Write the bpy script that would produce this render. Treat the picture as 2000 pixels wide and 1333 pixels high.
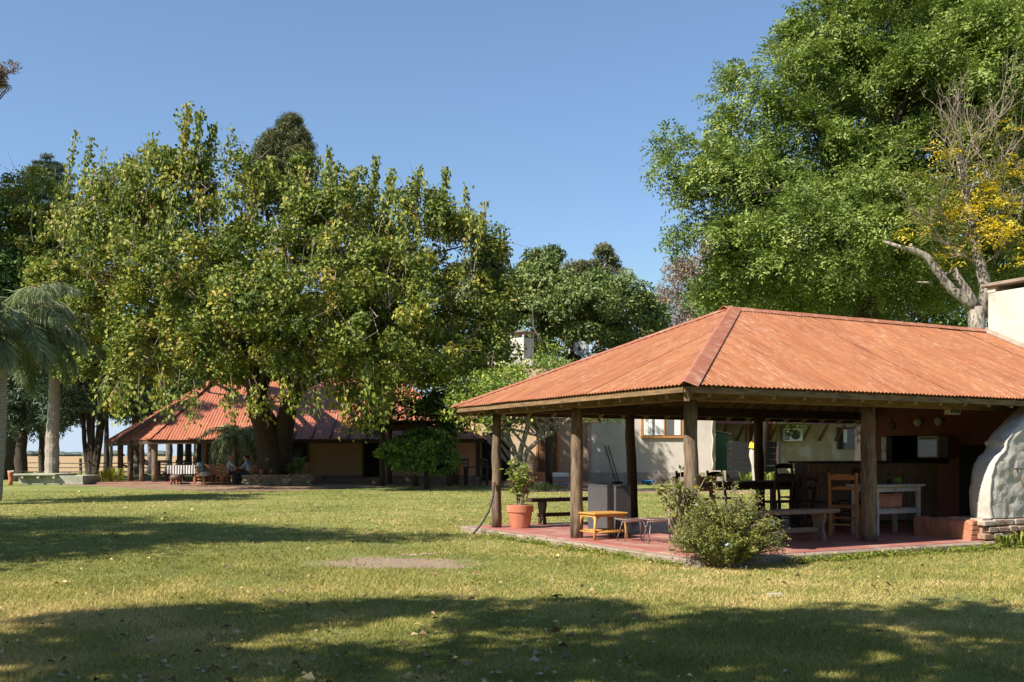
import bpy, bmesh, math, random
import numpy as np
from mathutils import Vector, Matrix

for _o in list(bpy.data.objects):
    bpy.data.objects.remove(_o)
scene = bpy.context.scene
COL = scene.collection
RNG = np.random.default_rng(7)
random.seed(7)

# ------------------------------------------------------------------ camera
S = 0.85            # everything is drawn in units of 0.85 m and scaled to metres at the end
F = 1944.0          # focal length in pixels of the 2000 px wide photograph (35 mm lens)
HZ = 890.0          # picture row of the horizon
H = 1.6             # eye height in drawing units
cam_d = bpy.data.cameras.new('camera')
cam_d.sensor_width = 36.0
cam_d.lens = 36.0 * F / 2000.0
cam_d.shift_y = (HZ - 666.5) / 2000.0
cam_d.clip_start = 0.1
cam_d.clip_end = 20000
cam = bpy.data.objects.new('camera', cam_d)
COL.objects.link(cam)
cam.location = (0, 0, H * S)
cam.rotation_euler = (math.radians(90), 0, 0)
scene.camera = cam

# ------------------------------------------------------------------ light
PHI = math.radians(28.3 + 9.0)
ELEV = math.radians(42.5)
TRAVEL = Vector((math.cos(PHI) * math.cos(ELEV), math.sin(PHI) * math.cos(ELEV), -math.sin(ELEV)))
world = bpy.data.worlds.new('World')
scene.world = world
world.use_nodes = True
wn = world.node_tree
wn.nodes.clear()
sky = wn.nodes.new('ShaderNodeTexSky')
sky.sky_type = 'NISHITA'
sky.sun_disc = False
sky.sun_elevation = ELEV
sky.sun_rotation = math.atan2(-TRAVEL.x, -TRAVEL.y)
sky.altitude = 10
sky.air_density = 0.75
sky.dust_density = 0.12
sky.ozone_density = 2.2
bg = wn.nodes.new('ShaderNodeBackground')
bg.inputs['Strength'].default_value = 0.148
wo = wn.nodes.new('ShaderNodeOutputWorld')
gm = wn.nodes.new('ShaderNodeGamma')
gm.inputs['Gamma'].default_value = 0.72
hsv = wn.nodes.new('ShaderNodeHueSaturation')
hsv.inputs['Saturation'].default_value = 1.2
wn.links.new(sky.outputs[0], gm.inputs[0])
wn.links.new(gm.outputs[0], hsv.inputs['Color'])
lim = wn.nodes.new('ShaderNodeVectorMath')      # keeps the whole horizon ring from glaring white
lim.operation = 'MINIMUM'
lim.inputs[1].default_value = (2.25, 2.70, 3.25)
wn.links.new(hsv.outputs[0], lim.inputs[0])
wn.links.new(lim.outputs[0], bg.inputs[0])
wn.links.new(bg.outputs[0], wo.inputs[0])
sun_d = bpy.data.lights.new('sun', 'SUN')
sun_d.energy = 5.0
sun_d.angle = math.radians(0.53)
sun_d.color = (1.0, 0.93, 0.82)
sun = bpy.data.objects.new('sun', sun_d)
COL.objects.link(sun)
sun.location = (-30, -30, 40)
sun.rotation_euler = TRAVEL.to_track_quat('-Z', 'Y').to_euler()
scene.view_settings.view_transform = 'Standard'
scene.view_settings.look = 'None'
scene.view_settings.gamma = 1.0
scene.view_settings.use_curve_mapping = False
scene.view_settings.exposure = 0.95
try:
    scene.cycles.max_bounces = 6
    scene.cycles.diffuse_bounces = 4
    scene.cycles.transparent_max_bounces = 8
    scene.cycles.use_denoising = True
except Exception:
    pass

# ------------------------------------------------------------------ helpers
def GX(px, Y):
    return (px - 1000.0) / F * Y

def GZ(py, Y):
    return H + (HZ - py) / F * Y

def nrm(a):
    return a / np.maximum(np.linalg.norm(a, axis=-1, keepdims=True), 1e-9)

def mat(name, c1, c2=None, rough=0.8, scale=4.0, stretch=(1, 1, 1), bump=0.0, bscale=None, metal=0.0, detail=5.0,
        c3=None, s3=1.0, t3=(0.5, 0.65), spec=0.3):
    """Principled with a noise mix of two colours, an optional third colour in larger patches and fine bump."""
    m = bpy.data.materials.new(name)
    m.use_nodes = True
    nt = m.node_tree
    b = nt.nodes['Principled BSDF']
    b.inputs['Roughness'].default_value = rough
    b.inputs['Metallic'].default_value = metal
    b.inputs['Specular IOR Level'].default_value = spec
    tc = nt.nodes.new('ShaderNodeTexCoord')
    mp = nt.nodes.new('ShaderNodeMapping')
    mp.inputs['Scale'].default_value = stretch
    nt.links.new(tc.outputs['Object'], mp.inputs[0])
    nz = nt.nodes.new('ShaderNodeTexNoise')
    nz.inputs['Scale'].default_value = scale
    nz.inputs['Detail'].default_value = detail
    nz.inputs['Roughness'].default_value = 0.65
    nt.links.new(mp.outputs[0], nz.inputs['Vector'])
    rp = nt.nodes.new('ShaderNodeValToRGB')
    rp.color_ramp.elements[0].position = 0.32
    rp.color_ramp.elements[1].position = 0.68
    rp.color_ramp.elements[0].color = (*c1, 1)
    rp.color_ramp.elements[1].color = (*(c2 or c1), 1)
    nt.links.new(nz.outputs['Fac'], rp.inputs[0])
    out = rp.outputs[0]
    if c3 is not None:
        n3 = nt.nodes.new('ShaderNodeTexNoise')
        n3.inputs['Scale'].default_value = s3
        n3.inputs['Detail'].default_value = 6
        nt.links.new(mp.outputs[0], n3.inputs['Vector'])
        mr = nt.nodes.new('ShaderNodeMapRange')
        mr.inputs['From Min'].default_value = t3[0]
        mr.inputs['From Max'].default_value = t3[1]
        nt.links.new(n3.outputs['Fac'], mr.inputs['Value'])
        mx = nt.nodes.new('ShaderNodeMix')
        mx.data_type = 'RGBA'
        nt.links.new(mr.outputs[0], mx.inputs['Factor'])
        nt.links.new(out, mx.inputs[6])
        mx.inputs[7].default_value = (*c3, 1)
        out = mx.outputs[2]
    nt.links.new(out, b.inputs['Base Color'])
    if bump > 0:
        bp = nt.nodes.new('ShaderNodeBump')
        bp.inputs['Strength'].default_value = 0.6
        bp.inputs['Distance'].default_value = bump
        if bscale:
            n2 = nt.nodes.new('ShaderNodeTexNoise')
            n2.inputs['Scale'].default_value = bscale
            n2.inputs['Detail'].default_value = 4
            nt.links.new(mp.outputs[0], n2.inputs['Vector'])
            nt.links.new(n2.outputs['Fac'], bp.inputs['Height'])
        else:
            nt.links.new(nz.outputs['Fac'], bp.inputs['Height'])
        nt.links.new(bp.outputs[0], b.inputs['Normal'])
    return m

def leaf_mat(name, stops, rough=0.5, trans=0.3, spec=0.4):
    """Leaf: the tone attribute of each leaf picks its colour; some light passes through."""
    m = bpy.data.materials.new(name)
    m.use_nodes = True
    nt = m.node_tree
    b = nt.nodes['Principled BSDF']
    o = nt.nodes['Material Output']
    b.inputs['Roughness'].default_value = rough
    b.inputs['Specular IOR Level'].default_value = spec
    at = nt.nodes.new('ShaderNodeAttribute')
    at.attribute_name = 'tone'
    rp = nt.nodes.new('ShaderNodeValToRGB')
    el = rp.color_ramp.elements
    while len(el) < len(stops):
        el.new(0.5)
    for e, (p, c) in zip(el, stops):
        e.position = p
        e.color = (*c, 1)
    nt.links.new(at.outputs['Fac'], rp.inputs[0])
    nt.links.new(rp.outputs[0], b.inputs['Base Color'])
    if trans > 0:
        tr = nt.nodes.new('ShaderNodeBsdfTranslucent')
        hs = nt.nodes.new('ShaderNodeHueSaturation')
        hs.inputs['Saturation'].default_value = 1.1
        hs.inputs['Value'].default_value = 1.3
        nt.links.new(rp.outputs[0], hs.inputs['Color'])
        nt.links.new(hs.outputs[0], tr.inputs[0])
        mx = nt.nodes.new('ShaderNodeMixShader')
        mx.inputs[0].default_value = trans
        nt.links.new(b.outputs[0], mx.inputs[1])
        nt.links.new(tr.outputs[0], mx.inputs[2])
        nt.links.new(mx.outputs[0], o.inputs[0])
    return m

def raw_mesh(name, verts, faces, tone=None, smooth=False):
    """verts (N,3) and faces (M,k), both arrays -> mesh."""
    verts = np.asarray(verts, np.float32)
    faces = np.asarray(faces, np.int32)
    me = bpy.data.meshes.new(name)
    me.vertices.add(len(verts))
    me.vertices.foreach_set('co', verts.ravel())
    k = faces.shape[1]
    me.loops.add(faces.size)
    me.loops.foreach_set('vertex_index', faces.ravel())
    me.polygons.add(len(faces))
    me.polygons.foreach_set('loop_start', np.arange(0, faces.size, k, dtype=np.int32))
    if smooth:
        me.polygons.foreach_set('use_smooth', np.ones(len(faces), bool))
    me.update(calc_edges=True)
    if tone is not None:
        a = me.attributes.new('tone', 'FLOAT', 'POINT')
        a.data.foreach_set('value', np.asarray(tone, np.float32))
    return me

def thing(name, label, cat, loc=(0, 0, 0), rz=0.0, group=None, kind=None):
    o = bpy.data.objects.new(name, None)
    o.empty_display_size = 0.2
    COL.objects.link(o)
    o.location = loc
    o.rotation_euler = (0, 0, rz)
    if label:
        o['label'] = label
    if cat:
        o['category'] = cat
    if group:
        o['group'] = group
    if kind:
        o['kind'] = kind
    return o

def tag(o, label=None, cat=None, group=None, kind=None):
    if label:
        o['label'] = label
    if cat:
        o['category'] = cat
    if group:
        o['group'] = group
    if kind:
        o['kind'] = kind
    return o

ROOTLOC = {}

def root_of(p):
    while p.parent is not None:
        p = p.parent
    return p

def link(name, me, material, parent=None, world=True, bevel=0.0, kind=None, label=None):
    """Link a mesh as one object. world=True: the mesh is in world coordinates and is moved under its (unrotated) thing."""
    o = bpy.data.objects.new(name, me)
    if material is not None and len(me.materials) == 0:
        me.materials.append(material)
    COL.objects.link(o)
    if parent is not None:
        if world:
            r = root_of(parent)
            me.transform(Matrix.Translation(-r.location))
        o.parent = parent
    if bevel > 0:
        b = o.modifiers.new('bevel', 'BEVEL')
        b.width = bevel
        b.segments = 1
        b.limit_method = 'ANGLE'
        b.angle_limit = math.radians(50)
    if kind:
        o['kind'] = kind
    if label:
        o['label'] = label
    return o

def dup(root, loc, rz=None, label=None, group=None, scale=None):
    r = root.copy()
    COL.objects.link(r)
    r.location = loc
    if rz is not None:
        r.rotation_euler = (0, 0, rz)
    if scale is not None:
        r.scale = (scale,) * 3 if not isinstance(scale, tuple) else scale
    if label:
        r['label'] = label
    if group:
        r['group'] = group
    for ch in list(root.children):
        c = ch.copy()
        COL.objects.link(c)
        c.parent = r
        for g in list(ch.children):
            d = g.copy()
            COL.objects.link(d)
            d.parent = c
    return r

class MB:
    """Collects shapes into one mesh. T maps local (x,y,z) to the wanted frame."""
    def __init__(self, T=None):
        self.v = []
        self.f = []
        self.T = T

    def add(self, vs, fs):
        n = len(self.v)
        for p in vs:
            self.v.append(tuple(self.T(*p)) if self.T else tuple(p))
        for f in fs:
            self.f.append(tuple(i + n for i in f))
        return self

    def box(self, x0, x1, y0, y1, z0, z1):
        vs = [(x0, y0, z0), (x1, y0, z0), (x1, y1, z0), (x0, y1, z0), (x0, y0, z1), (x1, y0, z1), (x1, y1, z1), (x0, y1, z1)]
        fs = [(0, 3, 2, 1), (4, 5, 6, 7), (0, 1, 5, 4), (1, 2, 6, 5), (2, 3, 7, 6), (3, 0, 4, 7)]
        return self.add(vs, fs)

    def bar(self, p0, p1, w, h, up=(0, 0, 1)):
        p0 = Vector(p0); p1 = Vector(p1)
        d = (p1 - p0).normalized()
        up = Vector(up)
        s = d.cross(up)
        if s.length < 1e-4:
            s = d.cross(Vector((1, 0, 0)))
        s.normalize()
        u = s.cross(d).normalized()
        vs = []
        for p in (p0, p1):
            for a, b in ((-1, -1), (1, -1), (1, 1), (-1, 1)):
                vs.append(p + s * (a * w / 2) + u * (b * h / 2))
        fs = [(0, 1, 2, 3), (7, 6, 5, 4), (0, 4, 5, 1), (1, 5, 6, 2), (2, 6, 7, 3), (3, 7, 4, 0)]
        return self.add(vs, fs)

    def tube(self, pts, r, n=8, cap=True, jit=0.0):
        pts = [Vector(p) for p in pts]
        if not isinstance(r, (list, tuple, np.ndarray)):
            r = [r] * len(pts)
        m = len(pts)
        vs = []
        prev = None
        for i, p in enumerate(pts):
            d = (pts[min(i + 1, m - 1)] - pts[max(i - 1, 0)]).normalized()
            if prev is None:
                a = Vector((0, 0, 1)) if abs(d.z) < 0.9 else Vector((1, 0, 0))
                s = d.cross(a).normalized()
            else:
                s = (prev - d * prev.dot(d))
                s = s.normalized() if s.length > 1e-5 else d.orthogonal().normalized()
            prev = s
            t = d.cross(s)
            for k in range(n):
                an = 2 * math.pi * k / n
                rr = r[i] * (1 + (random.uniform(-jit, jit) if jit else 0))
                vs.append(p + s * (rr * math.cos(an)) + t * (rr * math.sin(an)))
        fs = []
        for i in range(m - 1):
            for k in range(n):
                a = i * n + k
                b = i * n + (k + 1) % n
                fs.append((a, b, b + n, a + n))
        if cap:
            fs.append(tuple(range(n - 1, -1, -1)))
            fs.append(tuple((m - 1) * n + k for k in range(n)))
        return self.add(vs, fs)

    def lathe(self, prof, c=(0, 0, 0), n=20, sx=1.0, sy=1.0):
        vs = []
        for r, z in prof:
            for k in range(n):
                an = 2 * math.pi * k / n
                vs.append((c[0] + r * sx * math.cos(an), c[1] + r * sy * math.sin(an), c[2] + z))
        fs = []
        for i in range(len(prof) - 1):
            for k in range(n):
                a = i * n + k
                b = i * n + (k + 1) % n
                fs.append((a, b, b + n, a + n))
        if prof[0][0] > 1e-4:
            fs.append(tuple(range(n - 1, -1, -1)))
        if prof[-1][0] > 1e-4:
            fs.append(tuple((len(prof) - 1) * n + k for k in range(n)))
        return self.add(vs, fs)

    def prism(self, poly, fn, a, b):
        """poly of (p,q), extruded from a to b; fn(p,q,t) gives the point."""
        n = len(poly)
        vs = [fn(p, q, a) for p, q in poly] + [fn(p, q, b) for p, q in poly]
        fs = [tuple(range(n - 1, -1, -1)), tuple(range(n, 2 * n))]
        for i in range(n):
            j = (i + 1) % n
            fs.append((i, j, j + n, i + n))
        return self.add(vs, fs)

    def mesh(self, name, smooth=False):
        me = bpy.data.meshes.new(name)
        me.from_pydata([tuple(p) for p in self.v], [], self.f)
        bm = bmesh.new()
        bm.from_mesh(me)
        bmesh.ops.recalc_face_normals(bm, faces=bm.faces)
        bm.to_mesh(me)
        bm.free()
        if smooth:
            for p in me.polygons:
                p.use_smooth = True
        return me

    def build(self, name, material, parent=None, world=True, smooth=False, bevel=0.0, kind=None, label=None):
        return link(name, self.mesh(name, smooth), material, parent, world, bevel, kind, label)

def smooth_by_angle(o, ang=40):
    for p in o.data.polygons:
        p.use_smooth = True
    try:
        o.data.set_sharp_from_angle(angle=math.radians(ang))
    except Exception:
        pass
    return o

# ------------------------------------------------------------------ foliage
def leaf_arrays(c, ax, nr, L, W, fold=0.25):
    """One folded kite leaf (4 vertices, 2 triangles) per centre."""
    ax = nrm(ax)
    nr = nr - ax * np.sum(nr * ax, axis=1, keepdims=True)
    nr = nrm(nr)
    sd = np.cross(nr, ax)
    L = np.broadcast_to(np.asarray(L, float).reshape(-1, 1), (len(c), 1))
    W = np.broadcast_to(np.asarray(W, float).reshape(-1, 1), (len(c), 1))
    base = c - ax * L * 0.5
    tip = c + ax * L * 0.5 - nr * L * 0.08
    mid = c - ax * L * 0.08
    lf = mid - sd * W * 0.5 + nr * W * fold
    rt = mid + sd * W * 0.5 + nr * W * fold
    v = np.stack([base, lf, tip, rt], axis=1).reshape(-1, 3)
    i = np.arange(len(c)) * 4
    f = np.concatenate([np.stack([i, i + 2, i + 1], 1), np.stack([i, i + 3, i + 2], 1)])
    return v, f

def spray_arrays(c, ax, nr, length, k, L, W, rng):
    """Pinnate sprays: a leaf axis with k pairs of leaflets."""
    ax = nrm(ax)
    nr = nrm(nr - ax * np.sum(nr * ax, axis=1, keepdims=True))
    sd = np.cross(nr, ax)
    C, A, N = [], [], []
    length = np.broadcast_to(np.asarray(length, float).reshape(-1, 1), (len(c), 1))
    for i in range(k):
        t = (i + 0.6) / k
        p = c + ax * length * t - np.array([0, 0, 1.0]) * length * (0.28 * t * t)
        for s in (-1, 1):
            a = sd * s * 0.85 + ax * 0.55
            C.append(p + nrm(a) * L * 0.5 + rng.normal(0, L * 0.12, c.shape))
            A.append(a + rng.normal(0, 0.25, c.shape))
            N.append(nr + rng.normal(0, 0.3, c.shape))
    C = np.concatenate(C); A = np.concatenate(A); N = np.concatenate(N)
    return C, A, N

def lobes_at(Y, items, depth=0.9):
    """Picture ellipses (px, py, rx, ry[, dY]) at distance Y -> world ellipsoids (cx,cy,cz, rx,ry,rz)."""
    out = []
    for it in items:
        px, py, rx, ry = it[:4]
        y = Y + (it[4] if len(it) > 4 else 0.0)
        k = y / F
        out.append((GX(px, y), y, GZ(py, y), rx * k, min(rx, ry * 1.6) * k * depth, ry * k))
    return np.array(out)

def clumps(lobes, n, rng, rmin=0.75, rmax=1.03, reject=0.78, low=-0.75, rough=0.09):
    w = lobes[:, 3] * lobes[:, 5] + lobes[:, 4] * lobes[:, 5]
    w = w / w.sum()
    P, D = [], []
    tot = 0
    while tot < n:
        m = n
        li = rng.choice(len(lobes), m, p=w)
        d = nrm(rng.normal(0, 1, (m, 3)))
        ok = d[:, 2] > low + rng.normal(0, 0.15, m)
        r = rng.uniform(rmin, rmax, (m, 1))
        lo = lobes[li]
        ph = li[:, None] * 1.7
        bump_ = np.sin(d[:, :1] * 5.3 + ph) * np.sin(d[:, 1:2] * 4.7 + 1.3 * ph) + np.sin(d[:, 2:] * 6.1 + 2.1 * ph) * .7
        r = r * (1 + rough * bump_)
        p = lo[:, :3] + d * r * lo[:, 3:]
        q = np.ones(m, bool)
        for j in range(len(lobes)):
            e = np.linalg.norm((p - lobes[j, :3]) / lobes[j, 3:], axis=1)
            q &= (e > reject) | (li == j)
        k = ok & q
        P.append(p[k]); D.append(nrm(d[k] / lo[k, 3:]))
        tot += int(k.sum())
    return np.concatenate(P)[:n], np.concatenate(D)[:n]

def puffs(cp, cd, n, rad, rng, flat=0.65):
    """n leaf points round each clump centre, denser on the outside of the puff."""
    m = len(cp)
    g = nrm(rng.normal(0, 1, (m, n, 3)))
    r = rng.uniform(0.25, 1.0, (m, n, 1)) ** 0.6
    rad = np.broadcast_to(np.asarray(rad, float).reshape(-1, 1, 1), (m, 1, 1)) if np.ndim(rad) else rad
    off = g * r * rad
    off[:, :, 2] *= flat
    p = (cp[:, None, :] + off).reshape(-1, 3)
    d = nrm(cd[:, None, :] * 0.8 + g * 0.7).reshape(-1, 3)
    return p, d

def branch_tree(mb, base_pts, base_r, targets, rng, r0, n=6, sag=0.1, start=0.6):
    """Limbs from the trunk path to each target, slightly bent."""
    P = [Vector(p) for p in base_pts]
    for t in targets:
        t = Vector(t)
        i = min(len(P) - 1, max(0, int(len(P) * rng.uniform(start, 1.0))))
        a = P[i]
        d = t - a
        c1 = a + d * 0.35 + Vector(rng.normal(0, 0.06, 3)) * d.length + Vector((0, 0, d.length * sag))
        c2 = a + d * 0.7 + Vector(rng.normal(0, 0.06, 3)) * d.length + Vector((0, 0, d.length * sag * 0.7))
        mb.tube([a, c1, c2, t], [r0, r0 * 0.7, r0 * 0.45, r0 * 0.15], n, cap=False)

def twigs(mb, cp, cd, rng, count, ln, r, up=0.4):
    idx = rng.choice(len(cp), count)
    for i in idx:
        a = Vector(cp[i]) - Vector(cd[i]) * ln * 0.8
        d = Vector(cd[i]) + Vector(rng.normal(0, 0.6, 3)) + Vector((0, 0, up))
        d.normalize()
        b = a + d * ln * rng.uniform(0.5, 1.3)
        c = b + (d + Vector(rng.normal(0, 0.5, 3))).normalized() * ln * rng.uniform(0.3, 0.8)
        mb.tube([a, b, c], [r, r * 0.7, r * 0.3], 3, cap=False)

def crown_object(name, parts, material, parent, label=None):
    """parts: list of (verts, faces, tone)."""
    V, Fc, Tn = [], [], []
    n = 0
    for v, f, t in parts:
        V.append(v); Fc.append(f + n); Tn.append(t)
        n += len(v)
    me = raw_mesh(name, np.concatenate(V), np.concatenate(Fc), np.concatenate(Tn))
    return link(name, me, material, parent, True, kind='stuff', label=label)

def rep(t, k=4):
    return np.repeat(t, k)

# ------------------------------------------------------------------ roofs of corrugated sheets
def corrugated(parent, poly, material, sheet=0.84, pitch=0.0886, amp=0.011, rows=((0, 1),), seed=0, name='roof_sheet', lift=0.0035, sag=None, res=6, world=True):
    """poly: 3-D polygon whose first two points are the eave. Sheets run up the slope, each an object."""
    rng = np.random.default_rng(seed)
    P = [Vector(p) for p in poly]
    o = P[0]
    e = (P[1] - P[0]).normalized()
    nv = Vector((0, 0, 0))
    for i in range(1, len(P) - 1):
        nv += (P[i] - o).cross(P[i + 1] - o)
    nv.normalize()
    if nv.z < 0:
        nv = -nv
    f = nv.cross(e).normalized()
    if f.z < 0:
        f = -f
    q = [((p - o).dot(e), (p - o).dot(f)) for p in P]
    e0 = min(a for a, b in q); e1 = max(a for a, b in q)
    fmax = max(b for a, b in q)

    def span(x):
        ys = []
        for i in range(len(q)):
            (xa, ya), (xb, yb) = q[i], q[(i + 1) % len(q)]
            if abs(xa - xb) < 1e-9:
                continue
            t = (x - xa) / (xb - xa)
            if -1e-9 <= t <= 1 + 1e-9:
                ys.append(ya + (yb - ya) * t)
        return (min(ys), max(ys)) if ys else (0, 0)
    ns = max(1, int(round((e1 - e0) / sheet)))
    w = (e1 - e0) / ns
    for si in range(ns):
        xa = e0 + si * w
        xb = min(e1, xa + w + pitch * 0.5)
        nc = max(2, int((xb - xa) / pitch * res))
        for ri, (ra, rb) in enumerate(rows):
            tilt = rng.normal(0, lift) ; tilt2 = rng.normal(0, lift)
            vs, uv, fs = [], [], []
            nr = 4
            any_ = False
            for i in range(nc + 1):
                x = xa + (xb - xa) * i / nc
                lo, hi = span(min(max(x, e0 + 1e-5), e1 - 1e-5))
                a = max(lo, ra * fmax - (0.08 if ri else 0.0)); b = min(hi, rb * fmax)
                if b > a + 0.02:
                    any_ = True
                b = max(b, a)
                for j in range(nr + 1):
                    y = a + (b - a) * j / nr
                    h = amp * math.cos(2 * math.pi * x / pitch) + 0.0015 * (si % 2) + tilt * (i / nc) + tilt2 * (1 - j / nr) + 0.012 - 0.008 * ri
                    p = o + e * x + f * y + nv * h
                    if sag:
                        p = p + Vector((0, 0, sag(x, y)))
                    vs.append(p); uv.append((x, y))
            if not any_:
                continue
            for i in range(nc):
                for j in range(nr):
                    k = i * (nr + 1) + j
                    fs.append((k, k + nr + 1, k + nr + 2, k + 1))
            me = raw_mesh(name, np.array([tuple(p) for p in vs]), np.array(fs), smooth=True)
            ul = me.uv_layers.new(name='UVMap')
            li = np.empty(len(me.loops), np.int32)
            me.loops.foreach_get('vertex_index', li)
            ul.data.foreach_set('uv', np.array(uv, np.float32)[li].ravel())
            link(name, me, material, parent, world)
# ------------------------------------------------------------------ two seated figures, grown from a joint skeleton (before the scene fills up)
def grow_person(lean, reach, head_turn):
    k = 1 / 0.85
    J = {'pelvis': (0.0, 0, .55, .15), 'belly': (0.02 + lean * .3, 0, .72, .135), 'chest': (lean * .75, 0, .92, .155), 'neck': (lean, 0, 1.10, .055),
         'head0': (lean * 1.1 + .02, 0, 1.19, .085), 'head1': (lean * 1.15 + .035, 0, 1.27, .098), 'head2': (lean * 1.15 + .02, 0, 1.345, .07),
         'nose': (lean * 1.15 + .135, 0, 1.25, .018), 'chin': (lean * 1.15 + .09, 0, 1.185, .035)}
    E = [('pelvis', 'belly'), ('belly', 'chest'), ('chest', 'neck'), ('neck', 'head0'), ('head0', 'head1'), ('head1', 'head2'), ('head1', 'nose'), ('head0', 'chin')]
    for s, n in ((-1, 'r'), (1, 'l')):
        J['sh' + n] = (lean * .85, s * .19, 1.02, .065)
        J['el' + n] = (lean * .9 + .12 + reach * .1, s * .25, .80, .046)
        J['wr' + n] = (lean + .36 + reach * .22, s * (.20 - .05 * reach), .74, .03)
        J['pa' + n] = (lean + .43 + reach * .24, s * (.19 - .05 * reach), .735, .034)
        J['hp' + n] = (0.08, s * .10, .54, .105)
        J['kn' + n] = (.46, s * .13, .55, .075)
        J['cf' + n] = (.47, s * .13, .33, .062)
        J['an' + n] = (.46, s * .13, .10, .042)
        J['to' + n] = (.62, s * .15, .045, .04)
        J['er' + n] = (lean * 1.15 + .02, s * .105, 1.26, .02)
        E += [('chest', 'sh' + n), ('sh' + n, 'el' + n), ('el' + n, 'wr' + n), ('wr' + n, 'pa' + n), ('pelvis', 'hp' + n), ('hp' + n, 'kn' + n), ('kn' + n, 'cf' + n), ('cf' + n, 'an' + n), ('an' + n, 'to' + n), ('head1', 'er' + n)]
    names = list(J)
    me = bpy.data.meshes.new('person')
    me.from_pydata([tuple(c * k for c in J[n][:3]) for n in names], [(names.index(a), names.index(b)) for a, b in E], [])
    o = bpy.data.objects.new('tmp_person', me); COL.objects.link(o)
    sm = o.modifiers.new('skin', 'SKIN'); sm.use_smooth_shade = True
    sv = me.skin_vertices[0].data
    for i, n in enumerate(names):
        r = J[n][3] * k
        sv[i].radius = (r, r)
        sv[i].use_root = (n == 'pelvis')
    ss = o.modifiers.new('sub', 'SUBSURF'); ss.levels = 1; ss.render_levels = 1
    bpy.context.view_layer.update()
    dg = bpy.context.evaluated_depsgraph_get()
    out = bpy.data.meshes.new_from_object(o.evaluated_get(dg))
    bpy.data.objects.remove(o)
    bm = bmesh.new(); bm.from_mesh(out)
    # fingers and thumbs, rooted inside the palm
    for s, n in ((-1, 'r'), (1, 'l')):
        c = Vector(J['pa' + n][:3]) * k
        fm = MB()
        for q in range(5):
            ln = (.075, .085, .08, .06, .05)[q] * k
            if q < 4:
                a = c + Vector((0, (q - 1.5) * .017 * k, .0)); d = Vector((1, (q - 1.5) * .05, -.12))
            else:
                a = c + Vector((-.02 * k, -s * .02 * k, .0)); d = Vector((.6, -s * .8, .05))
            d.normalize()
            fm.tube([a, a + d * ln * .6, a + (d + Vector((0, 0, -.35))).normalized() * ln], [.0095 * k, .009 * k, .006 * k], 5)
        base = [bm.verts.new(v) for v in fm.v]
        for f in fm.f:
            try: bm.faces.new([base[i] for i in f])
            except ValueError: pass
    for f in bm.faces:
        c = f.calc_center_median() / k
        f.smooth = True
        arm = abs(c.y) > .12 and c.z > .66 and c.x > lean * .9 + .24
        if c.z > 1.09 or arm: f.material_index = 0
        elif c.z > .63 or (c.x < .02 and c.z > .5): f.material_index = 1
        elif c.z < .11: f.material_index = 3
        else: f.material_index = 2
    for mi in range(4): out.materials.append(None)
    bm.to_mesh(out); bm.free()
    out.name = 'person'
    hb_ = MB()
    cx = (lean * 1.15 + .015) * k
    prof = [(.112, -.05), (.124, 0.01), (.118, .06), (.09, .105), (.05, .128), (0, .133)]
    hb_.lathe([(r * k, z * k) for r, z in prof], (cx - .05 * k, 0, 1.27 * k), 16, 1.02, .92)
    hm = hb_.mesh('hair', True)
    return out, hm
PERSON, PERSON_HAIR = [], []
for ln_, rc_, ht_ in ((.10, 1.0, 0), (.20, .6, 0)):
    a_, b_ = grow_person(ln_, rc_, ht_)
    PERSON.append(a_); PERSON_HAIR.append(b_)
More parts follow.
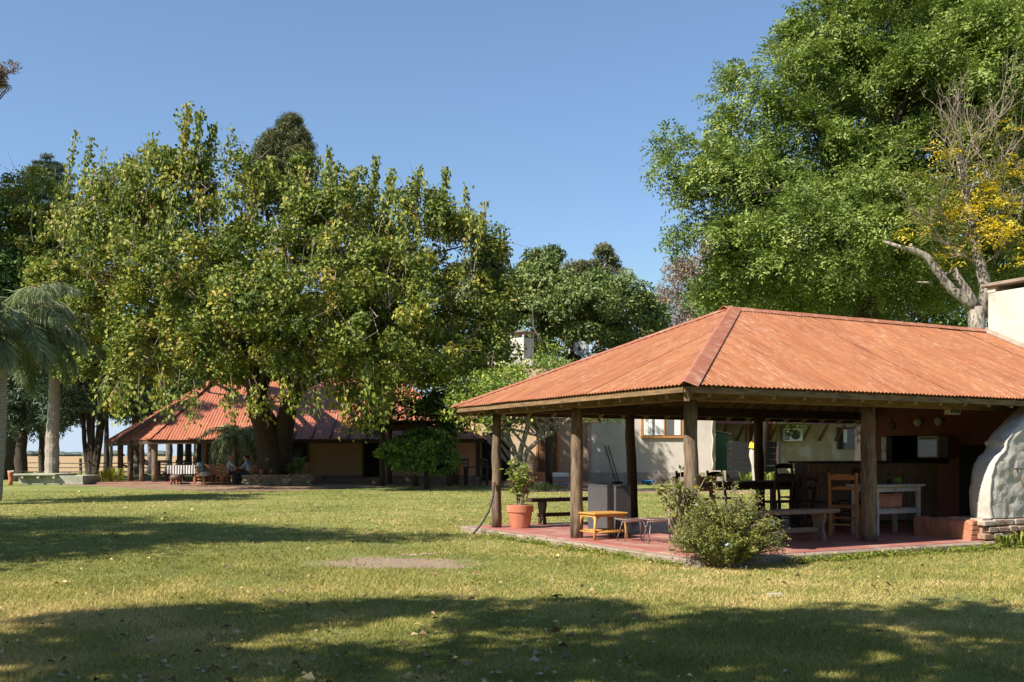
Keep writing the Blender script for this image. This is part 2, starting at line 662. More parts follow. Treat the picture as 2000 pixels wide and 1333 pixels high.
# ------------------------------------------------------------------ materials
def roof_mat(name, base, base2, pale, dark, amount=0.5, rough=0.55):
    m = bpy.data.materials.new(name)
    m.use_nodes = True
    nt = m.node_tree
    N = nt.nodes.new
    Lk = nt.links.new
    b = nt.nodes['Principled BSDF']
    b.inputs['Roughness'].default_value = rough
    b.inputs['Specular IOR Level'].default_value = 0.25
    uv = N('ShaderNodeUVMap'); uv.uv_map = 'UVMap'
    oi = N('ShaderNodeObjectInfo')
    tc = N('ShaderNodeTexCoord')
    def noise(vec, sc, detail=4, stretch=(1, 1, 1), rough=0.6):
        mp = N('ShaderNodeMapping'); mp.inputs['Scale'].default_value = stretch
        Lk(vec, mp.inputs[0])
        n = N('ShaderNodeTexNoise'); n.inputs['Scale'].default_value = sc; n.inputs['Detail'].default_value = detail
        n.inputs['Roughness'].default_value = rough
        Lk(mp.outputs[0], n.inputs['Vector'])
        return n.outputs['Fac']
    def rng_(v, a, c, lo=0.0, hi=1.0):
        r = N('ShaderNodeMapRange'); r.inputs[1].default_value = a; r.inputs[2].default_value = c
        r.inputs[3].default_value = lo; r.inputs[4].default_value = hi
        Lk(v, r.inputs[0]); return r.outputs[0]
    def mul(a, c):
        q = N('ShaderNodeMath'); q.operation = 'MULTIPLY'; Lk(a, q.inputs[0])
        if isinstance(c, float): q.inputs[1].default_value = c
        else: Lk(c, q.inputs[1])
        return q.outputs[0]
    def mix(fac, a, c):
        q = N('ShaderNodeMix'); q.data_type = 'RGBA'
        Lk(fac, q.inputs['Factor'])
        for s, x in ((6, a), (7, c)):
            if isinstance(x, tuple): q.inputs[s].default_value = (*x, 1)
            else: Lk(x, q.inputs[s])
        return q.outputs[2]
    streak = noise(uv.outputs[0], 1.0, 6, (34, 4.2, 1), 0.75)
    patch = noise(tc.outputs['Object'], 0.9, 4)
    fine = noise(tc.outputs['Object'], 14.0, 4)
    blot = noise(uv.outputs[0], 1.0, 3, (5, 0.7, 1))
    col = mix(rng_(blot, 0.35, 0.65), base, base2)
    col = mix(rng_(oi.outputs['Random'], 0.55, 1.0, 0.0, 0.35), col, (base2[0] * 1.15, base2[1] * 1.25, base2[2] * 1.1))
    # per sheet amount of worn paint
    wear = rng_(oi.outputs['Random'], 0.0, 1.0, 0.55, 1.0)
    s = mul(rng_(streak, 0.51, 0.64), rng_(patch, 0.34, 0.56))
    s = mul(mul(s, wear), float(amount))
    col = mix(s, col, pale)
    d = mul(rng_(noise(uv.outputs[0], 1.0, 4, (13, 1.1, 1)), 0.54, 0.72), 0.7)
    col = mix(d, col, dark)
    col = mix(mul(rng_(fine, 0.58, 0.75), 0.25), col, dark)
    Lk(col, b.inputs['Base Color'])
    return m

M = {}
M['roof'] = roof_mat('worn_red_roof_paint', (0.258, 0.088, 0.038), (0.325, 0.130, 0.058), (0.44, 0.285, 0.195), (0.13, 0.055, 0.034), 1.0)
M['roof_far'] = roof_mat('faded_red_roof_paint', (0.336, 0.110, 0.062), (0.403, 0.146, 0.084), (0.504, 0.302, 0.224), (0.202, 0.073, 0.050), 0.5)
M['flash'] = mat('flashing_paint', (0.295, 0.102, 0.057), (0.365, 0.145, 0.083), 0.5, 2.5, c3=(0.423, 0.262, 0.177), s3=5, t3=(0.55, 0.7))
M['post'] = mat('weathered_post_wood', (0.088, 0.057, 0.036), (0.238, 0.170, 0.115), 0.85, 7.0, (3.2, 3.2, 0.5), 0.02, c3=(0.062, 0.041, 0.028), s3=3.2, t3=(0.52, 0.68), detail=8)
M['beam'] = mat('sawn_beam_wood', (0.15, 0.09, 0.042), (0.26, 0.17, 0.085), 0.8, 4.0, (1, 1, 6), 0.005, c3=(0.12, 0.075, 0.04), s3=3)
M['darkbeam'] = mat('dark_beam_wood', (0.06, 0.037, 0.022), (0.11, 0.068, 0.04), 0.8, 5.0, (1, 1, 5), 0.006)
M['rafter'] = mat('rafter_wood', (0.17, 0.105, 0.055), (0.26, 0.17, 0.09), 0.8, 4.0, (1, 4, 4), 0.004)
M['floor'] = mat('red_cement_floor', (0.31, 0.105, 0.085), (0.40, 0.165, 0.13), 0.5, 1.6, (1, 1, 1), 0.002, 30, c3=(0.42, 0.27, 0.21), s3=2.6, t3=(0.48, 0.72), spec=0.4)
M['oldfloor'] = mat('dusty_red_floor', (0.22, 0.105, 0.075), (0.31, 0.17, 0.125), 0.7, 1.5, c3=(0.33, 0.23, 0.17), s3=0.9)
M['kerb'] = mat('old_concrete', (0.22, 0.165, 0.125), (0.33, 0.26, 0.20), 0.9, 3.5, (1, 1, 1), 0.01, 14, c3=(0.14, 0.11, 0.08), s3=2.2, t3=(0.5, 0.75))
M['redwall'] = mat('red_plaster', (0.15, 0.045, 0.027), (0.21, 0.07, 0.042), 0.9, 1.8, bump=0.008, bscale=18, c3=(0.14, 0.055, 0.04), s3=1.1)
M['soot_and_shade'] = mat('soot_and_shade', (0.012, 0.011, 0.01), (0.025, 0.022, 0.02), 0.95, 3)  # real soot in the firebox; elsewhere painted darkness of unlit openings
M['white'] = mat('whitewash', (0.446, 0.418, 0.374), (0.518, 0.497, 0.454), 0.9, 2.2, bump=0.012, bscale=9, c3=(0.302, 0.266, 0.209), s3=1.4, t3=(0.58, 0.8))
M['chim'] = mat('limewashed_masonry', (0.449, 0.408, 0.333), (0.517, 0.483, 0.408), 0.9, 2.0, bump=0.015, bscale=8, c3=(0.204, 0.170, 0.109), s3=2.6, t3=(0.60, 0.74))
M['oven'] = mat('lumpy_limewash', (0.408, 0.367, 0.317), (0.530, 0.490, 0.438), 0.95, 3.0, bump=0.045, bscale=5.5, c3=(0.347, 0.286, 0.224), s3=4, t3=(0.58, 0.75))
M['brick'] = mat('old_brick', (0.24, 0.15, 0.10), (0.40, 0.28, 0.20), 0.95, 6, bump=0.012, bscale=20, c3=(0.42, 0.36, 0.30), s3=3)
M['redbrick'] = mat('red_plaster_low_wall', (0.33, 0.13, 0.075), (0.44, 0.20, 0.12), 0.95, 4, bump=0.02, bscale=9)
M['slat'] = mat('bar_slat_wood', (0.255, 0.158, 0.090), (0.405, 0.270, 0.165), 0.75, 5, (6, 6, 0.6), 0.003)
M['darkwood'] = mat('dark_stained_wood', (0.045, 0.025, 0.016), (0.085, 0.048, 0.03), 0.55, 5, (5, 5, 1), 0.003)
M['greywood'] = mat('weathered_bench_wood', (0.15, 0.105, 0.075), (0.26, 0.19, 0.14), 0.85, 5, (1.5, 8, 8), 0.006)
M['orangewood'] = mat('orange_varnished_wood', (0.30, 0.115, 0.035), (0.40, 0.17, 0.055), 0.45, 5, (6, 6, 1), 0.002)
M['bamboo'] = mat('amber_bamboo', (0.42, 0.20, 0.045), (0.56, 0.30, 0.08), 0.45, 9, (4, 4, 1), 0.003)
M['painted'] = mat('flaking_white_paint', (0.42, 0.38, 0.33), (0.58, 0.54, 0.48), 0.8, 6, (2, 2, 1), 0.003, c3=(0.22, 0.15, 0.09), s3=6, t3=(0.55, 0.7))
M['terracotta'] = mat('terracotta', (0.42, 0.15, 0.08), (0.54, 0.235, 0.14), 0.75, 3, bump=0.004, bscale=20, c3=(0.60, 0.36, 0.27), s3=2.5, t3=(0.55, 0.8))
M['charcoal'] = mat('charcoal_paint', (0.065, 0.062, 0.066), (0.08, 0.077, 0.08), 0.45, 2)
M['wire'] = mat('rusty_wire', (0.17, 0.115, 0.10), (0.28, 0.21, 0.19), 0.45, 20, metal=0.4)
M['iron'] = mat('rusty_iron', (0.12, 0.06, 0.035), (0.2, 0.11, 0.065), 0.7, 20, metal=0.3)
M['black'] = mat('black_rubber', (0.035, 0.035, 0.037), (0.06, 0.06, 0.06), 0.5, 8)
M['ochre'] = mat('ochre_plaster', (0.562, 0.367, 0.173), (0.626, 0.421, 0.216), 0.9, 1.2, bump=0.008, bscale=10)
M['cream'] = mat('cream_plaster', (0.493, 0.357, 0.221), (0.561, 0.425, 0.281), 0.9, 1.2, bump=0.008, bscale=10)
M['peach'] = mat('peach_plaster', (0.62, 0.33, 0.18), (0.68, 0.39, 0.22), 0.9, 1.2)
M['offwhite'] = mat('white_plaster', (0.46, 0.41, 0.36), (0.52, 0.47, 0.42), 0.9, 1.0, bump=0.014, bscale=7, c3=(0.38, 0.34, 0.30), s3=0.9, t3=(0.5, 0.8))
M['plinth'] = mat('grey_render_plinth', (0.26, 0.225, 0.19), (0.35, 0.31, 0.265), 0.95, 2, bump=0.01, bscale=9)
M['yellowold'] = mat('peeling_cream_wall', (0.36, 0.29, 0.17), (0.43, 0.36, 0.23), 0.9, 1.5, bump=0.006, bscale=8, c3=(0.50, 0.46, 0.38), s3=0.8, t3=(0.54, 0.62))
M['doorwood'] = mat('brown_door_wood', (0.12, 0.058, 0.028), (0.18, 0.09, 0.045), 0.6, 4, (6, 6, 1))
M['orangeframe'] = mat('orange_frame_paint', (0.42, 0.17, 0.05), (0.5, 0.22, 0.07), 0.55, 4)
M['step'] = mat('orange_step_cement', (0.52, 0.19, 0.09), (0.6, 0.25, 0.13), 0.7, 4)
M['glass'] = mat('window_glass', (0.10, 0.105, 0.10), (0.14, 0.145, 0.14), 0.08, 2, spec=0.7)
M['darkglass'] = mat('dark_window_glass', (0.02, 0.022, 0.024), (0.03, 0.03, 0.032), 0.1, 2, spec=0.6)
M['curtain'] = mat('white_curtain', (0.6, 0.6, 0.58), (0.7, 0.7, 0.68), 0.9, 3)
M['green'] = mat('green_paint', (0.05, 0.13, 0.065), (0.07, 0.165, 0.085), 0.6, 3, (5, 5, 0.5))
M['tar'] = mat('blackened_boards', (0.011, 0.011, 0.013), (0.025, 0.025, 0.028), 0.8, 4, (1, 6, 6))
M['stump'] = mat('bleached_trunk', (0.34, 0.30, 0.25), (0.50, 0.45, 0.39), 0.9, 4, (2, 2, 0.6), 0.02)
M['cloth_yellow'] = mat('yellow_cloth', (0.85, 0.55, 0.03), (0.9, 0.62, 0.05), 0.9, 6)
M['plastic'] = mat('white_plastic', (0.7, 0.7, 0.68), (0.75, 0.75, 0.73), 0.45, 3)
M['greyplastic'] = mat('grey_plastic', (0.22, 0.23, 0.26), (0.26, 0.27, 0.30), 0.5, 3)
M['orangeplastic'] = mat('orange_plastic', (0.7, 0.17, 0.05), (0.75, 0.2, 0.06), 0.45, 3)
M['blue'] = mat('blue_plastic', (0.02, 0.13, 0.42), (0.03, 0.16, 0.48), 0.4, 3)
M['dish'] = mat('dish_grey', (0.338, 0.338, 0.330), (0.375, 0.375, 0.367), 0.5, 3)
M['print'] = mat('dark_grey_print', (0.06, 0.06, 0.075), (0.07, 0.07, 0.085), 0.6, 3)
M['concrete'] = mat('mossy_concrete', (0.24, 0.25, 0.19), (0.34, 0.35, 0.27), 0.95, 3, bump=0.01, bscale=12, c3=(0.42, 0.42, 0.35), s3=2)
M['stone'] = mat('flat_stones', (0.21, 0.165, 0.115), (0.34, 0.27, 0.19), 0.95, 5, bump=0.01, bscale=12)
M['lime'] = mat('green_fruit_skin', (0.16, 0.24, 0.03), (0.22, 0.30, 0.05), 0.4, 8)
M['rattan'] = mat('rattan_cane', (0.33, 0.19, 0.075), (0.45, 0.28, 0.12), 0.6, 12, (3, 3, 1))
M['leather'] = mat('brown_leather', (0.09, 0.055, 0.045), (0.14, 0.09, 0.075), 0.55, 6)
M['redwood'] = mat('red_painted_wood', (0.45, 0.09, 0.035), (0.52, 0.12, 0.05), 0.5, 4)
M['pinkcloth'] = mat('pink_cloth', (0.46, 0.21, 0.17), (0.52, 0.26, 0.21), 0.9, 5)
M['darkcloth'] = mat('dark_cloth', (0.03, 0.032, 0.04), (0.05, 0.052, 0.06), 0.9, 5)
M['fabric_pattern'] = mat('blue_white_pattern_fabric', (0.09, 0.12, 0.14), (0.62, 0.62, 0.6), 0.95, 7, detail=1.0)
M['cushion_roll'] = mat('cream_fabric', (0.55, 0.49, 0.4), (0.65, 0.59, 0.5), 0.95, 6)
M['skin'] = mat('skin', (0.50, 0.28, 0.19), (0.56, 0.33, 0.23), 0.55, 8)
M['shirt_blue'] = mat('light_blue_shirt', (0.34, 0.42, 0.55), (0.42, 0.5, 0.62), 0.9, 6)
M['shirt_pale'] = mat('pale_blue_top', (0.42, 0.46, 0.52), (0.55, 0.58, 0.62), 0.9, 14, (1, 1, 4))
M['jeans'] = mat('dark_jeans', (0.03, 0.04, 0.065), (0.05, 0.06, 0.09), 0.9, 9)
M['hair_black'] = mat('black_hair', (0.012, 0.01, 0.009), (0.02, 0.017, 0.015), 0.5, 20)
M['hair_blond'] = mat('fair_hair', (0.36, 0.22, 0.12), (0.45, 0.3, 0.17), 0.55, 20)
M['bark'] = mat('dark_bark', (0.028, 0.022, 0.016), (0.075, 0.058, 0.042), 0.95, 3.5, (3, 3, 0.6), 0.06)
M['bark_grey'] = mat('grey_bark', (0.12, 0.10, 0.08), (0.25, 0.215, 0.18), 0.95, 5, (3, 3, 0.6), 0.03, c3=(0.07, 0.06, 0.045), s3=4, t3=(0.5, 0.62))
M['bark_pale'] = mat('pale_dead_bark', (0.17, 0.145, 0.115), (0.40, 0.35, 0.29), 0.95, 5, (2, 2, 0.7), 0.04, c3=(0.08, 0.065, 0.05), s3=6, t3=(0.5, 0.62))
M['twig'] = mat('thin_twig', (0.20, 0.155, 0.11), (0.32, 0.26, 0.20), 0.9, 8)
M['palmbark'] = mat('ringed_palm_bark', (0.20, 0.165, 0.13), (0.40, 0.35, 0.295), 0.95, 5, (0.6, 0.6, 5), 0.03)
M['stem'] = mat('plant_stem', (0.10, 0.10, 0.04), (0.2, 0.16, 0.08), 0.8, 9)

def striped(name, a, b, scale, direction='X'):
    m = bpy.data.materials.new(name)
    m.use_nodes = True
    nt = m.node_tree
    bs = nt.nodes['Principled BSDF']
    bs.inputs['Roughness'].default_value = 0.95
    tc = nt.nodes.new('ShaderNodeTexCoord')
    w = nt.nodes.new('ShaderNodeTexWave')
    w.bands_direction = direction
    w.inputs['Scale'].default_value = scale
    w.inputs['Distortion'].default_value = 0.4
    nt.links.new(tc.outputs['Object'], w.inputs['Vector'])
    rp = nt.nodes.new('ShaderNodeValToRGB')
    rp.color_ramp.interpolation = 'CONSTANT'
    rp.color_ramp.elements[0].color = (*a, 1)
    rp.color_ramp.elements[1].color = (*b, 1)
    rp.color_ramp.elements[1].position = 0.5
    nt.links.new(w.outputs['Fac'], rp.inputs[0])
    nt.links.new(rp.outputs[0], bs.inputs['Base Color'])
    return m

M['stripes'] = striped('black_white_stripe_cloth', (0.6, 0.58, 0.55), (0.045, 0.04, 0.04), 2.1)
M['hammock'] = striped('red_striped_cloth', (0.38, 0.07, 0.05), (0.5, 0.36, 0.25), 3.0, 'Z')

# leaves
M['mulberry'] = leaf_mat('mulberry_leaf', [(0.0, (0.070, 0.108, 0.022)), (0.35, (0.141, 0.184, 0.034)), (0.62, (0.240, 0.266, 0.048)), (0.84, (0.348, 0.329, 0.058)), (0.96, (0.470, 0.342, 0.060)), (1.0, (0.310, 0.207, 0.100))], 0.5, 0.22, 0.22)
M['bigtree'] = leaf_mat('pinnate_leaf', [(0.0, (0.088, 0.136, 0.028)), (0.4, (0.163, 0.228, 0.046)), (0.75, (0.255, 0.319, 0.072)), (1.0, (0.352, 0.383, 0.125))], 0.5, 0.22, 0.25)
M['evergreen'] = leaf_mat('evergreen_leaf', [(0.0, (0.062, 0.100, 0.026)), (0.5, (0.125, 0.172, 0.042)), (1.0, (0.25, 0.285, 0.08))], 0.5, 0.2)
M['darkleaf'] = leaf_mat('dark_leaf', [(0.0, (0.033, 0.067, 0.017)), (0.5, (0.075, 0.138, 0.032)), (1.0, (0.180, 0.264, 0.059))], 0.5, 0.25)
M['eucalypt'] = leaf_mat('eucalypt_leaf', [(0.0, (0.09, 0.11, 0.045)), (0.5, (0.165, 0.18, 0.085)), (1.0, (0.27, 0.26, 0.14))], 0.55, 0.3)
M['drytree'] = leaf_mat('dry_grey_leaf', [(0.0, (0.168, 0.132, 0.090)), (0.5, (0.259, 0.204, 0.138)), (1.0, (0.363, 0.258, 0.180))], 0.6, 0.25)
M['pine'] = leaf_mat('pine_needle', [(0.0, (0.056, 0.079, 0.030)), (0.5, (0.135, 0.147, 0.052)), (1.0, (0.252, 0.233, 0.086))], 0.55, 0.15)
M['bluepine'] = leaf_mat('blue_green_needle', [(0.0, (0.050, 0.089, 0.064)), (0.5, (0.096, 0.150, 0.100)), (1.0, (0.186, 0.239, 0.149))], 0.55, 0.1)
M['brownpine'] = leaf_mat('brown_needle', [(0.0, (0.10, 0.065, 0.03)), (0.5, (0.19, 0.125, 0.06)), (1.0, (0.27, 0.19, 0.1))], 0.6, 0.2)
M['yellowleaf'] = leaf_mat('yellow_autumn_leaf', [(0.0, (0.50, 0.36, 0.03)), (0.5, (0.68, 0.53, 0.06)), (1.0, (0.74, 0.62, 0.13))], 0.5, 0.35)
M['limeleaf'] = leaf_mat('yellow_green_leaf', [(0.0, (0.09, 0.12, 0.025)), (0.6, (0.17, 0.195, 0.038)), (1.0, (0.34, 0.27, 0.045))], 0.5, 0.35)
M['lemonleaf'] = leaf_mat('citrus_leaf', [(0.0, (0.09, 0.15, 0.03)), (0.5, (0.20, 0.28, 0.05)), (0.85, (0.33, 0.38, 0.08)), (1.0, (0.5, 0.46, 0.08))], 0.45, 0.28, 0.35)
M['citrus'] = leaf_mat('dark_citrus_leaf', [(0.0, (0.060, 0.120, 0.022)), (0.5, (0.144, 0.246, 0.042)), (1.0, (0.300, 0.420, 0.077))], 0.35, 0.3, 0.5)
M['palm'] = leaf_mat('palm_leaflet', [(0.0, (0.099, 0.139, 0.060)), (0.5, (0.225, 0.277, 0.132)), (1.0, (0.423, 0.462, 0.277))], 0.38, 0.3, 0.5)
M['deadpalm'] = leaf_mat('dead_palm_leaf', [(0.0, (0.15, 0.115, 0.07)), (1.0, (0.32, 0.26, 0.17))], 0.8, 0.1)
M['bush'] = leaf_mat('shrub_leaf', [(0.0, (0.095, 0.124, 0.030)), (0.45, (0.200, 0.224, 0.050)), (0.8, (0.322, 0.312, 0.073)), (1.0, (0.435, 0.298, 0.110))], 0.5, 0.3)
M['weed'] = leaf_mat('weed_leaf', [(0.0, (0.097, 0.144, 0.024)), (0.6, (0.194, 0.240, 0.036)), (1.0, (0.389, 0.348, 0.060))], 0.5, 0.3)
M['grass'] = leaf_mat('grass_blade', [(0.0, (0.151, 0.164, 0.038)), (0.45, (0.284, 0.272, 0.067)), (0.75, (0.446, 0.366, 0.119)), (1.0, (0.676, 0.484, 0.240))], 0.6, 0.3, 0.25)
M['litter'] = leaf_mat('dry_fallen_leaf', [(0.0, (0.13, 0.075, 0.035)), (0.5, (0.30, 0.20, 0.10)), (0.85, (0.45, 0.35, 0.22)), (1.0, (0.55, 0.46, 0.12))], 0.7, 0.15)
M['blueflower'] = leaf_mat('pale_blue_petal', [(0.0, (0.40, 0.48, 0.80)), (1.0, (0.6, 0.66, 0.85))], 0.6, 0.2)
# ------------------------------------------------------------------ ground
def ground_mat(name, stops, patch_col, scale=1.0, bare=()):
    m = bpy.data.materials.new(name)
    m.use_nodes = True
    nt = m.node_tree
    N = nt.nodes.new; Lk = nt.links.new
    b = nt.nodes['Principled BSDF']
    b.inputs['Roughness'].default_value = 0.95
    b.inputs['Specular IOR Level'].default_value = 0.1
    tc = N('ShaderNodeTexCoord')
    def noise(sc, det=6, r=0.65):
        n = N('ShaderNodeTexNoise'); n.inputs['Scale'].default_value = sc * scale; n.inputs['Detail'].default_value = det
        n.inputs['Roughness'].default_value = r
        Lk(tc.outputs['Object'], n.inputs['Vector']); return n.outputs['Fac']
    a = N('ShaderNodeMath'); a.operation = 'ADD'
    h = N('ShaderNodeMath'); h.operation = 'MULTIPLY'; h.inputs[1].default_value = 0.55
    g = N('ShaderNodeMath'); g.operation = 'MULTIPLY'; g.inputs[1].default_value = 0.45
    Lk(noise(0.35, 4), h.inputs[0]); Lk(noise(9.0, 8, 0.8), g.inputs[0])
    Lk(h.outputs[0], a.inputs[0]); Lk(g.outputs[0], a.inputs[1])
    rp = N('ShaderNodeValToRGB')
    el = rp.color_ramp.elements
    while len(el) < len(stops): el.new(0.5)
    for e, (p, c) in zip(el, stops):
        e.position = p; e.color = (*c, 1)
    Lk(a.outputs[0], rp.inputs[0])
    mr = N('ShaderNodeMapRange'); mr.inputs[1].default_value = 0.60; mr.inputs[2].default_value = 0.72
    Lk(noise(0.9, 8, 0.7), mr.inputs[0])
    mx = N('ShaderNodeMix'); mx.data_type = 'RGBA'
    Lk(mr.outputs[0], mx.inputs['Factor']); Lk(rp.outputs[0], mx.inputs[6]); mx.inputs[7].default_value = (*patch_col, 1)
    col = mx.outputs[2]
    for (cx, cy, rx, ry) in bare:      # worn bare spots, ragged by noise
        mp = N('ShaderNodeMapping'); mp.vector_type = 'POINT'
        mp.inputs['Location'].default_value = (-cx / rx, -cy / ry, 0); mp.inputs['Scale'].default_value = (1 / rx, 1 / ry, 0)
        Lk(tc.outputs['Object'], mp.inputs[0])
        ln = N('ShaderNodeVectorMath'); ln.operation = 'LENGTH'; Lk(mp.outputs[0], ln.inputs[0])
        ad = N('ShaderNodeMath'); ad.operation = 'MULTIPLY_ADD'; Lk(noise(2.2, 8, 0.75), ad.inputs[0]); ad.inputs[1].default_value = 1.9; Lk(ln.outputs['Value'], ad.inputs[2])
        r2 = N('ShaderNodeMapRange'); r2.inputs[1].default_value = 1.95; r2.inputs[2].default_value = 1.6
        Lk(ad.outputs[0], r2.inputs[0])
        dn = N('ShaderNodeMix'); dn.data_type = 'RGBA'; Lk(noise(7.0, 6, 0.7), dn.inputs['Factor']); dn.inputs[6].default_value = (0.22, 0.155, 0.105, 1); dn.inputs[7].default_value = (0.46, 0.35, 0.25, 1)
        m3 = N('ShaderNodeMix'); m3.data_type = 'RGBA'; Lk(r2.outputs[0], m3.inputs['Factor']); Lk(col, m3.inputs[6]); Lk(dn.outputs[2], m3.inputs[7])
        col = m3.outputs[2]
    Lk(col, b.inputs['Base Color'])
    bp = N('ShaderNodeBump'); bp.inputs['Strength'].default_value = 0.8; bp.inputs['Distance'].default_value = 0.05
    Lk(noise(22.0, 6, 0.8), bp.inputs['Height']); Lk(bp.outputs[0], b.inputs['Normal'])
    return m

BARE = ((-1.85, 14.9, 1.25, 0.95), (-1.2, 14.5, .8, .5))
M['lawn'] = ground_mat('lawn_soil_and_turf', [(0.34, (0.12, 0.14, 0.04)), (0.48, (0.20, 0.225, 0.066)), (0.60, (0.275, 0.28, 0.10)), (0.74, (0.40, 0.335, 0.17))], (0.30, 0.225, 0.12), 1.0, BARE)
M['field'] = ground_mat('dry_field', [(0.3, (0.27, 0.18, 0.085)), (0.5, (0.36, 0.25, 0.13)), (0.7, (0.42, 0.31, 0.17))], (0.24, 0.19, 0.09), 0.05)
M['dirt'] = ground_mat('bare_dirt', [(0.34, (0.23, 0.155, 0.10)), (0.5, (0.33, 0.235, 0.16)), (0.7, (0.43, 0.325, 0.24))], (0.22, 0.16, 0.09), 2.0)
M['yard'] = ground_mat('reddish_yard_earth', [(0.34, (0.18, 0.115, 0.075)), (0.5, (0.28, 0.185, 0.125)), (0.7, (0.38, 0.265, 0.185))], (0.2, 0.16, 0.07), 1.5)

def sheet(name, pts, z, material):
    me = bpy.data.meshes.new(name)
    me.from_pydata([(x, y, z) for x, y in pts], [], [tuple(range(len(pts)))])
    o = link(name, me, material)
    o['kind'] = 'structure'
    return o

sheet('field', [(-4000, -400), (4000, -400), (4000, 6000), (-4000, 6000)], -0.012, M['field'])
sheet('lawn', [(-160, -60), (160, -60), (160, 86), (-160, 86)], 0.0, M['lawn'])

def blob(cx, cy, rx, ry, n=48, seed=0, amp=0.18):
    r = random.Random(seed)
    ph = [r.uniform(0, 6.28) for _ in range(5)]
    pts = []
    for i in range(n):
        a = 2 * math.pi * i / n
        k = 1 + sum(amp / (j + 1) * math.sin((j + 2) * a + ph[j]) for j in range(5)) + r.uniform(-amp, amp) * 0.35
        pts.append((cx + rx * k * math.cos(a), cy + ry * k * math.sin(a)))
    return pts

yard_pts = [(-27, 62), (-26.5, 55.5), (-21, 51), (-16.5, 46.5), (-13, 44.2), (-10.5, 44.5), (-8.5, 47.5), (-6.0, 51.5), (-3.5, 53.0), (1, 54.6), (12, 54.8), (12, 62)]
sheet('yard_ground', yard_pts, 0.004, M['yard'])
sheet('sandy_ground', blob(5.5, 44.5, 5.5, 3.0, 60, 9, 0.2), 0.004, M['dirt'])

# far woods on the horizon, one uneven strip of tree masses
rg = np.random.default_rng(5)
mbw = MB()
x = -1700.0
while x < 1700:
    w = rg.uniform(18, 46); hh = rg.uniform(7, 13)
    y = 1900 + rg.uniform(-60, 60)
    prof = [(w * 0.5, 0.0), (w * 0.58, hh * 0.45), (w * 0.4, hh * 0.85), (w * 0.12, hh * (1 + rg.uniform(-.1, .2))), (0.0, hh)]
    mbw.lathe(prof, (x, y, -0.5), 7, 1.0, 1.0)
    x += w * rg.uniform(0.45, 0.8)
M['farwood'] = mat('far_tree_mass', (0.07, 0.10, 0.085), (0.11, 0.14, 0.115), 0.95, 0.1)
mbw.build('far_woods', M['farwood'], kind='stuff')

# ------------------------------------------------------------------ pavilion frame: u along the front edge, v along the left edge
A0 = Vector((2.65, 14.07, 0)); AU = Vector((0.8805, 0.4740, 0)); AV = Vector((-0.4740, 0.8805, 0))
ANG_U = math.atan2(AU.y, AU.x)
def PV(u, v, z):
    p = A0 + AU * u + AV * v
    return (p.x, p.y, z)

def in_slab(x, y, pad=0.0):
    dx = x - A0.x; dy = y - A0.y
    u = dx * AU.x + dy * AU.y; v = dx * AV.x + dy * AV.y
    return (u > -pad) & (u < 13 + pad) & (v > -pad) & (v < 7.9 + pad)

def in_poly(x, y, poly):
    c = np.zeros(len(x), bool)
    n = len(poly); j = n - 1
    for i in range(n):
        xi, yi = poly[i]; xj, yj = poly[j]
        t = ((yi > y) != (yj > y)) & (x < (xj - xi) * (y - yi) / (yj - yi + 1e-12) + xi)
        c ^= t
        j = i
    return c

# ------------------------------------------------------------------ grass blades: short mown turf, thinner with distance
def vnoise(x, y, sc, seed):
    r = np.random.default_rng(seed)
    g = r.uniform(0, 1, (64, 64))
    xs = x * sc; ys = y * sc
    xi = np.floor(xs).astype(int); yi = np.floor(ys).astype(int)
    fx = xs - xi; fy = ys - yi
    fx = fx * fx * (3 - 2 * fx); fy = fy * fy * (3 - 2 * fy)
    a = g[xi % 64, yi % 64]; b = g[(xi + 1) % 64, yi % 64]; c = g[xi % 64, (yi + 1) % 64]; d = g[(xi + 1) % 64, (yi + 1) % 64]
    return (a * (1 - fx) + b * fx) * (1 - fy) + (c * (1 - fx) + d * fx) * fy

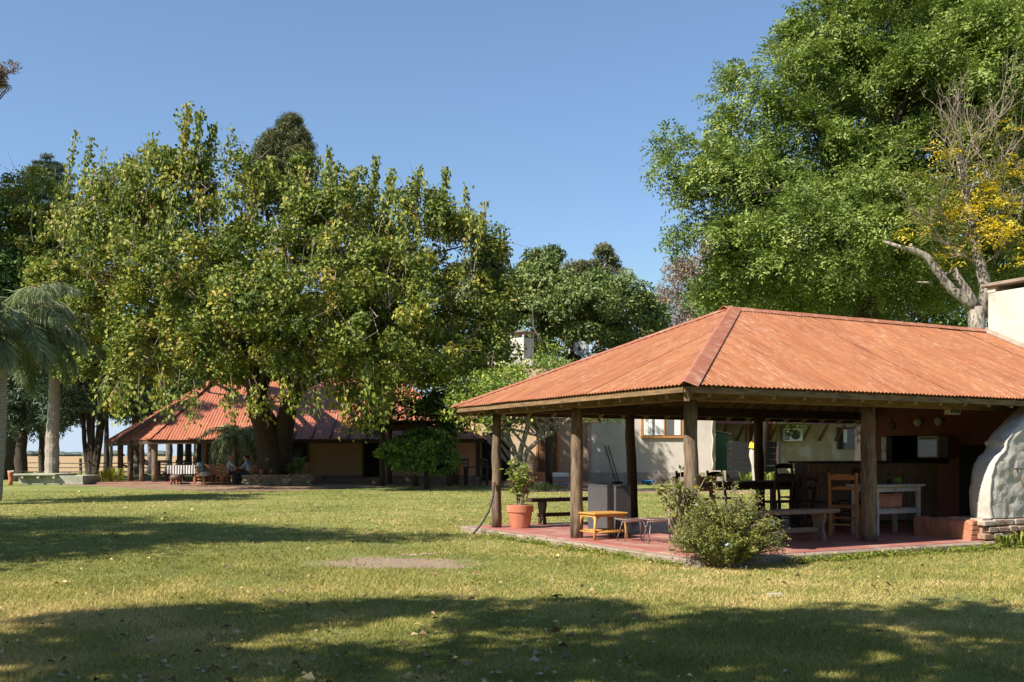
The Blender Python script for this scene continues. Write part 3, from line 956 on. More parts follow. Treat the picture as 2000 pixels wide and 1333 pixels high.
def grass():
    r = np.random.default_rng(11)
    n = 900000
    t = r.uniform(0, 1, n)
    Y0, Y1 = 5.5, 44.0
    Y = 1.0 / (1.0 / Y0 + t * (1.0 / Y1 - 1.0 / Y0))
    X = r.uniform(-1, 1, n) * (0.60 * Y + 2.5)
    keep = ~in_slab(X, Y, 0.03) & ~in_poly(X, Y, yard_pts)
    for (cx, cy, rx, ry) in BARE:
        q = np.hypot((X - cx) / rx, (Y - cy) / ry) + 0.9 * (vnoise(X, Y, 2.4, 15) - .5) + 0.7 * (vnoise(X, Y, 7.0, 16) - .5)
        keep &= r.uniform(0, 1, n) < np.clip((q - 0.55) * 1.5, 0.06, 1)
    thin = vnoise(X, Y, 0.9, 1) * 0.6 + vnoise(X, Y, 3.1, 2) * 0.4
    keep &= (thin > 0.27) | (r.uniform(0, 1, n) < 0.35)
    X, Y, thin = X[keep], Y[keep], thin[keep]
    n = len(X)
    hgt = (0.018 + 0.026 * r.uniform(0, 1, n) ** 2) * (0.7 + 0.6 * vnoise(X, Y, 0.5, 3)) * (1 + 0.012 * Y)
    tall = r.uniform(0, 1, n) > 0.9985
    hgt[tall] *= 3.2
    wid = (0.0030 + 0.00062 * Y) * r.uniform(0.7, 1.3, n)
    a = r.uniform(0, 2 * np.pi, n)
    lean = r.uniform(0.3, 1.5, n) * hgt
    b = r.uniform(0, 2 * np.pi, n)
    base = np.stack([X, Y, np.zeros(n)], 1)
    s = np.stack([np.cos(a), np.sin(a), np.zeros(n)], 1) * wid[:, None] * 0.5
    l = np.stack([np.cos(b) * lean, np.sin(b) * lean, hgt * 0.95], 1)
    v = np.stack([base - s, base + s, base + l], 1).reshape(-1, 3)
    f = np.arange(n * 3).reshape(-1, 3)
    tone = np.clip(0.36 + 0.6 * (vnoise(X, Y, 0.35, 4) - 0.35) + 0.5 * (vnoise(X, Y, 1.7, 6) - 0.45) + r.normal(0, 0.2, n), 0, 1)
    me = raw_mesh('grass', v, f, rep(tone, 3))
    o = link('grass', me, M['grass'], kind='stuff')
    o['label'] = 'short mown lawn grass with tan dry patches'

    # dry leaves lying about
    m = 2200
    t = r.uniform(0, 1, m)
    Y = 1.0 / (1.0 / 6.2 + t * (1.0 / 46.0 - 1.0 / 6.2))
    X = r.uniform(-1, 1, m) * (0.58 * Y + 1.0)
    k = ~in_slab(X, Y, 0.1) & ((X < 1.0) | (r.uniform(0, 1, m) < 0.35)) & (r.uniform(0, 1, m) < 0.35 + 0.9 * vnoise(X, Y, 0.4, 8) ** 2)
    X, Y = X[k], Y[k]
    m = len(X)
    c = np.stack([X, Y, r.uniform(0.025, 0.05, m)], 1)
    ang = r.uniform(0, 6.28, m)
    ax = np.stack([np.cos(ang), np.sin(ang), r.normal(0, 0.25, m)], 1)
    nr = np.stack([r.normal(0, 0.45, m), r.normal(0, 0.45, m), np.ones(m)], 1)
    L = (0.035 + 0.055 * r.uniform(0, 1, m) ** 1.6) * (1 + 0.022 * Y)
    v, f = leaf_arrays(c, ax, nr, L, L * r.uniform(0.5, 0.8, m), 0.35)
    me = raw_mesh('fallen_leaves', v, f, rep(np.clip(r.uniform(0, 1, m), 0, 1)))
    o = link('fallen_leaves', me, M['litter'], kind='stuff')
    o['label'] = 'dry tan leaves scattered over the lawn'
grass()
# ------------------------------------------------------------------ the open pavilion
FZ = 0.12
EU0, EV0, EV1, EU1 = -0.18, 0.12, 7.9, 13.0
EZ = 2.60
RZ = 4.48
VM = (EV0 + EV1) / 2
HALF = VM - EV0
HIPU = EU0 + 4.2
pav = thing('pavilion', 'open sided pavilion with rust red corrugated hip roof on rough wooden posts', 'pavilion', PV(6, 4, 0))

def local_T(u0, v0, z0=0.0):
    return lambda x, y, z: PV(u0 + x, v0 + y, z0 + z)

mb = MB(PV)
mb.box(0.22, 13, 0.2, 7.7, -0.05, FZ)
mb.build('floor', M['floor'], pav, bevel=0.006)
mb = MB(PV)
mb.box(0, 0.216, 0.0, 7.9, -0.06, FZ - 0.012)
mb.build('kerb', M['kerb'], pav, bevel=0.02)
mb = MB(PV)
mb.box(0.22, 13, 0.0, 0.196, -0.06, FZ - 0.010)
mb.build('kerb', M['kerb'], pav, bevel=0.02)
mb = MB(PV)
mb.box(0.22, 13, 7.704, 7.9, -0.06, FZ - 0.012)
mb.build('kerb', M['kerb'], pav, bevel=0.02)

def rough_post(u, v, z0, z1, r, seed, lean=(0, 0), name='post', material=None):
    rr = random.Random(seed)
    pts, rad = [], []
    n = 11
    for i in range(n):
        t = i / (n - 1)
        pts.append(PV(u + lean[0] * t + rr.uniform(-.009, .009), v + lean[1] * t + rr.uniform(-.009, .009), z0 + (z1 - z0) * t))
        rad.append(r * (1.10 - 0.14 * t) * rr.uniform(0.955, 1.05))
    m = MB()
    random.seed(seed)
    m.tube(pts, rad, 14, jit=0.035)
    return m.build(name, material or M['post'], pav, smooth=True)

rough_post(0.60, 0.95, FZ, 2.44, 0.106, 1)
rough_post(4.60, 1.10, FZ, 2.44, 0.128, 2, (-0.03, 0))
rough_post(8.60, 1.10, FZ, 2.44, 0.12, 3)
rough_post(0.52, 4.10, FZ, 2.44, 0.108, 4)
rough_post(0.45, 7.10, FZ, 2.44, 0.094, 5)
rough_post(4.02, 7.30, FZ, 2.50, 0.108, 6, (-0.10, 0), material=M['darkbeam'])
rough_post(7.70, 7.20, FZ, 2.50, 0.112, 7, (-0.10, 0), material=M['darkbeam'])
for k, (pp, ext) in enumerate(()):
    pass

def beam(p0, p1, w, h, m='beam', name='beam', bevel=0.008):
    b = MB()
    b.bar(p0, p1, w, h)
    return b.build(name, M[m], pav, bevel=bevel)

beam(PV(0.2, 1.0, 2.54), PV(12.0, 1.12, 2.54), 0.13, 0.2)
beam(PV(0.9, 1.01, 2.74), PV(12.0, 1.12, 2.74), 0.10, 0.18)
beam(PV(0.58, 0.6, 2.545), PV(0.46, 7.6, 2.545), 0.13, 0.2)
beam(PV(0.60, 1.1, 2.74), PV(0.60, 6.8, 2.74), 0.10, 0.18)
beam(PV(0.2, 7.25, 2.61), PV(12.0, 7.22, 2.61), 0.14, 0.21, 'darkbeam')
# eave boards
FD = 0.035
beam(PV(EU0 + 0.05, EV0 + 0.055, EZ - 0.058), PV(EU1, EV0 + 0.055, EZ - 0.085), 0.035, 0.088, 'beam', 'fascia_board', 0.004)
beam(PV(EU0 + 0.055, EV0 + 0.08, EZ - 0.058), PV(EU0 + 0.055, EV1 - 0.08, EZ - 0.058), 0.035, 0.088, 'beam', 'fascia_board', 0.004)
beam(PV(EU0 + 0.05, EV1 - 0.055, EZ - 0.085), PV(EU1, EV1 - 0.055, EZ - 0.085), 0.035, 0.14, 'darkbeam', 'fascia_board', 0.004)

# rafters, each one a part
RD = 0.16
def rafter(p0, p1, w=0.065):
    b = MB()
    b.bar(p0, p1, w, RD)
    b.build('rafter', M['rafter'], pav)
dz = -0.035 - RD / 2
u = 0.35
while u < 12.8:
    sm = min(1.0, max(0.05, (u - EU0) / 4.2)) * 0.985
    s0 = 0.016
    rafter(PV(u, EV0 + HALF * s0, EZ + (RZ - EZ) * s0 + dz), PV(u, EV0 + HALF * sm, EZ + (RZ - EZ) * sm + dz))
    rafter(PV(u, EV1 - HALF * s0, EZ + (RZ - EZ) * s0 + dz), PV(u, EV1 - HALF * sm, EZ + (RZ - EZ) * sm + dz))
    u += 0.62
v = 0.65
while v < 7.6:
    sm = min((v - EV0) / HALF, (EV1 - v) / HALF, 1) * 0.985
    rafter(PV(EU0 + 4.2 * 0.016, v, EZ + (RZ - EZ) * 0.016 + dz), PV(EU0 + 4.2 * sm, v, EZ + (RZ - EZ) * sm + dz))
    v += 0.6
for va, vb in ((EV0, VM), (EV1, VM)):
    b = MB()
    b.bar(PV(EU0 + 0.12, va + (0.1 if va < 4 else -0.1), EZ + dz - 0.02), PV(HIPU, vb, RZ + dz - 0.05), 0.08, 0.18)
    b.build('hip_rafter', M['rafter'], pav)
b = MB(); b.bar(PV(HIPU - 0.1, VM, RZ - 0.17), PV(EU1, VM, RZ - 0.17), 0.07, 0.2); b.build('ridge_beam', M['rafter'], pav)

# roof sheets
def psag(x, y):
    return 0.02 * math.sin(x * 0.7) * (y / 4.3)
C0 = Vector(PV(EU0, EV0, EZ)); C1 = Vector(PV(EU1, EV0, EZ)); R1 = Vector(PV(EU1, VM, RZ)); R0 = Vector(PV(HIPU, VM, RZ))
L0 = Vector(PV(EU0, EV1, EZ)); L1 = Vector(PV(EU1, EV1, EZ))
corrugated(pav, [C0, C1, R1, R0], M['roof'], seed=1)
corrugated(pav, [L0, C0, R0], M['roof'], seed=2)
corrugated(pav, [L1, L0, R0, R1], M['roof'], seed=3, res=4)

def cap(pa, pb, na, w=0.17, name='hip_cap', lift=0.03, seg=2, ww=None):
    """A folded flashing along a hip or ridge: two wings that follow the slopes either side."""
    pa = Vector(pa); pb = Vector(pb)
    n1, n2 = [Vector(n).normalized() for n in na]
    d = (pb - pa).normalized()
    s1 = n1.cross(d).normalized(); s2 = n2.cross(d).normalized()
    up = (n1 + n2).normalized()
    if s1.dot(up) > 0: s1 = -s1
    if s2.dot(up) > 0: s2 = -s2
    for k in range(seg):
        a = pa + (pb - pa) * (k / seg); bq = pa + (pb - pa) * ((k + 1) / seg + (0.02 if k < seg - 1 else 0))
        l = lift + 0.005 * k
        vs = []
        for p in (a, bq):
            vs += [p + s1 * w + n1 * (l * 0.85), p + s1 * w * 0.12 + up * (l + 0.012), p + s2 * w * 0.12 + up * (l + 0.012), p + s2 * (ww or w) + n2 * (l * 0.85)]
        m = MB(); m.add(vs, [(0, 1, 5, 4), (1, 2, 6, 5), (2, 3, 7, 6)])
        o = m.build(name, M['flash'], pav)
        sd = o.modifiers.new('thickness', 'SOLIDIFY'); sd.thickness = 0.006
nF = (C1 - C0).cross(R0 - C0).normalized(); nL = (C0 - L0).cross(R0 - L0).normalized(); nB = (L0 - L1).cross(R0 - L1).normalized()
nF, nL, nB = [n if n.z > 0 else -n for n in (nF, nL, nB)]
cap(C0 + nF * 0.01, R0, (nL, nF), 0.05, seg=2, ww=0.20)
cap(L0 + nL * 0.01, R0, (nL, nB), 0.15, seg=3)
cap(R0 - AU * 0.2, R1, (nF, nB), 0.19, 'ridge_cap', 0.035, 5)

# red end wall of the grill with its fire opening, under the roof
WU = 11.5
def wall_part(v0, v1, z0, z1, name='wall', m='redwall', u0=WU, u1=WU + 0.3, bevel=0.0):
    b = MB(PV); b.box(u0, u1, v0, v1, z0, z1)
    return b.build(name, M[m], pav, bevel=bevel)
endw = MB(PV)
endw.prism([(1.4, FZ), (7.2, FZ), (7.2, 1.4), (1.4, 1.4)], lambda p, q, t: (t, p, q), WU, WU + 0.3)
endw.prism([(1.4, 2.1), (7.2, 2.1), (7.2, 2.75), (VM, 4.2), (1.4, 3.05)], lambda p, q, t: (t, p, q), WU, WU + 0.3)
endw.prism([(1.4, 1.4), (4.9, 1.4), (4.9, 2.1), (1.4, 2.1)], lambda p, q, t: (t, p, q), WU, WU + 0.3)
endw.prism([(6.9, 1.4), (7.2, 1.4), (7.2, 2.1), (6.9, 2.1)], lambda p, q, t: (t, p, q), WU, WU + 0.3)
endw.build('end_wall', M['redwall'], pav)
fb = MB(PV)
fb.box(WU + 0.95, WU + 1.0, 4.9, 6.9, 1.3, 2.2); fb.box(WU + 0.3, WU + 0.95, 4.85, 4.9, 1.3, 2.2); fb.box(WU + 0.3, WU + 0.95, 6.9, 6.95, 1.3, 2.2)
fb.box(WU + 0.3, WU + 0.95, 4.9, 6.9, 1.3, 1.38); fb.box(WU + 0.3, WU + 0.95, 4.9, 6.9, 2.12, 2.2)
fb.build('fire_opening', M['soot_and_shade'], pav)
lo_ = MB(PV); lo_.box(WU - 0.006, WU + 0.1, 1.9, 4.6, FZ + 0.002, 1.85); lo_.build('dark_hearth_panel', M['soot_and_shade'], pav)  # flat black panel on the wall, painting the dark of a recess
jb = MB(PV); jb.box(WU - 0.02, WU + 0.2, 6.74, 6.89, 1.40, 2.08); jb.build('jamb_panel', M['painted'], pav)
wall_part(1.4, 1.7, FZ, 2.4, 'pier', 'soot_and_shade', 10.9, WU - 0.003)

# masonry chimney through the roof
ch = MB(PV)
ch.box(WU, WU + 1.3, 2.35, 3.86, 3.0, 5.34)
co = ch.build('chimney', M['chim'], pav, bevel=0.03)
for (a, b_, c, d) in ((WU, WU + .18, 2.35, 2.55), (WU, WU + .18, 3.66, 3.86), (WU + 1.12, WU + 1.3, 2.35, 2.55), (WU + 1.12, WU + 1.3, 3.66, 3.86)):
    p = MB(PV); p.box(a, b_, c, d, 5.34, 5.47); link('pier', p.mesh('pier'), M['chim'], co)
p = MB(PV); p.box(WU - 0.09, WU + 1.4, 2.2, 3.96, 5.472, 5.55); link('cap_slab', p.mesh('cap_slab'), M['kerb'], co, bevel=0.012)
fl = MB(PV)
s_of = lambda v: EZ + (RZ - EZ) * (v - EV0) / HALF
fl.add([(WU - 0.10, 2.2, s_of(2.2) + 0.03), (WU - 0.10, 3.9, s_of(3.9) + 0.035), (WU + 0.02, 3.9, s_of(3.9) + 0.14), (WU + 0.02, 2.2, s_of(2.2) + 0.14)], [(0, 1, 2, 3)])
fo = link('flashing', fl.mesh('flashing'), M['kerb'], co)
fo.modifiers.new('thickness', 'SOLIDIFY').thickness = 0.02

# ------------------------------------------------------------------ white masonry fireplace at the front right, on a brick base
ov = thing('masonry_oven', 'whitewashed lumpy masonry oven with bulging side beside the pavilion kerb', 'oven', PV(8.0, 0.6, 0))
prof = [(6.62, 0.50), (6.58, 0.75), (6.585, 1.0), (6.63, 1.25), (6.72, 1.46), (6.83, 1.585), (6.98, 1.67), (7.03, 1.74), (7.05, 1.86),
        (7.20, 2.0), (7.40, 2.14), (7.62, 2.28), (7.9, 2.45), (8.2, 2.72), (9.2, 2.72), (9.5, 2.45), (9.8, 2.1), (10.0, 1.8), (10.3, 1.4), (10.4, 0.9), (10.4, 0.5)]
def dense(pf, k=4):
    out = []
    for i in range(len(pf) - 1):
        for j in range(k):
            t = j / k
            out.append((pf[i][0] + (pf[i + 1][0] - pf[i][0]) * t, pf[i][1] + (pf[i + 1][1] - pf[i][1]) * t))
    out.append(pf[-1])
    return out
pf = dense(prof, 3)
rngo = np.random.default_rng(3)
vs, fs = [], []
depths = [0.235, 0.215, 0.235, 0.34, 0.48, 0.60, 0.66]
ins = [0.055, 0.02, 0.0, -0.02, -0.03, -0.01, 0.05]
cu, cz = 8.5, 1.2
for d, k in zip(depths, ins):
    for (a, z) in pf:
        q = Vector((cu - a, cz - z)); q.normalize()
        j = rngo.normal(0, 0.006)
        vs.append((a + q.x * k + j, d + rngo.normal(0, 0.006), z + q.y * k * 0.6 if z > 0.51 else z))
n = len(pf)
for i in range(len(depths) - 1):
    for k in range(n - 1):
        a = i * n + k
        fs.append((a, a + 1, a + 1 + n, a + n))
mo = MB(PV); mo.add(vs, fs)
# front face as a lumpy grid inside the outline
gu = np.linspace(6.6, 10.4, 70); gz = np.linspace(0.5, 2.72, 44)
def inside(a, z):
    return bool(in_poly(np.array([a]), np.array([z]), prof)[0])
lump = lambda a, z: 0.022 * (vnoise(np.array([a * 1.0]), np.array([z]), 4.5, 21)[0] - .5) + 0.03 * (vnoise(np.array([a * 1.0]), np.array([z]), 9.0, 22)[0] - .5) + 0.014 * (vnoise(np.array([a * 1.0]), np.array([z]), 21.0, 23)[0] - .5)
ff_v, ff_f, idx = [], [], {}
for i, z in enumerate(gz):
    # left and right limit of the outline on this row
    xs = []
    for k in range(len(prof) - 1):
        (a0, z0), (a1, z1) = prof[k], prof[k + 1]
        if (z0 - z) * (z1 - z) <= 0 and abs(z1 - z0) > 1e-6:
            xs.append(a0 + (a1 - a0) * (z - z0) / (z1 - z0))
    lo, hi = (min(xs), max(xs)) if xs else (8.2, 9.2)
    lo += 0.05; hi -= 0.05
    for j in range(70):
        a = lo + (hi - lo) * j / 69
        e = min(1.0, (a - lo) / 0.12, (hi - a) / 0.12)
        idx[(i, j)] = len(ff_v)
        ff_v.append((a, 0.235 - 0.018 * max(0, min(1, e)) + lump(a, z) * max(0.15, min(1, e)), z))
for i in range(43):
    for j in range(69):
        ff_f.append((idx[(i, j)], idx[(i, j + 1)], idx[(i + 1, j + 1)], idx[(i + 1, j)]))
mo.build('body', M['oven'], ov, smooth=True)
fm = MB(PV); fm.add(ff_v, ff_f)
fm.build('front_face', M['oven'], ov, smooth=True)
lg = MB(PV); lg.box(7.02, 7.6, 0.27, 0.65, 1.77, 1.86); lg.build('ledge', M['oven'], ov, bevel=0.02)
# brick base: separate bricks in three courses
rb = random.Random(4)
for c in range(4):
    z0 = 0.02 + c * 0.118
    uu = 6.36 + (0.0 if c % 2 else 0.12) + rb.uniform(0, .03)
    while uu < 10.2:
        w = rb.uniform(0.24, 0.31)
        b = MB(PV)
        dv = rb.uniform(-0.025, 0.025)
        b.box(uu, uu + w - 0.02, 0.17 + dv, 0.33 + dv, z0, z0 + 0.098 + rb.uniform(-.008, .008))
        b.build('brick', M['brick'], ov, bevel=0.014)
        uu += w
bb = MB(PV); bb.box(6.42, 10.4, 0.24, 0.96, 0.0, 0.497); bb.build('base_core', M['brick'], ov)
# low red hearth wall running back from the corner
hw = thing('hearth_wall', 'low worn red plastered wall ending at the oven brick base', 'low wall', PV(6.4, 0.9, FZ))
vs, fs = [], []
N1 = 14
for i in range(N1 + 1):
    v_ = 0.34 + 1.35 * i / N1
    top = FZ + 0.34 + rb.uniform(-0.02, 0.02) - (0.05 if i == 0 else 0)
    for (a, z) in ((6.26, FZ), (6.255, top - 0.04), (6.30, top), (6.42, top + 0.005), (6.48, top - 0.05), (6.48, FZ)):
        vs.append((a + 0.02 * i / N1 * 8 + rb.uniform(-.01, .01), v_, z))
for i in range(N1):
    for k in range(5):
        a = i * 6 + k
        fs.append((a, a + 1, a + 7, a + 6))
fs.append(tuple(range(6))); fs.append(tuple(N1 * 6 + k for k in range(6)))
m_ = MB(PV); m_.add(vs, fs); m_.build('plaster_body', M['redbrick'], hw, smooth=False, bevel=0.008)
for k in range(4):
    b = MB(PV); x0 = 6.20 + 0.015 * k
    b.box(x0, x0 + 0.22, 0.30 + 0.0 * k, 0.335, FZ + 0.01 + k * 0.085, FZ + 0.085 + k * 0.085)
    b.build('brick', M['redbrick'], hw, bevel=0.01)

# rusty rake leaning on the oven, and square plate
t = thing('iron_rake', 'thin rusty iron rake with T shaped head leaning on white oven', 'rake', PV(7.5, 0.0, 0))
b = MB(PV); b.tube([(7.42, -0.16, 0.06), (7.32, -0.05, 0.7), (7.16, 0.10, 1.36)], 0.012, 6); b.build('handle', M['iron'], t)
b = MB(PV); b.tube([(6.98, 0.06, 1.365), (7.34, 0.13, 1.365)], 0.013, 6); b.build('head_bar', M['iron'], t)
for k in range(5):
    b = MB(PV); a = 7.0 + 0.08 * k; b.tube([(a, 0.065 + k * 0.016, 1.36), (a, 0.13 + k * 0.014, 1.36)], 0.008, 5); b.build('tine', M['iron'], t)
t = thing('iron_plate', 'dark square iron plate hung cornerwise on the oven face', 'plate', PV(7.6, 0.18, 1.7))
b = MB(PV); b.prism([(7.46, 1.70), (7.64, 1.86), (7.82, 1.70), (7.64, 1.54)], lambda p, q, w: (p, w, q), 0.185, 0.20); b.build('square_plate', M['iron'], t)
b = MB(PV); b.tube([(7.64, 0.19, 1.85), (7.64, 0.22, 1.92)], 0.008, 5); b.build('hook', M['iron'], t)

# old brick edging by the worn spot, and a white stick on the lawn
be = thing('brick_edging', 'few half buried red bricks at the back edge of the bare patch', 'bricks', (-1.6, 15.95, 0))
for k in range(4):
    b = MB(); x = -1.75 + k * .13 + rb.uniform(-.02, .02); y = 15.9 + .012 * k * k + rb.uniform(-.02, .02)
    b.bar((x, y, .0), (x + .11, y + .03, .006 + rb.uniform(-.005, .01)), .07, .05); b.build('brick', M['brick'], be, bevel=.008)
ws_ = thing('white_stick', 'short white stick lying alone on the near lawn', 'stick', (2.95, 11.15, .03))
b = MB(); b.bar((2.86, 11.15, .045), (3.03, 11.17, .05), .022, .014); b.build('shaft', M['painted'], ws_)
b = MB(); b.bar((3.032, 11.17, .05), (3.05, 11.172, .05), .018, .012); b.build('tip', M['kerb'], ws_)
# ------------------------------------------------------------------ furniture in the pavilion
def frame(u, v, z=FZ, rz=0.0):
    """location and rotation for a thing built in its own coordinates, x along the front edge"""
    return PV(u, v, z), ANG_U + rz

def lbox(name, m, parent, x0, x1, y0, y1, z0, z1, bevel=0.006):
    b = MB(); b.box(x0, x1, y0, y1, z0, z1)
    return b.build(name, M[m], parent, world=False, bevel=bevel)

def ltube(name, m, parent, pts, r, n=8, smooth=True):
    b = MB(); b.tube(pts, r, n)
    return b.build(name, M[m], parent, world=False, smooth=smooth)

# amber bamboo side table
loc, rz = frame(0.0, 3.26)
loc = (1.62, 17.78, FZ)
t = thing('side_table', 'amber bamboo side table with low shelf standing on sunlit red floor', 'table', loc, rz)
w, d, h = 0.33, 0.25, 0.47
b = MB(); b.box(-w - .03, w + .03, -d - .03, d + .03, h - 0.035, h); b.build('tabletop', M['bamboo'], t, world=False, bevel=0.012)
b = MB(); b.box(-w, w, -d, d, h - 0.075, h - 0.037); b.build('apron', M['bamboo'], t, world=False)
for sx in (-1, 1):
    for sy in (-1, 1):
        ltube('leg', 'bamboo', t, [(sx * w * 1.05, sy * d * 1.05, 0), (sx * w * .93, sy * d * .93, h - .04)], [0.027, 0.025])
        ltube('brace', 'bamboo', t, [(sx * w * .97, sy * d * .97, 0.27), (sx * w * .85, sy * d * .95, 0.37), (sx * w * .6, sy * d * .95, 0.415)], 0.013, 6)
        ltube('brace', 'bamboo', t, [(sx * w * .97, sy * d * .97, 0.27), (sx * w * .95, sy * d * .8, 0.37), (sx * w * .95, sy * d * .45, 0.415)], 0.013, 6)
for sy in (-1, 1):
    ltube('rail', 'bamboo', t, [(-w, sy * d, 0.13), (w, sy * d, 0.13)], 0.017)
for sx in (-1, 1):
    ltube('rail', 'bamboo', t, [(sx * w, -d, 0.13), (sx * w, d, 0.13)], 0.017)
for k in range(11):
    x = -w + 0.06 + (2 * w - 0.12) * k / 10
    ltube('slat', 'bamboo', t, [(x, -d + .01, 0.15), (x, d - .01, 0.15)], 0.014, 6)

# charcoal box cabinet
loc, rz = frame(1.34, 4.06)
t = thing('charcoal_cabinet', 'tall plain charcoal box standing behind the bamboo side table', 'cabinet', loc, rz)
lbox('body', 'charcoal', t, 0.0, 0.34, 0.0, 0.95, 0.03, 0.90, 0.006)
lbox('lid', 'charcoal', t, -0.006, 0.346, -0.006, 0.956, 0.902, 0.925, 0.004)
lbox('plinth', 'black', t, 0.02, 0.32, 0.02, 0.93, 0.0, 0.028, 0)

# low stools of bent wire
def wire_stool():
    t = thing('wire_stool', '', 'stool', (0, 0, 0))
    b = MB()
    zt = lambda x, y: 0.355 + 0.05 * (abs(x) / 0.33) ** 2 + 0.035 * (abs(y) / 0.25) ** 2 - 0.02
    for k in range(-6, 7):
        x = k * 0.05
        hy = 0.25 * math.sqrt(max(0.0, 1 - (x / 0.345) ** 2))
        if hy > 0.05:
            b.tube([(x, -hy + 2 * hy * j / 6, zt(x, -hy + 2 * hy * j / 6)) for j in range(7)], 0.0055, 4)
    for k in range(-5, 6):
        y = k * 0.045
        hx = 0.33 * math.sqrt(max(0.0, 1 - (y / 0.262) ** 2))
        b.tube([(-hx + 2 * hx * j / 8, y, zt(-hx + 2 * hx * j / 8, y) + 0.007) for j in range(9)], 0.0055, 4)
    b.build('seat_mesh', M['wire'], t, world=False, smooth=True)
    rim = MB(); pts = [(0.33 * math.cos(a), 0.25 * math.sin(a), zt(0.33 * math.cos(a), 0.25 * math.sin(a))) for a in np.linspace(0, 2 * math.pi, 25)]
    rim.tube(pts, 0.009, 5); rim.build('rim', M['wire'], t, world=False, smooth=True)
    for sx in (-1, 1):
        for sy in (-1, 1):
            ltube('leg', 'wire', t, [(sx * 0.16, sy * 0.08, 0.345), (sx * 0.23, sy * 0.2, 0.0)], 0.0105, 6)
        ltube('runner', 'wire', t, [(sx * 0.23, -0.2, 0.012), (sx * 0.23, 0.2, 0.012)], 0.0095, 6)
        ltube('crossbar', 'wire', t, [(sx * 0.16, -0.1, 0.34), (sx * 0.16, 0.1, 0.34)], 0.0095, 6)
    ltube('crossbar', 'wire', t, [(-0.2, 0, 0.33), (0.2, 0, 0.33)], 0.0095, 6)
    return t
ws = wire_stool()
ws.location = (2.10, 17.25, FZ); ws.rotation_euler = (0, 0, 0.25)
tag(ws, 'wire mesh stool nearer the bamboo table on the red floor', group='wire stools on the red floor')
dup(ws, (2.50, 16.85, FZ), 0.12, 'wire mesh stool nearer the flowering bush', scale=1.08)

# trestle benches with shaped end boards
def bench(label, loc, rz, ln, wood, seat_h=0.55, dep=0.36):
    t = thing('bench', label, 'bench', loc, rz)
    b = MB()
    n = 12
    vs, fs = [], []
    r = random.Random(ln)
    for i in range(n + 1):
        x = -ln / 2 + ln * i / n
        j = r.uniform(-.008, .008)
        vs += [(x, -dep / 2 + j, seat_h - .075), (x, dep / 2 + j, seat_h - .075), (x, dep / 2 + j, seat_h + j * .4), (x, -dep / 2 + j, seat_h + j * .4)]
    for i in range(n):
        for k in range(4):
            a = i * 4 + k; c = i * 4 + (k + 1) % 4
            fs.append((a, c, c + 4, a + 4))
    fs += [(3, 2, 1, 0), (n * 4, n * 4 + 1, n * 4 + 2, n * 4 + 3)]
    b.add(vs, fs); b.build('seat', M[wood], t, world=False, bevel=0.01)
    prof = [(-.15, 0), (-.07, 0), (-.045, .10), (.045, .10), (.07, 0), (.15, 0), (.135, .12), (.095, .2), (.12, .3), (.155, .40), (.155, seat_h - .077), (-.155, seat_h - .077), (-.155, .40), (-.12, .3), (-.095, .2), (-.135, .12)]
    for sx in (-1, 1):
        x = sx * (ln / 2 - 0.32)
        q = MB(); q.prism(prof, lambda p, z, s: (s, p, z), x - 0.03, x + 0.03); q.build('end_board', M[wood], t, world=False, bevel=0.008)
    q = MB(); q.bar((-ln / 2 + 0.2, 0, 0.20), (ln / 2 - 0.2, 0, 0.20), 0.05, 0.085); q.build('stretcher', M[wood], t, world=False, bevel=0.008)
    return t
loc, rz = frame(2.82, 1.55)
bench('long weathered wooden trestle bench behind the flowering bush', loc, rz, 2.75, 'greywood', 0.56, 0.38)
loc, rz = frame(2.42, 7.45)
bench('dark wooden trestle bench behind the potted plant at the back edge', loc, rz, 2.0, 'darkwood', 0.56, 0.32)

# ladder back chairs
def chair(wood, label, loc, rz, hb=1.10, seat='darkwood'):
    t = thing('ladder_back_chair', label, 'chair', loc, rz, 'wooden chairs under the pavilion')
    sw, sd, sh = 0.24, 0.23, 0.53
    for sx in (-1, 1):
        ltube('rear_leg', wood, t, [(sx * (sw - .01), -sd + 0.0, 0), (sx * sw, -sd + .03, sh), (sx * sw, -sd - 0.09, hb)], [0.032, 0.034, 0.028], 6, False)
        ltube('front_leg', wood, t, [(sx * (sw + .01), sd, 0), (sx * (sw + .01), sd, sh)], 0.03, 6, False)
        b = MB(); b.bar((sx * sw, -sd, 0.24), (sx * sw, sd, 0.24), 0.022, 0.03); b.build('stretcher', M[wood], t, world=False)
    b = MB(); b.box(-sw - .02, sw + .02, -sd, sd + .03, sh - .015, sh + .02); b.build('seat', M[seat], t, world=False, bevel=0.01)
    b = MB(); b.bar((-sw, sd, 0.3), (sw, sd, 0.3), 0.022, 0.035); b.build('stretcher', M[wood], t, world=False)
    b = MB(); b.bar((-sw, -sd, 0.2), (sw, -sd, 0.2), 0.022, 0.035); b.build('stretcher', M[wood], t, world=False)
    for z, hh in ((hb - 0.085, 0.10), (hb - 0.29, 0.05)):
        y = -sd + .03 - 0.12 * (z - sh) / (hb - sh)
        q = MB()
        pr = [(-sw, -hh / 2), (sw, -hh / 2), (sw, hh / 2 - .02), (0.1, hh / 2 + .012), (-0.1, hh / 2 + .012), (-sw, hh / 2 - .02)]
        q.prism(pr, lambda p, z_, s: (p, s, z + z_), y - 0.012, y + 0.012); q.build('back_rail', M[wood], t, world=False)
    return t
loc, rz = frame(5.38, 4.25); chair('darkwood', 'dark ladder back chair, left of the two close together at the long table', loc, rz)
loc, rz = frame(5.96, 4.22); chair('darkwood', 'dark ladder back chair, right of the two close together at the long table', loc, rz)
loc, rz = frame(7.35, 5.75); chair('darkwood', 'tall dark chair at the far end of the long table', loc, rz + math.pi, 1.32)
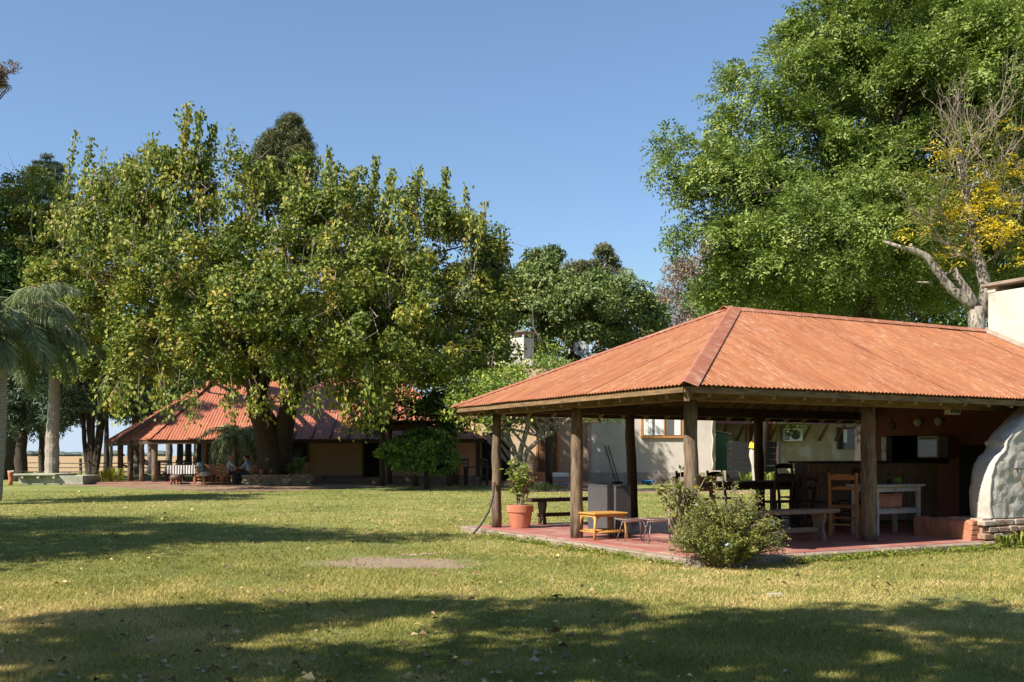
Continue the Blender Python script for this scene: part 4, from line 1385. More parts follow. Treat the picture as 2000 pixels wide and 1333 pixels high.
loc, rz = frame(3.45, 4.4); chair('orangewood', 'brown wooden chair seen beside the corner post above the bush', loc, rz + 0.2)
loc, rz = frame(5.95, 3.55); chair('darkwood', 'dark chair turned sideways against the slatted bar', loc, rz - 1.1, 1.18)
loc, rz = frame(5.30, 2.3); chair('orangewood', 'orange brown ladder back chair left of the right front post', loc, rz - 0.95, 1.16, 'orangewood')

loc, rz = frame(4.75, 6.05); chair('darkwood', 'dark chair on the far side of the long table, left one', loc, rz + math.pi, 1.14)
loc, rz = frame(5.65, 6.08); chair('darkwood', 'dark chair on the far side of the long table, right one', loc, rz + math.pi + .15, 1.14)
loc, rz = frame(7.15, 3.75); chair('darkwood', 'dark high chair in front of the bar slats behind the white table', loc, rz - 0.3, 1.25)
# long dark dining table
loc, rz = frame(5.4, 5.2)
t = thing('dining_table', 'long dark wooden dining table under the pavilion, chairs pushed against it', 'table', loc, rz)
for k in range(4):
    lbox('plank', 'darkwood', t, -1.3, 1.3, -0.42 + k * 0.212, -0.42 + k * 0.212 + 0.205, 0.87, 0.93, 0.006)
lbox('apron', 'darkwood', t, -1.15, 1.15, -0.34, 0.34, 0.76, 0.867)
for sx in (-1, 1):
    for sy in (-1, 1):
        lbox('leg', 'darkwood', t, sx * 1.1 - .05, sx * 1.1 + .05, sy * 0.3 - .05, sy * 0.3 + .05, 0, 0.758)
lbox('stretcher', 'darkwood', t, -1.04, 1.04, -0.03, 0.03, 0.15, 0.22)

# slatted bar counter
loc, rz = frame(8.55, 4.55)
t = thing('bar_counter', 'bar counter faced with narrow upright brown wooden slats', 'counter', loc, rz)
lbox('core', 'darkwood', t, -2.04, 2.04, -0.07, 0.3, 0, 1.31, 0)
lbox('countertop', 'darkwood', t, -2.09, 2.09, -0.17, 0.45, 1.312, 1.36)
sm = MB(); sm.box(0, 0.107, -0.028, 0, 0.03, 1.305); sme = sm.mesh('slat'); sme.materials.append(M['slat'])
for k in range(35):
    o = bpy.data.objects.new('slat', sme); COL.objects.link(o); o.parent = t
    o.location = (-2.04 + k * 0.1166, -0.073 + RNG.uniform(-0.006, 0.004), RNG.uniform(-.006, .004))
    bv = o.modifiers.new('bevel', 'BEVEL'); bv.width = 0.007; bv.segments = 1

# white work table with slatted shelf
loc, rz = frame(6.22, 2.15)
t = thing('work_table', 'flaking white painted work table with slatted lower shelf', 'table', loc, rz)
b = MB(); b.box(-0.70, 0.68, -0.34, 0.34, 0.895, 0.935); b.build('tabletop', M['painted'], t, world=False, bevel=0.006)
for sx, sy in ((-1, -1), (1, -1), (-1, 1), (1, 1)):
    lbox('leg', 'painted', t, sx * 0.56 - .036, sx * 0.56 + .036, sy * 0.27 - .036, sy * 0.27 + .036, 0, 0.893)
for sy in (-1, 1):
    lbox('apron', 'painted', t, -0.522, 0.522, sy * 0.27 - .014, sy * 0.27 + .014, 0.80, 0.893)
    lbox('shelf_rail', 'painted', t, -0.522, 0.522, sy * 0.27 - .014, sy * 0.27 + .014, 0.39, 0.47)
for sx in (-1, 1):
    lbox('apron', 'painted', t, sx * 0.56 - .014, sx * 0.56 + .014, -0.232, 0.232, 0.80, 0.893)
for k in range(8):
    x = -0.5 + k * 0.13
    lbox('slat', 'painted', t, x, x + 0.085, -0.27, 0.27, 0.472, 0.492, 0)
tl = t
loc2, _ = frame(6.1, 2.12, FZ + 0.494)
t = thing('terracotta_trough', 'rectangular terracotta trough on the shelf of the white work table', 'trough', loc2, rz)
b = MB()
pr = [(-0.30, 0), (0.30, 0), (0.34, .05), (0.33, .24), (-0.33, .24), (-0.34, .05)]
b.prism(pr, lambda p, q, s: (p, s, q), -0.17, 0.17); b.build('body', M['terracotta'], t, world=False, bevel=0.02)
lbox('rim', 'terracotta', t, -0.345, 0.345, -0.185, 0.185, 0.24, 0.268, 0.008)
loc2, _ = frame(6.52, 2.16, FZ + 0.935)
t = thing('green_fruit', 'round green fruit lying on the white work table', 'fruit', loc2)
b = MB(); b.lathe([(0.0, 0.0), (0.05, 0.012), (0.078, 0.05), (0.078, 0.085), (0.05, 0.125), (0.012, 0.135), (0.0, 0.134)], (0, 0, 0), 14, 1.15, 1.0); b.build('flesh', M['lime'], t, world=False, smooth=True)
ltube('stalk', 'stem', t, [(0, 0, 0.13), (0.01, 0, 0.15)], 0.006, 5)
loc2, _ = frame(6.36, 2.2, FZ + 0.935)
t = thing('dark_bottle', 'dark glass bottle standing beside the green fruit', 'bottle', loc2)
b = MB(); b.lathe([(0.045, 0), (0.048, 0.12), (0.04, 0.16), (0.016, 0.2), (0.016, 0.245)], (0, 0, 0), 12); b.build('glass', M['darkglass'], t, world=False, smooth=True)
b = MB(); b.lathe([(0.02, 0.245), (0.02, 0.265)], (0, 0, 0), 10); b.build('stopper', M['black'], t, world=False)

# things on the end wall
loc2 = PV(WU - 0.45, 5.05, 0)
t = thing('sheet_metal_oven', 'small sheet metal oven with glass door on a wall bracket', 'oven', PV(11.2, 5.1, 1.55), ANG_U)
lbox('body', 'dish', t, -0.18, 0.18, -0.30, 0.30, 0.0, 0.52, 0.01)
lbox('door_glass', 'glass', t, -0.192, -0.182, -0.25, 0.25, 0.06, 0.40, 0)
for (y0, y1, z0, z1) in ((-.27, .27, .40, .43), (-.27, .27, .03, .06), (-.27, -.25, .06, .40), (.25, .27, .06, .40)):
    lbox('door_frame', 'plastic', t, -0.198, -0.182, y0, y1, z0, z1, 0)
ltube('handle', 'iron', t, [(-0.22, -.18, .455), (-0.22, .18, .455)], 0.012, 6)
lbox('bracket', 'iron', t, -0.15, 0.30, -0.2, -0.17, -0.04, 0.0, 0)
lbox('bracket', 'iron', t, -0.15, 0.30, 0.17, 0.2, -0.04, 0.0, 0)
for k, (vv, zz, lab) in enumerate(((5.75, 2.42, 'pale round wall lamp nearer the white jamb'), (5.15, 2.42, 'pale round wall lamp over the sheet metal oven'))):
    t = thing('wall_lamp', lab + ' on red wall', 'lamp', PV(WU - 0.006, vv, zz), ANG_U, 'lamps on the red grill wall')
    b = MB(); b.lathe([(0.1, 0), (0.11, 0.03), (0.085, 0.08), (0.03, 0.11), (0, 0.112)], (0, 0, 0), 14)
    me = b.mesh('shade', True); me.transform(Matrix.Rotation(-math.pi / 2, 4, 'Y')); link('shade', me, M['painted'], t, False)
    lbox('base', 'iron', t, -0.02, 0.004, -0.05, 0.05, -0.16, -0.08, 0)
t = thing('hanging_skillet', 'dark skillet hanging from a rod under the roof', 'skillet', PV(9.9, 5.2, 2.3), ANG_U)
ltube('rod', 'iron', t, [(0, 0, 0.12), (0, 0, 0.62)], 0.012, 6)
b = MB(); b.lathe([(0.02, -.03), (0.09, -.03), (0.11, 0.03), (0.105, 0.03), (0.085, -.015), (0, -.015)], (0, 0, 0), 14)
me = b.mesh('pan', True); me.transform(Matrix.Rotation(math.pi / 2, 4, 'Y')); link('pan', me, M['iron'], t, False)
ltube('handle', 'iron', t, [(0, 0, 0.09), (0, 0, 0.16)], 0.014, 6)
t = thing('flood_light', 'pale box shaped flood light under the front beam', 'light', PV(7.03, 1.35, 2.36), ANG_U)
lbox('housing', 'painted', t, -0.16, 0.16, -0.09, 0.03, 0.0, 0.2, 0.012)
lbox('lens', 'glass', t, -0.13, 0.13, -0.098, -0.092, 0.03, 0.17, 0)
lbox('bracket', 'iron', t, -0.015, 0.015, -0.02, 0.0, 0.2, 0.28, 0)
for k in range(5):
    t = thing('wooden_stake', ('shortest leaning stake nearest the oven', 'second pale leaning stake from the oven', 'middle and longest of the pale leaning stakes', 'fourth pale leaning stake from the oven', 'outermost pale leaning stake, farthest from the oven')[k], 'stake', PV(7.5 - 0.075 * k, 2.35 + 0.05 * k, FZ), 0, 'stakes leaning beside the oven')
    ltube('shaft', 'greywood', t, [(0.05 + .02 * k, 0, 0), (-0.10 + 0.012 * k, 0.06, 0.80 + 0.12 * (k % 3))], [0.022, 0.016], 6)

# hose at the rear left post
t = thing('garden_hose', 'grey rubber hose hanging from the left rear post to the lawn', 'hose', PV(0.3, 7.0, 0))
q0 = Vector(PV(0.33, 6.98, 0.98))
b = MB(); b.tube([q0, q0 + Vector((-.02, -.06, -.22)), q0 + Vector((-.10, -.10, -.5)), q0 + Vector((-.24, -.2, -.75)), q0 + Vector((-.40, -.42, -.94))], 0.022, 8); b.build('tube', M['black'], t, smooth=True)
b = MB(); b.tube([q0 + Vector((0, 0, -.02)), q0 + Vector((0.0, 0.0, 0.07))], 0.032, 8); b.build('coupling', M['iron'], t)

# terracotta pot with a leggy plant
ptc = (0.165, 20.35)
t = thing('terracotta_pot', 'big terracotta pot with leaf shadows beside the left rear post', 'pot', (ptc[0], ptc[1], FZ))
b = MB(); b.lathe([(0.185, 0), (0.20, 0.02), (0.245, 0.30), (0.25, 0.325), (0.268, 0.327), (0.28, 0.46), (0.265, 0.47), (0.25, 0.44), (0.22, 0.40), (0, 0.40)], (0, 0, 0), 28)
b.build('body', M['terracotta'], t, world=False, smooth=True)
smooth_by_angle(t.children[0])
b = MB(); b.lathe([(0.0, 0.415), (0.245, 0.412)], (0, 0, 0), 20); b.build('soil', M['dirt'], t, world=False)

def stem_plant(name, label, loc, stems, leaf_n, L, material, stem_m, seed, spread, hgt, cat='plant', round_=0.85, droop=0.2, lowfrac=0.15):
    r = np.random.default_rng(seed)
    t = thing(name, label, cat, loc)
    b = MB()
    C, A, Nn = [], [], []
    for i in range(stems):
        a = r.uniform(0, 6.28); s = r.uniform(0.25, 1.0) * spread; h = hgt * r.uniform(0.55, 1.0)
        p0 = np.array([math.cos(a) * spread * .15, math.sin(a) * spread * .15, 0.0]); p3 = np.array([math.cos(a) * s, math.sin(a) * s, h])
        p1 = p0 * .7 + p3 * .3 + np.array([0, 0, h * .12]) + r.normal(0, .03 * hgt, 3); p2 = p0 * .3 + p3 * .7 + np.array([0, 0, h * .1]) + r.normal(0, .04 * hgt, 3)
        rad = 0.014 * hgt
        b.tube([p0, p1, p2, p3], [rad, rad * .8, rad * .6, rad * .3], 5, cap=False)
        for k in range(leaf_n):
            tt = r.uniform(lowfrac, 1.0) ** 0.7
            P = ((1 - tt) ** 3) * p0 + 3 * tt * (1 - tt) ** 2 * p1 + 3 * tt * tt * (1 - tt) * p2 + tt ** 3 * p3
            d = r.normal(0, 1, 3); d[2] = abs(d[2]) * .4 - droop
            d /= np.linalg.norm(d)
            C.append(P + d * L * 0.8); A.append(d); Nn.append(np.array([0, 0, 1]) + r.normal(0, .45, 3))
    b.build('stem', M[stem_m], t, world=False)
    C = np.array(C); A = np.array(A); Nn = np.array(Nn)
    Ls = L * r.uniform(0.6, 1.25, len(C))
    v, f = leaf_arrays(C, A, Nn, Ls, Ls * round_)
    me = raw_mesh('leaves', v, f, rep(np.clip(r.normal(.5, .28, len(C)), 0, 1)))
    link('leaves', me, M[material], t, False, kind='stuff')
    return t
stem_plant('potted_plant', 'leggy round leaved plant growing in the big terracotta pot', (ptc[0], ptc[1], FZ + 0.41), 17, 13, 0.13, 'lemonleaf', 'twig', 5, 0.36, 1.05)
lp = (2.92, 15.0)
t = thing('plant_pot', 'small pot hidden beside the corner post behind the bush', 'pot', (lp[0], lp[1], FZ))
b = MB(); b.lathe([(0.11, 0), (0.15, 0.22), (0.16, 0.25), (0.14, 0.24), (0.13, 0.2), (0, 0.2)], (0, 0, 0), 18); b.build('body', M['terracotta'], t, world=False, smooth=True)
b = MB(); b.lathe([(0.0, 0.215), (0.132, 0.212)], (0, 0, 0), 14); b.build('soil', M['dirt'], t, world=False)
stem_plant('leafy_plant', 'yellow green leafy plant leaning out left of the corner post', (lp[0] - .30, lp[1] + .2, FZ + 0.21), 24, 15, 0.085, 'limeleaf', 'twig', 8, 0.58, 1.08)

# flowering bush in front of the corner
def plumbago():
    r = np.random.default_rng(12)
    cx, cy = 3.06, 14.15
    t = thing('flowering_bush', 'sprawling olive green bush with few pale blue flowers at pavilion corner', 'bush', (cx, cy, 0))
    b = MB()
    C, A, Nn, Tn = [], [], [], []
    FC = []
    for i in range(560):
        a = r.uniform(0, 6.28)
        s = r.uniform(0.05, 1.0) ** 0.6 * 0.86
        dx = math.cos(a) * s * 1.0; dy = math.sin(a) * s * 0.66
        h = (1.0 * (1 - (s / 0.95) ** 2) ** 0.5 if s < .95 else .1) * r.uniform(0.42, 1.0) + 0.06
        if r.uniform() < 0.2:
            h *= r.uniform(1.08, 1.42)
        if dx > 0.45 and h > .7: h *= 0.78
        p0 = np.array([dx * .2 + r.normal(0, .05), dy * .2 + r.normal(0, .05), 0]); p3 = np.array([dx, dy, h])
        p1 = np.array([dx * .45, dy * .45, h * .55]) + r.normal(0, .04, 3); p2 = np.array([dx * .8, dy * .8, h * .95]) + r.normal(0, .04, 3)
        b.tube([p0, p1, p2, p3], [.007, .006, .004, .002], 3, cap=False)
        n = 52
        tt = r.uniform(0.06, 1.0, n) ** 0.7
        P = ((1 - tt) ** 3)[:, None] * p0 + (3 * tt * (1 - tt) ** 2)[:, None] * p1 + (3 * tt * tt * (1 - tt))[:, None] * p2 + (tt ** 3)[:, None] * p3
        P = P + r.normal(0, .028, (n, 3))
        P[:, 2] = np.maximum(P[:, 2], 0.015)
        d = r.normal(0, 1, (n, 3)); d[:, 2] = np.abs(d[:, 2]) * .7
        C.append(P); A.append(d); Nn.append(np.array([0, 0, .8]) + r.normal(0, .6, (n, 3)))
        Tn.append(np.clip(r.normal(.45 + r.normal(0, .15), .2, n), 0, 1))
        if r.uniform() < 0.085:
            FC.append(p3 + np.array([0, 0, .02]))
    b.build('stem', M['twig'], t, world=False)
    C = np.concatenate(C); A = np.concatenate(A); Nn = np.concatenate(Nn); Tn = np.concatenate(Tn)
    Ls = 0.041 * r.uniform(.6, 1.3, len(C))
    v, f = leaf_arrays(C, A, Nn, Ls, Ls * .5)
    link('leaves', raw_mesh('leaves', v, f, rep(Tn)), M['bush'], t, False, kind='stuff')
    FC = np.array(FC)[:14]
    for p in FC:
        c = p + r.normal(0, .010, (14, 3))
        v, f = leaf_arrays(c, r.normal(0, 1, (14, 3)), r.normal(0, 1, (14, 3)), 0.024, 0.02)
        link('flower', raw_mesh('flower', v, f, rep(r.uniform(0, 1, 14))), M['blueflower'], t, False)
plumbago()

# weeds along the kerbs
def weeds():
    r = np.random.default_rng(31)
    P = []
    for u in np.arange(1.6, 6.4, 0.035):
        if r.uniform() < .75:
            P.append(PV(u, -0.07 - abs(r.normal(0, .09)), 0))
    for v in np.arange(0.2, 6.6, 0.05):
        if r.uniform() < .55:
            P.append(PV(-0.06 - abs(r.normal(0, .10)), v, 0))
    for k in range(60):
        P.append(PV(r.uniform(6.1, 7.8), r.uniform(-0.25, 0.12), 0))
    P = np.array(P)
    n = 26
    c = np.repeat(P, n, 0) + np.stack([r.normal(0, .05, len(P) * n), r.normal(0, .05, len(P) * n), np.abs(r.normal(.035, .035, len(P) * n))], 1)
    ax = r.normal(0, 1, c.shape); ax[:, 2] = np.abs(ax[:, 2]) * .6
    v, f = leaf_arrays(c, ax, np.array([0, 0, 1.0]) + r.normal(0, .5, c.shape), r.uniform(.03, .07, len(c)), r.uniform(.018, .035, len(c)))
    o = link('weeds', raw_mesh('weeds', v, f, rep(np.clip(r.normal(.55, .25, len(c)), 0, 1))), M['weed'], kind='stuff')
    o['label'] = 'low bright green weeds along the pavilion kerb'
weeds()
def grass_clump(label, loc, n, h, seed, spread=0.12, m='weed'):
    r = np.random.default_rng(seed)
    t = thing('grass_clump', label, 'grass clump', loc)
    V, Fc = [], []
    a = r.uniform(0, 6.28, n); b = r.uniform(0, 1, n) ** .7
    base = np.stack([np.cos(a) * b * spread, np.sin(a) * b * spread, np.zeros(n)], 1)
    hh = h * r.uniform(.6, 1.1, n)
    tip = base + np.stack([np.cos(a) * hh * .55, np.sin(a) * hh * .55, hh * .75], 1); mid = base + np.stack([np.cos(a) * hh * .18, np.sin(a) * hh * .18, hh * .7], 1)
    s = np.stack([-np.sin(a), np.cos(a), np.zeros(n)], 1) * (0.035 * h + 0.004)
    v = np.stack([base - s * .6, base + s * .6, mid + s, mid - s, tip], 1).reshape(-1, 3)
    i = np.arange(n) * 5
    f = np.concatenate([np.stack([i, i + 1, i + 2], 1), np.stack([i, i + 2, i + 3], 1), np.stack([i + 3, i + 2, i + 4], 1)])
    link('blades', raw_mesh('blades', v, f, rep(np.clip(r.normal(.5, .25, n), 0, 1), 5)), M[m], t, False, kind='stuff')
    return t
for k, (u_, v_, lab) in enumerate(((6.55, -0.08, 'bright grass clump at the left end of the brick oven base'), (6.95, -0.12, 'bright strappy grass clump under the rusty rake handle'), (7.35, -0.15, 'bright grass clump at the right end of the visible oven base'))):
    grass_clump(lab, PV(u_, v_, 0), 46, 0.30 + 0.05 * (k == 1), 40 + k)
# ------------------------------------------------------------------ the main house, far left to centre
hs = thing('main_house', 'long ochre house with red corrugated hip roof and open end veranda on posts', 'house', (-12, 60, 0))
def hb(name, m, x0, x1, y0, y1, z0, z1, parent=None, bevel=0.01):
    b = MB(); b.box(x0, x1, y0, y1, z0, z1)
    return b.build(name, M[m], parent or hs, bevel=bevel)

hb('terrace', 'oldfloor', -24.6, -14.2, 55.1, 62, -0.05, 0.10)
hb('walkway', 'kerb', -14.198, -1.95, 57.6, 60, -0.05, 0.33)
# walls with their openings as separate pieces
hb('wall', 'ochre', -18.6, -1.95, 60.0, 60.35, 0.05, 4.3)
hb('wall', 'ochre', -18.6, -18.3, 60.352, 71, 0.05, 3.0)
hb('wall', 'cream', -7.75, -3.3, 59.93, 59.997, 0.33, 3.2)
hb('wall', 'peach', -3.298, -2.2, 59.9, 59.997, 0.33, 3.2)
hb('skirting', 'plinth', -18.5, -9.1, 59.95, 59.997, 0.1, 0.42)
def opening(x0, x1, z0, z1, name='door', m='doorwood', y=59.9, fr='doorwood', parent=None):
    p = parent or hs
    b = MB(); b.box(x0, x1, y + 0.03, y + 0.09, z0, z1)
    o = b.build(name, M[m], p)
    for (a, c, d, e) in ((x0 - .1, x0, z0, z1 + .1), (x1, x1 + .1, z0, z1 + .1), (x0, x1, z1, z1 + .1)):
        q = MB(); q.box(a, c, y - 0.01, y + 0.095, d, e)
        link('frame', q.mesh('frame'), M[fr], o)
    return o
opening(-18.3, -17.75, 0.2, 2.6, 'door', 'darkglass')
opening(-17.3, -16.65, 0.2, 2.6, 'door', 'darkglass')
w_ = opening(-13.55, -12.35, 1.28, 2.65, 'window', 'darkglass')
q = MB(); q.box(-13.75, -12.15, 59.82, 59.94, 1.18, 1.27); link('sill', q.mesh('sill'), M['beam'], w_)
hb('bench_board', 'ochre', -13.6, -12.2, 59.5, 59.8, 0.72, 0.98)
opening(-8.9, -8.0, 0.33, 2.9, 'door', 'soot_and_shade')  # near-black panel, the dark of the doorway put into its colour
opening(-2.05, -2.0, 0.33, 2.7, 'door', 'soot_and_shade')  # narrow black panel painted as a shaded opening
# veranda posts
def vpost(x, y, z1, r, seed, m='post', parent=None, z0=0.1):
    rr = random.Random(seed)
    pts = [(x + rr.uniform(-.015, .015), y + rr.uniform(-.015, .015), z0 + (z1 - z0) * i / 5) for i in range(6)]
    b = MB(); b.tube(pts, [r * rr.uniform(.93, 1.07) for _ in range(6)], 9)
    return b.build('post', M[m], parent or hs, smooth=True)
for i, (px, y, r) in enumerate(((302, 56.3, .17), (277, 57.0, .15), (254.5, 58.6, .165), (235.5, 61.2, .17), (217, 64.6, .1))):
    vpost(GX(px, y), y, 2.55, r, i, 'stump' if i == 4 else 'post')
vpost(-15.3, 56.4, 2.6, .13, 21); vpost(-18.75, 59.6, 2.9, .12, 22, 'darkbeam')
E1 = Vector((-20.35, 55.6, 2.47)); E2 = Vector((-1.6, 57.0, 2.56)); E0 = Vector((-23.5, 60.0, 2.43)); E00 = Vector((-27.0, 66.0, 2.43))
RA = Vector((-18.9, 63.0, 6.4)); RB = Vector((-7.2, 64.2, 6.42)); B0 = Vector((-25.2, 73.0, 2.43)); B1 = Vector((-1.6, 73.5, 2.5))
rows = ((0, .27), (.27, .52), (.52, .77), (.77, 1.0))
HP = dict(sheet=0.95, pitch=0.17, amp=0.022, lift=0.01, res=5)
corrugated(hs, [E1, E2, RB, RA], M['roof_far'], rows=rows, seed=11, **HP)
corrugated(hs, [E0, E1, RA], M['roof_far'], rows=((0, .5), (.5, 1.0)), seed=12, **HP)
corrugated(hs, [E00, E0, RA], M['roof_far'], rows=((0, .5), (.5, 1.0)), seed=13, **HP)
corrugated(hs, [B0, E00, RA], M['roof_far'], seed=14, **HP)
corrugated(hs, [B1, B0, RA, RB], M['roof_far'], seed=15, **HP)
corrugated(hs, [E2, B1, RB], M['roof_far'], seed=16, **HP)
def hcap(a, b, w=0.16, l=0.05):
    m = MB(); m.bar(Vector(a) + Vector((0, 0, l)), Vector(b) + Vector((0, 0, l)), w * 2, 0.05)
    m.build('hip_cap', M['flash'], hs)
hcap(E1, RA); hcap(E0, RA, 0.13); hcap(RA, RB); hcap(E00, RA, 0.1)
for a, b in ((E1, E2), (E0, E1), (E00, E0)):
    m = MB(); m.bar(a + Vector((0.0, 0.14, -0.13)), b + Vector((0.0, 0.14, -0.13)), 0.06, 0.2); m.build('fascia_board', M['darkbeam'], hs)
for k in range(18):
    x = -19.5 + k * 1.02
    m = MB(); m.bar((x, 56.0, 2.42), (x, 60.0, 4.3), 0.08, 0.12); m.build('rafter', M['darkbeam'], hs)

# dark vine pergola before the house
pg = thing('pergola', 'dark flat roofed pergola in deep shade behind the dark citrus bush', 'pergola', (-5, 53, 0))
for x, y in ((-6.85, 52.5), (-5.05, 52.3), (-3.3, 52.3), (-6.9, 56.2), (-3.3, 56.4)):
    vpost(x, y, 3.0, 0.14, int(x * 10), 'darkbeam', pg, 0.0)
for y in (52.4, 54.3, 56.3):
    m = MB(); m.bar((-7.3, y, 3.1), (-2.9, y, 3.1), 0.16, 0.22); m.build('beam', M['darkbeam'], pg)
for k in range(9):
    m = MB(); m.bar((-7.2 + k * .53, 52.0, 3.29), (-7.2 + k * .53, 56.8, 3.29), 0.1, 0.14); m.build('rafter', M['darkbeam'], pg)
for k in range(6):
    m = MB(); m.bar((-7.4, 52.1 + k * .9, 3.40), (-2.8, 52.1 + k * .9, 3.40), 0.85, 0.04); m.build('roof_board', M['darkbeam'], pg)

# ------------------------------------------------------------------ white flat roofed wing
ww = thing('white_wing', 'tall flat roofed white house wing with shaded veranda and orange framed openings', 'house', (5, 60, 0))
def wb(name, m, x0, x1, y0, y1, z0, z1, bevel=0.012, parent=None):
    return hb(name, m, x0, x1, y0, y1, z0, z1, parent or ww, bevel)
wb('wall', 'offwhite', 4.52, 11.55, 56.5, 70, 0.62, 7.2)
wb('plinth', 'plinth', 4.46, 11.62, 56.44, 70, -0.05, 0.617)
wb('wall', 'cream', -1.94, 4.515, 60.0, 70, 0.0, 7.0)
wb('parapet', 'offwhite', 4.40, 11.65, 56.38, 56.62, 7.203, 7.36)
wb('parapet', 'offwhite', -2.04, 4.395, 59.88, 60.12, 7.003, 7.22)
wb('parapet', 'offwhite', 4.40, 4.64, 56.622, 70, 7.203, 7.36)
wb('terrace', 'floor', -0.4, 4.45, 49.8, 60, -0.05, 0.10)
door = opening(1.55, 2.7, 0.62, 3.35, 'door', 'doorwood', 59.9, 'orangeframe', ww)
for (x0, x1, z0, z1) in ((1.65, 2.05, 0.8, 1.7), (2.2, 2.6, 0.8, 1.7), (1.65, 2.05, 1.95, 3.1), (2.2, 2.6, 1.95, 3.1)):
    q = MB(); q.box(x0, x1, 59.89, 59.928, z0, z1); link('door_panel', q.mesh('door_panel'), M['doorwood'], door, bevel=0.01)
wb('opening', 'soot_and_shade', -1.8, -0.15, 59.93, 59.998, 0.1, 3.0)  # flat black sheet standing in for the shaded void
wb('step', 'step', 1.2, 3.0, 58.6, 59.87, 0.102, 0.36)
wb('step', 'step', 1.35, 2.85, 59.2, 59.87, 0.362, 0.6)
wb('beam', 'darkbeam', -2.0, 4.5, 50.6, 50.8, 3.25, 3.5)
vpost(GX(1072, 50.6), 50.6, 3.3, 0.17, 77, 'bark', ww)
vpost(-0.7, 50.8, 3.3, 0.15, 78, 'bark', ww)
for k in range(6):
    m = MB(); m.bar((-1.7 + k * 1.2, 50.4, 3.56), (-1.7 + k * 1.2, 59.9, 3.7), 0.09, 0.12); m.build('rafter', M['darkbeam'], ww)
win = opening(7.42, 9.66, 2.72, 4.35, 'window', 'glass', 56.42, 'orangeframe', ww)
for x0, x1 in ((7.46, 7.95), (8.1, 8.6), (9.2, 9.55)):
    vs, fs = [], []
    for i in range(13):
        x = x0 + (x1 - x0) * i / 12
        yy = 56.437 + 0.006 * math.sin(i * 1.9)
        vs += [(x, yy, 2.75), (x, yy, 4.3)]
    for i in range(12):
        fs.append((i * 2, i * 2 + 2, i * 2 + 3, i * 2 + 1))
    q = MB(); q.add(vs, fs); link('curtain', q.mesh('curtain'), M['curtain'], win)
q = MB(); q.box(7.28, 9.8, 56.34, 56.46, 2.6, 2.7); link('sill', q.mesh('sill'), M['orangeframe'], win)
q = MB(); q.box(8.62, 8.68, 56.405, 56.44, 2.72, 4.35); link('mullion', q.mesh('mullion'), M['orangeframe'], win)
vent = wb('vent', 'plinth', 9.02, 9.5, 56.40, 56.46, 0.05, 0.47)
q = MB(); q.box(9.09, 9.43, 56.395, 56.405, 0.11, 0.41); link('dark_grille', q.mesh('dark_grille'), M['soot_and_shade'], vent)
m = MB(); m.tube([(11.35 + .05 * math.sin(i * 2.1), 56.40, 0.7 + i * .45) for i in range(11)], 0.05, 7); m.build('downpipe', M['offwhite'], ww, smooth=True)
m = MB(); m.box(11.2, 12.0, 55.7, 56.3, -0.02, 0.75); m.build('corner_buttress', M['plinth'], ww, bevel=0.03)
# chimney on the roof edge, turned, open under its cap slab
def rot_box(cx, cy, hx, hy, a):
    c, s = math.cos(a), math.sin(a)
    return [(cx + c * x - s * y, cy + s * x + c * y) for x, y in ((-hx, -hy), (hx, -hy), (hx, hy), (-hx, hy))]
ccx, ccy, ca = 0.62, 60.9, math.radians(-38)
def rprism(poly, z0, z1, name, m, parent, bevel=0.02):
    b = MB(); b.prism(poly, lambda p, q_, t: (p, q_, t), z0, z1)
    return b.build(name, M[m], parent, bevel=bevel)
chb = rprism(rot_box(ccx, ccy, 0.52, 0.52, ca), 6.95, 8.75, 'chimney', 'white', ww)
rprism(rot_box(ccx, ccy, 0.7, 0.7, ca), 9.062, 9.13, 'cap_slab', 'kerb', chb)
for p in rot_box(ccx, ccy, 0.46, 0.46, ca):
    rprism(rot_box(p[0], p[1], 0.06, 0.06, ca), 8.75, 9.06, 'pier', 'white', chb)
rprism(rot_box(ccx - 0.2, ccy - 0.1, 0.95, 0.75, 0), 6.95, 7.42, 'chimney_base', 'white', chb)
# satellite dish
sd = thing('satellite_dish', 'round grey satellite dish with dark printed mark above the white parapet', 'satellite dish', (GX(1135, 57), 57.0, 7.36))
b = MB(); b.lathe([(0.0, 0.10), (0.2, 0.085), (0.36, 0.04), (0.45, 0.0), (0.455, -0.012), (0.36, 0.02), (0.2, 0.065), (0.0, 0.08)], (0, 0, 0), 28)
dm = b.mesh('reflector', True)
rotd = Matrix.Rotation(math.radians(78), 4, 'X')
dm.transform(Matrix.Translation((0, 0, 0.36)) @ rotd @ Matrix.Rotation(math.pi, 4, 'X'))
link('reflector', dm, M['dish'], sd, False)
def flat_print(poly):
    q = MB(); q.add([(x, -0.052 - 0.0 * abs(x) - 0.02 * 0 , z) for x, z in poly], [tuple(range(len(poly)))]); return q
dpoly = [(-.20, .22)] + [(-.20 + .21 * math.cos(a), .35 + .13 * math.sin(a)) for a in np.linspace(-math.pi / 2, math.pi / 2, 14)] + [(-.20, .48)]
spoly = [(-.03, .245), (.05, .225), (.13, .25), (.165, .31), (.175, .44), (.205, .44), (.20, .30), (.165, .225), (.06, .185), (-.03, .21)]
for poly in (dpoly, spoly):
    q = MB(); n_ = len(poly)
    q.add([(x, -0.13, z) for x, z in poly], [tuple(range(n_))])
    me = q.mesh('printed_mark'); link('printed_mark', me, M['print'], sd, False)
b = MB(); b.tube([(0, 0.05, -0.02), (0, 0.08, 0.3)], 0.03, 8); b.build('mast', M['dish'], sd, world=False)
b = MB(); b.tube([(0, 0.0, 0.02), (0, -0.42, 0.12)], 0.015, 6); b.build('arm', M['dish'], sd, world=False)
b = MB(); b.box(-0.05, 0.05, -0.5, -0.4, 0.09, 0.2); b.build('receiver', M['plastic'], sd, world=False, bevel=0.01)

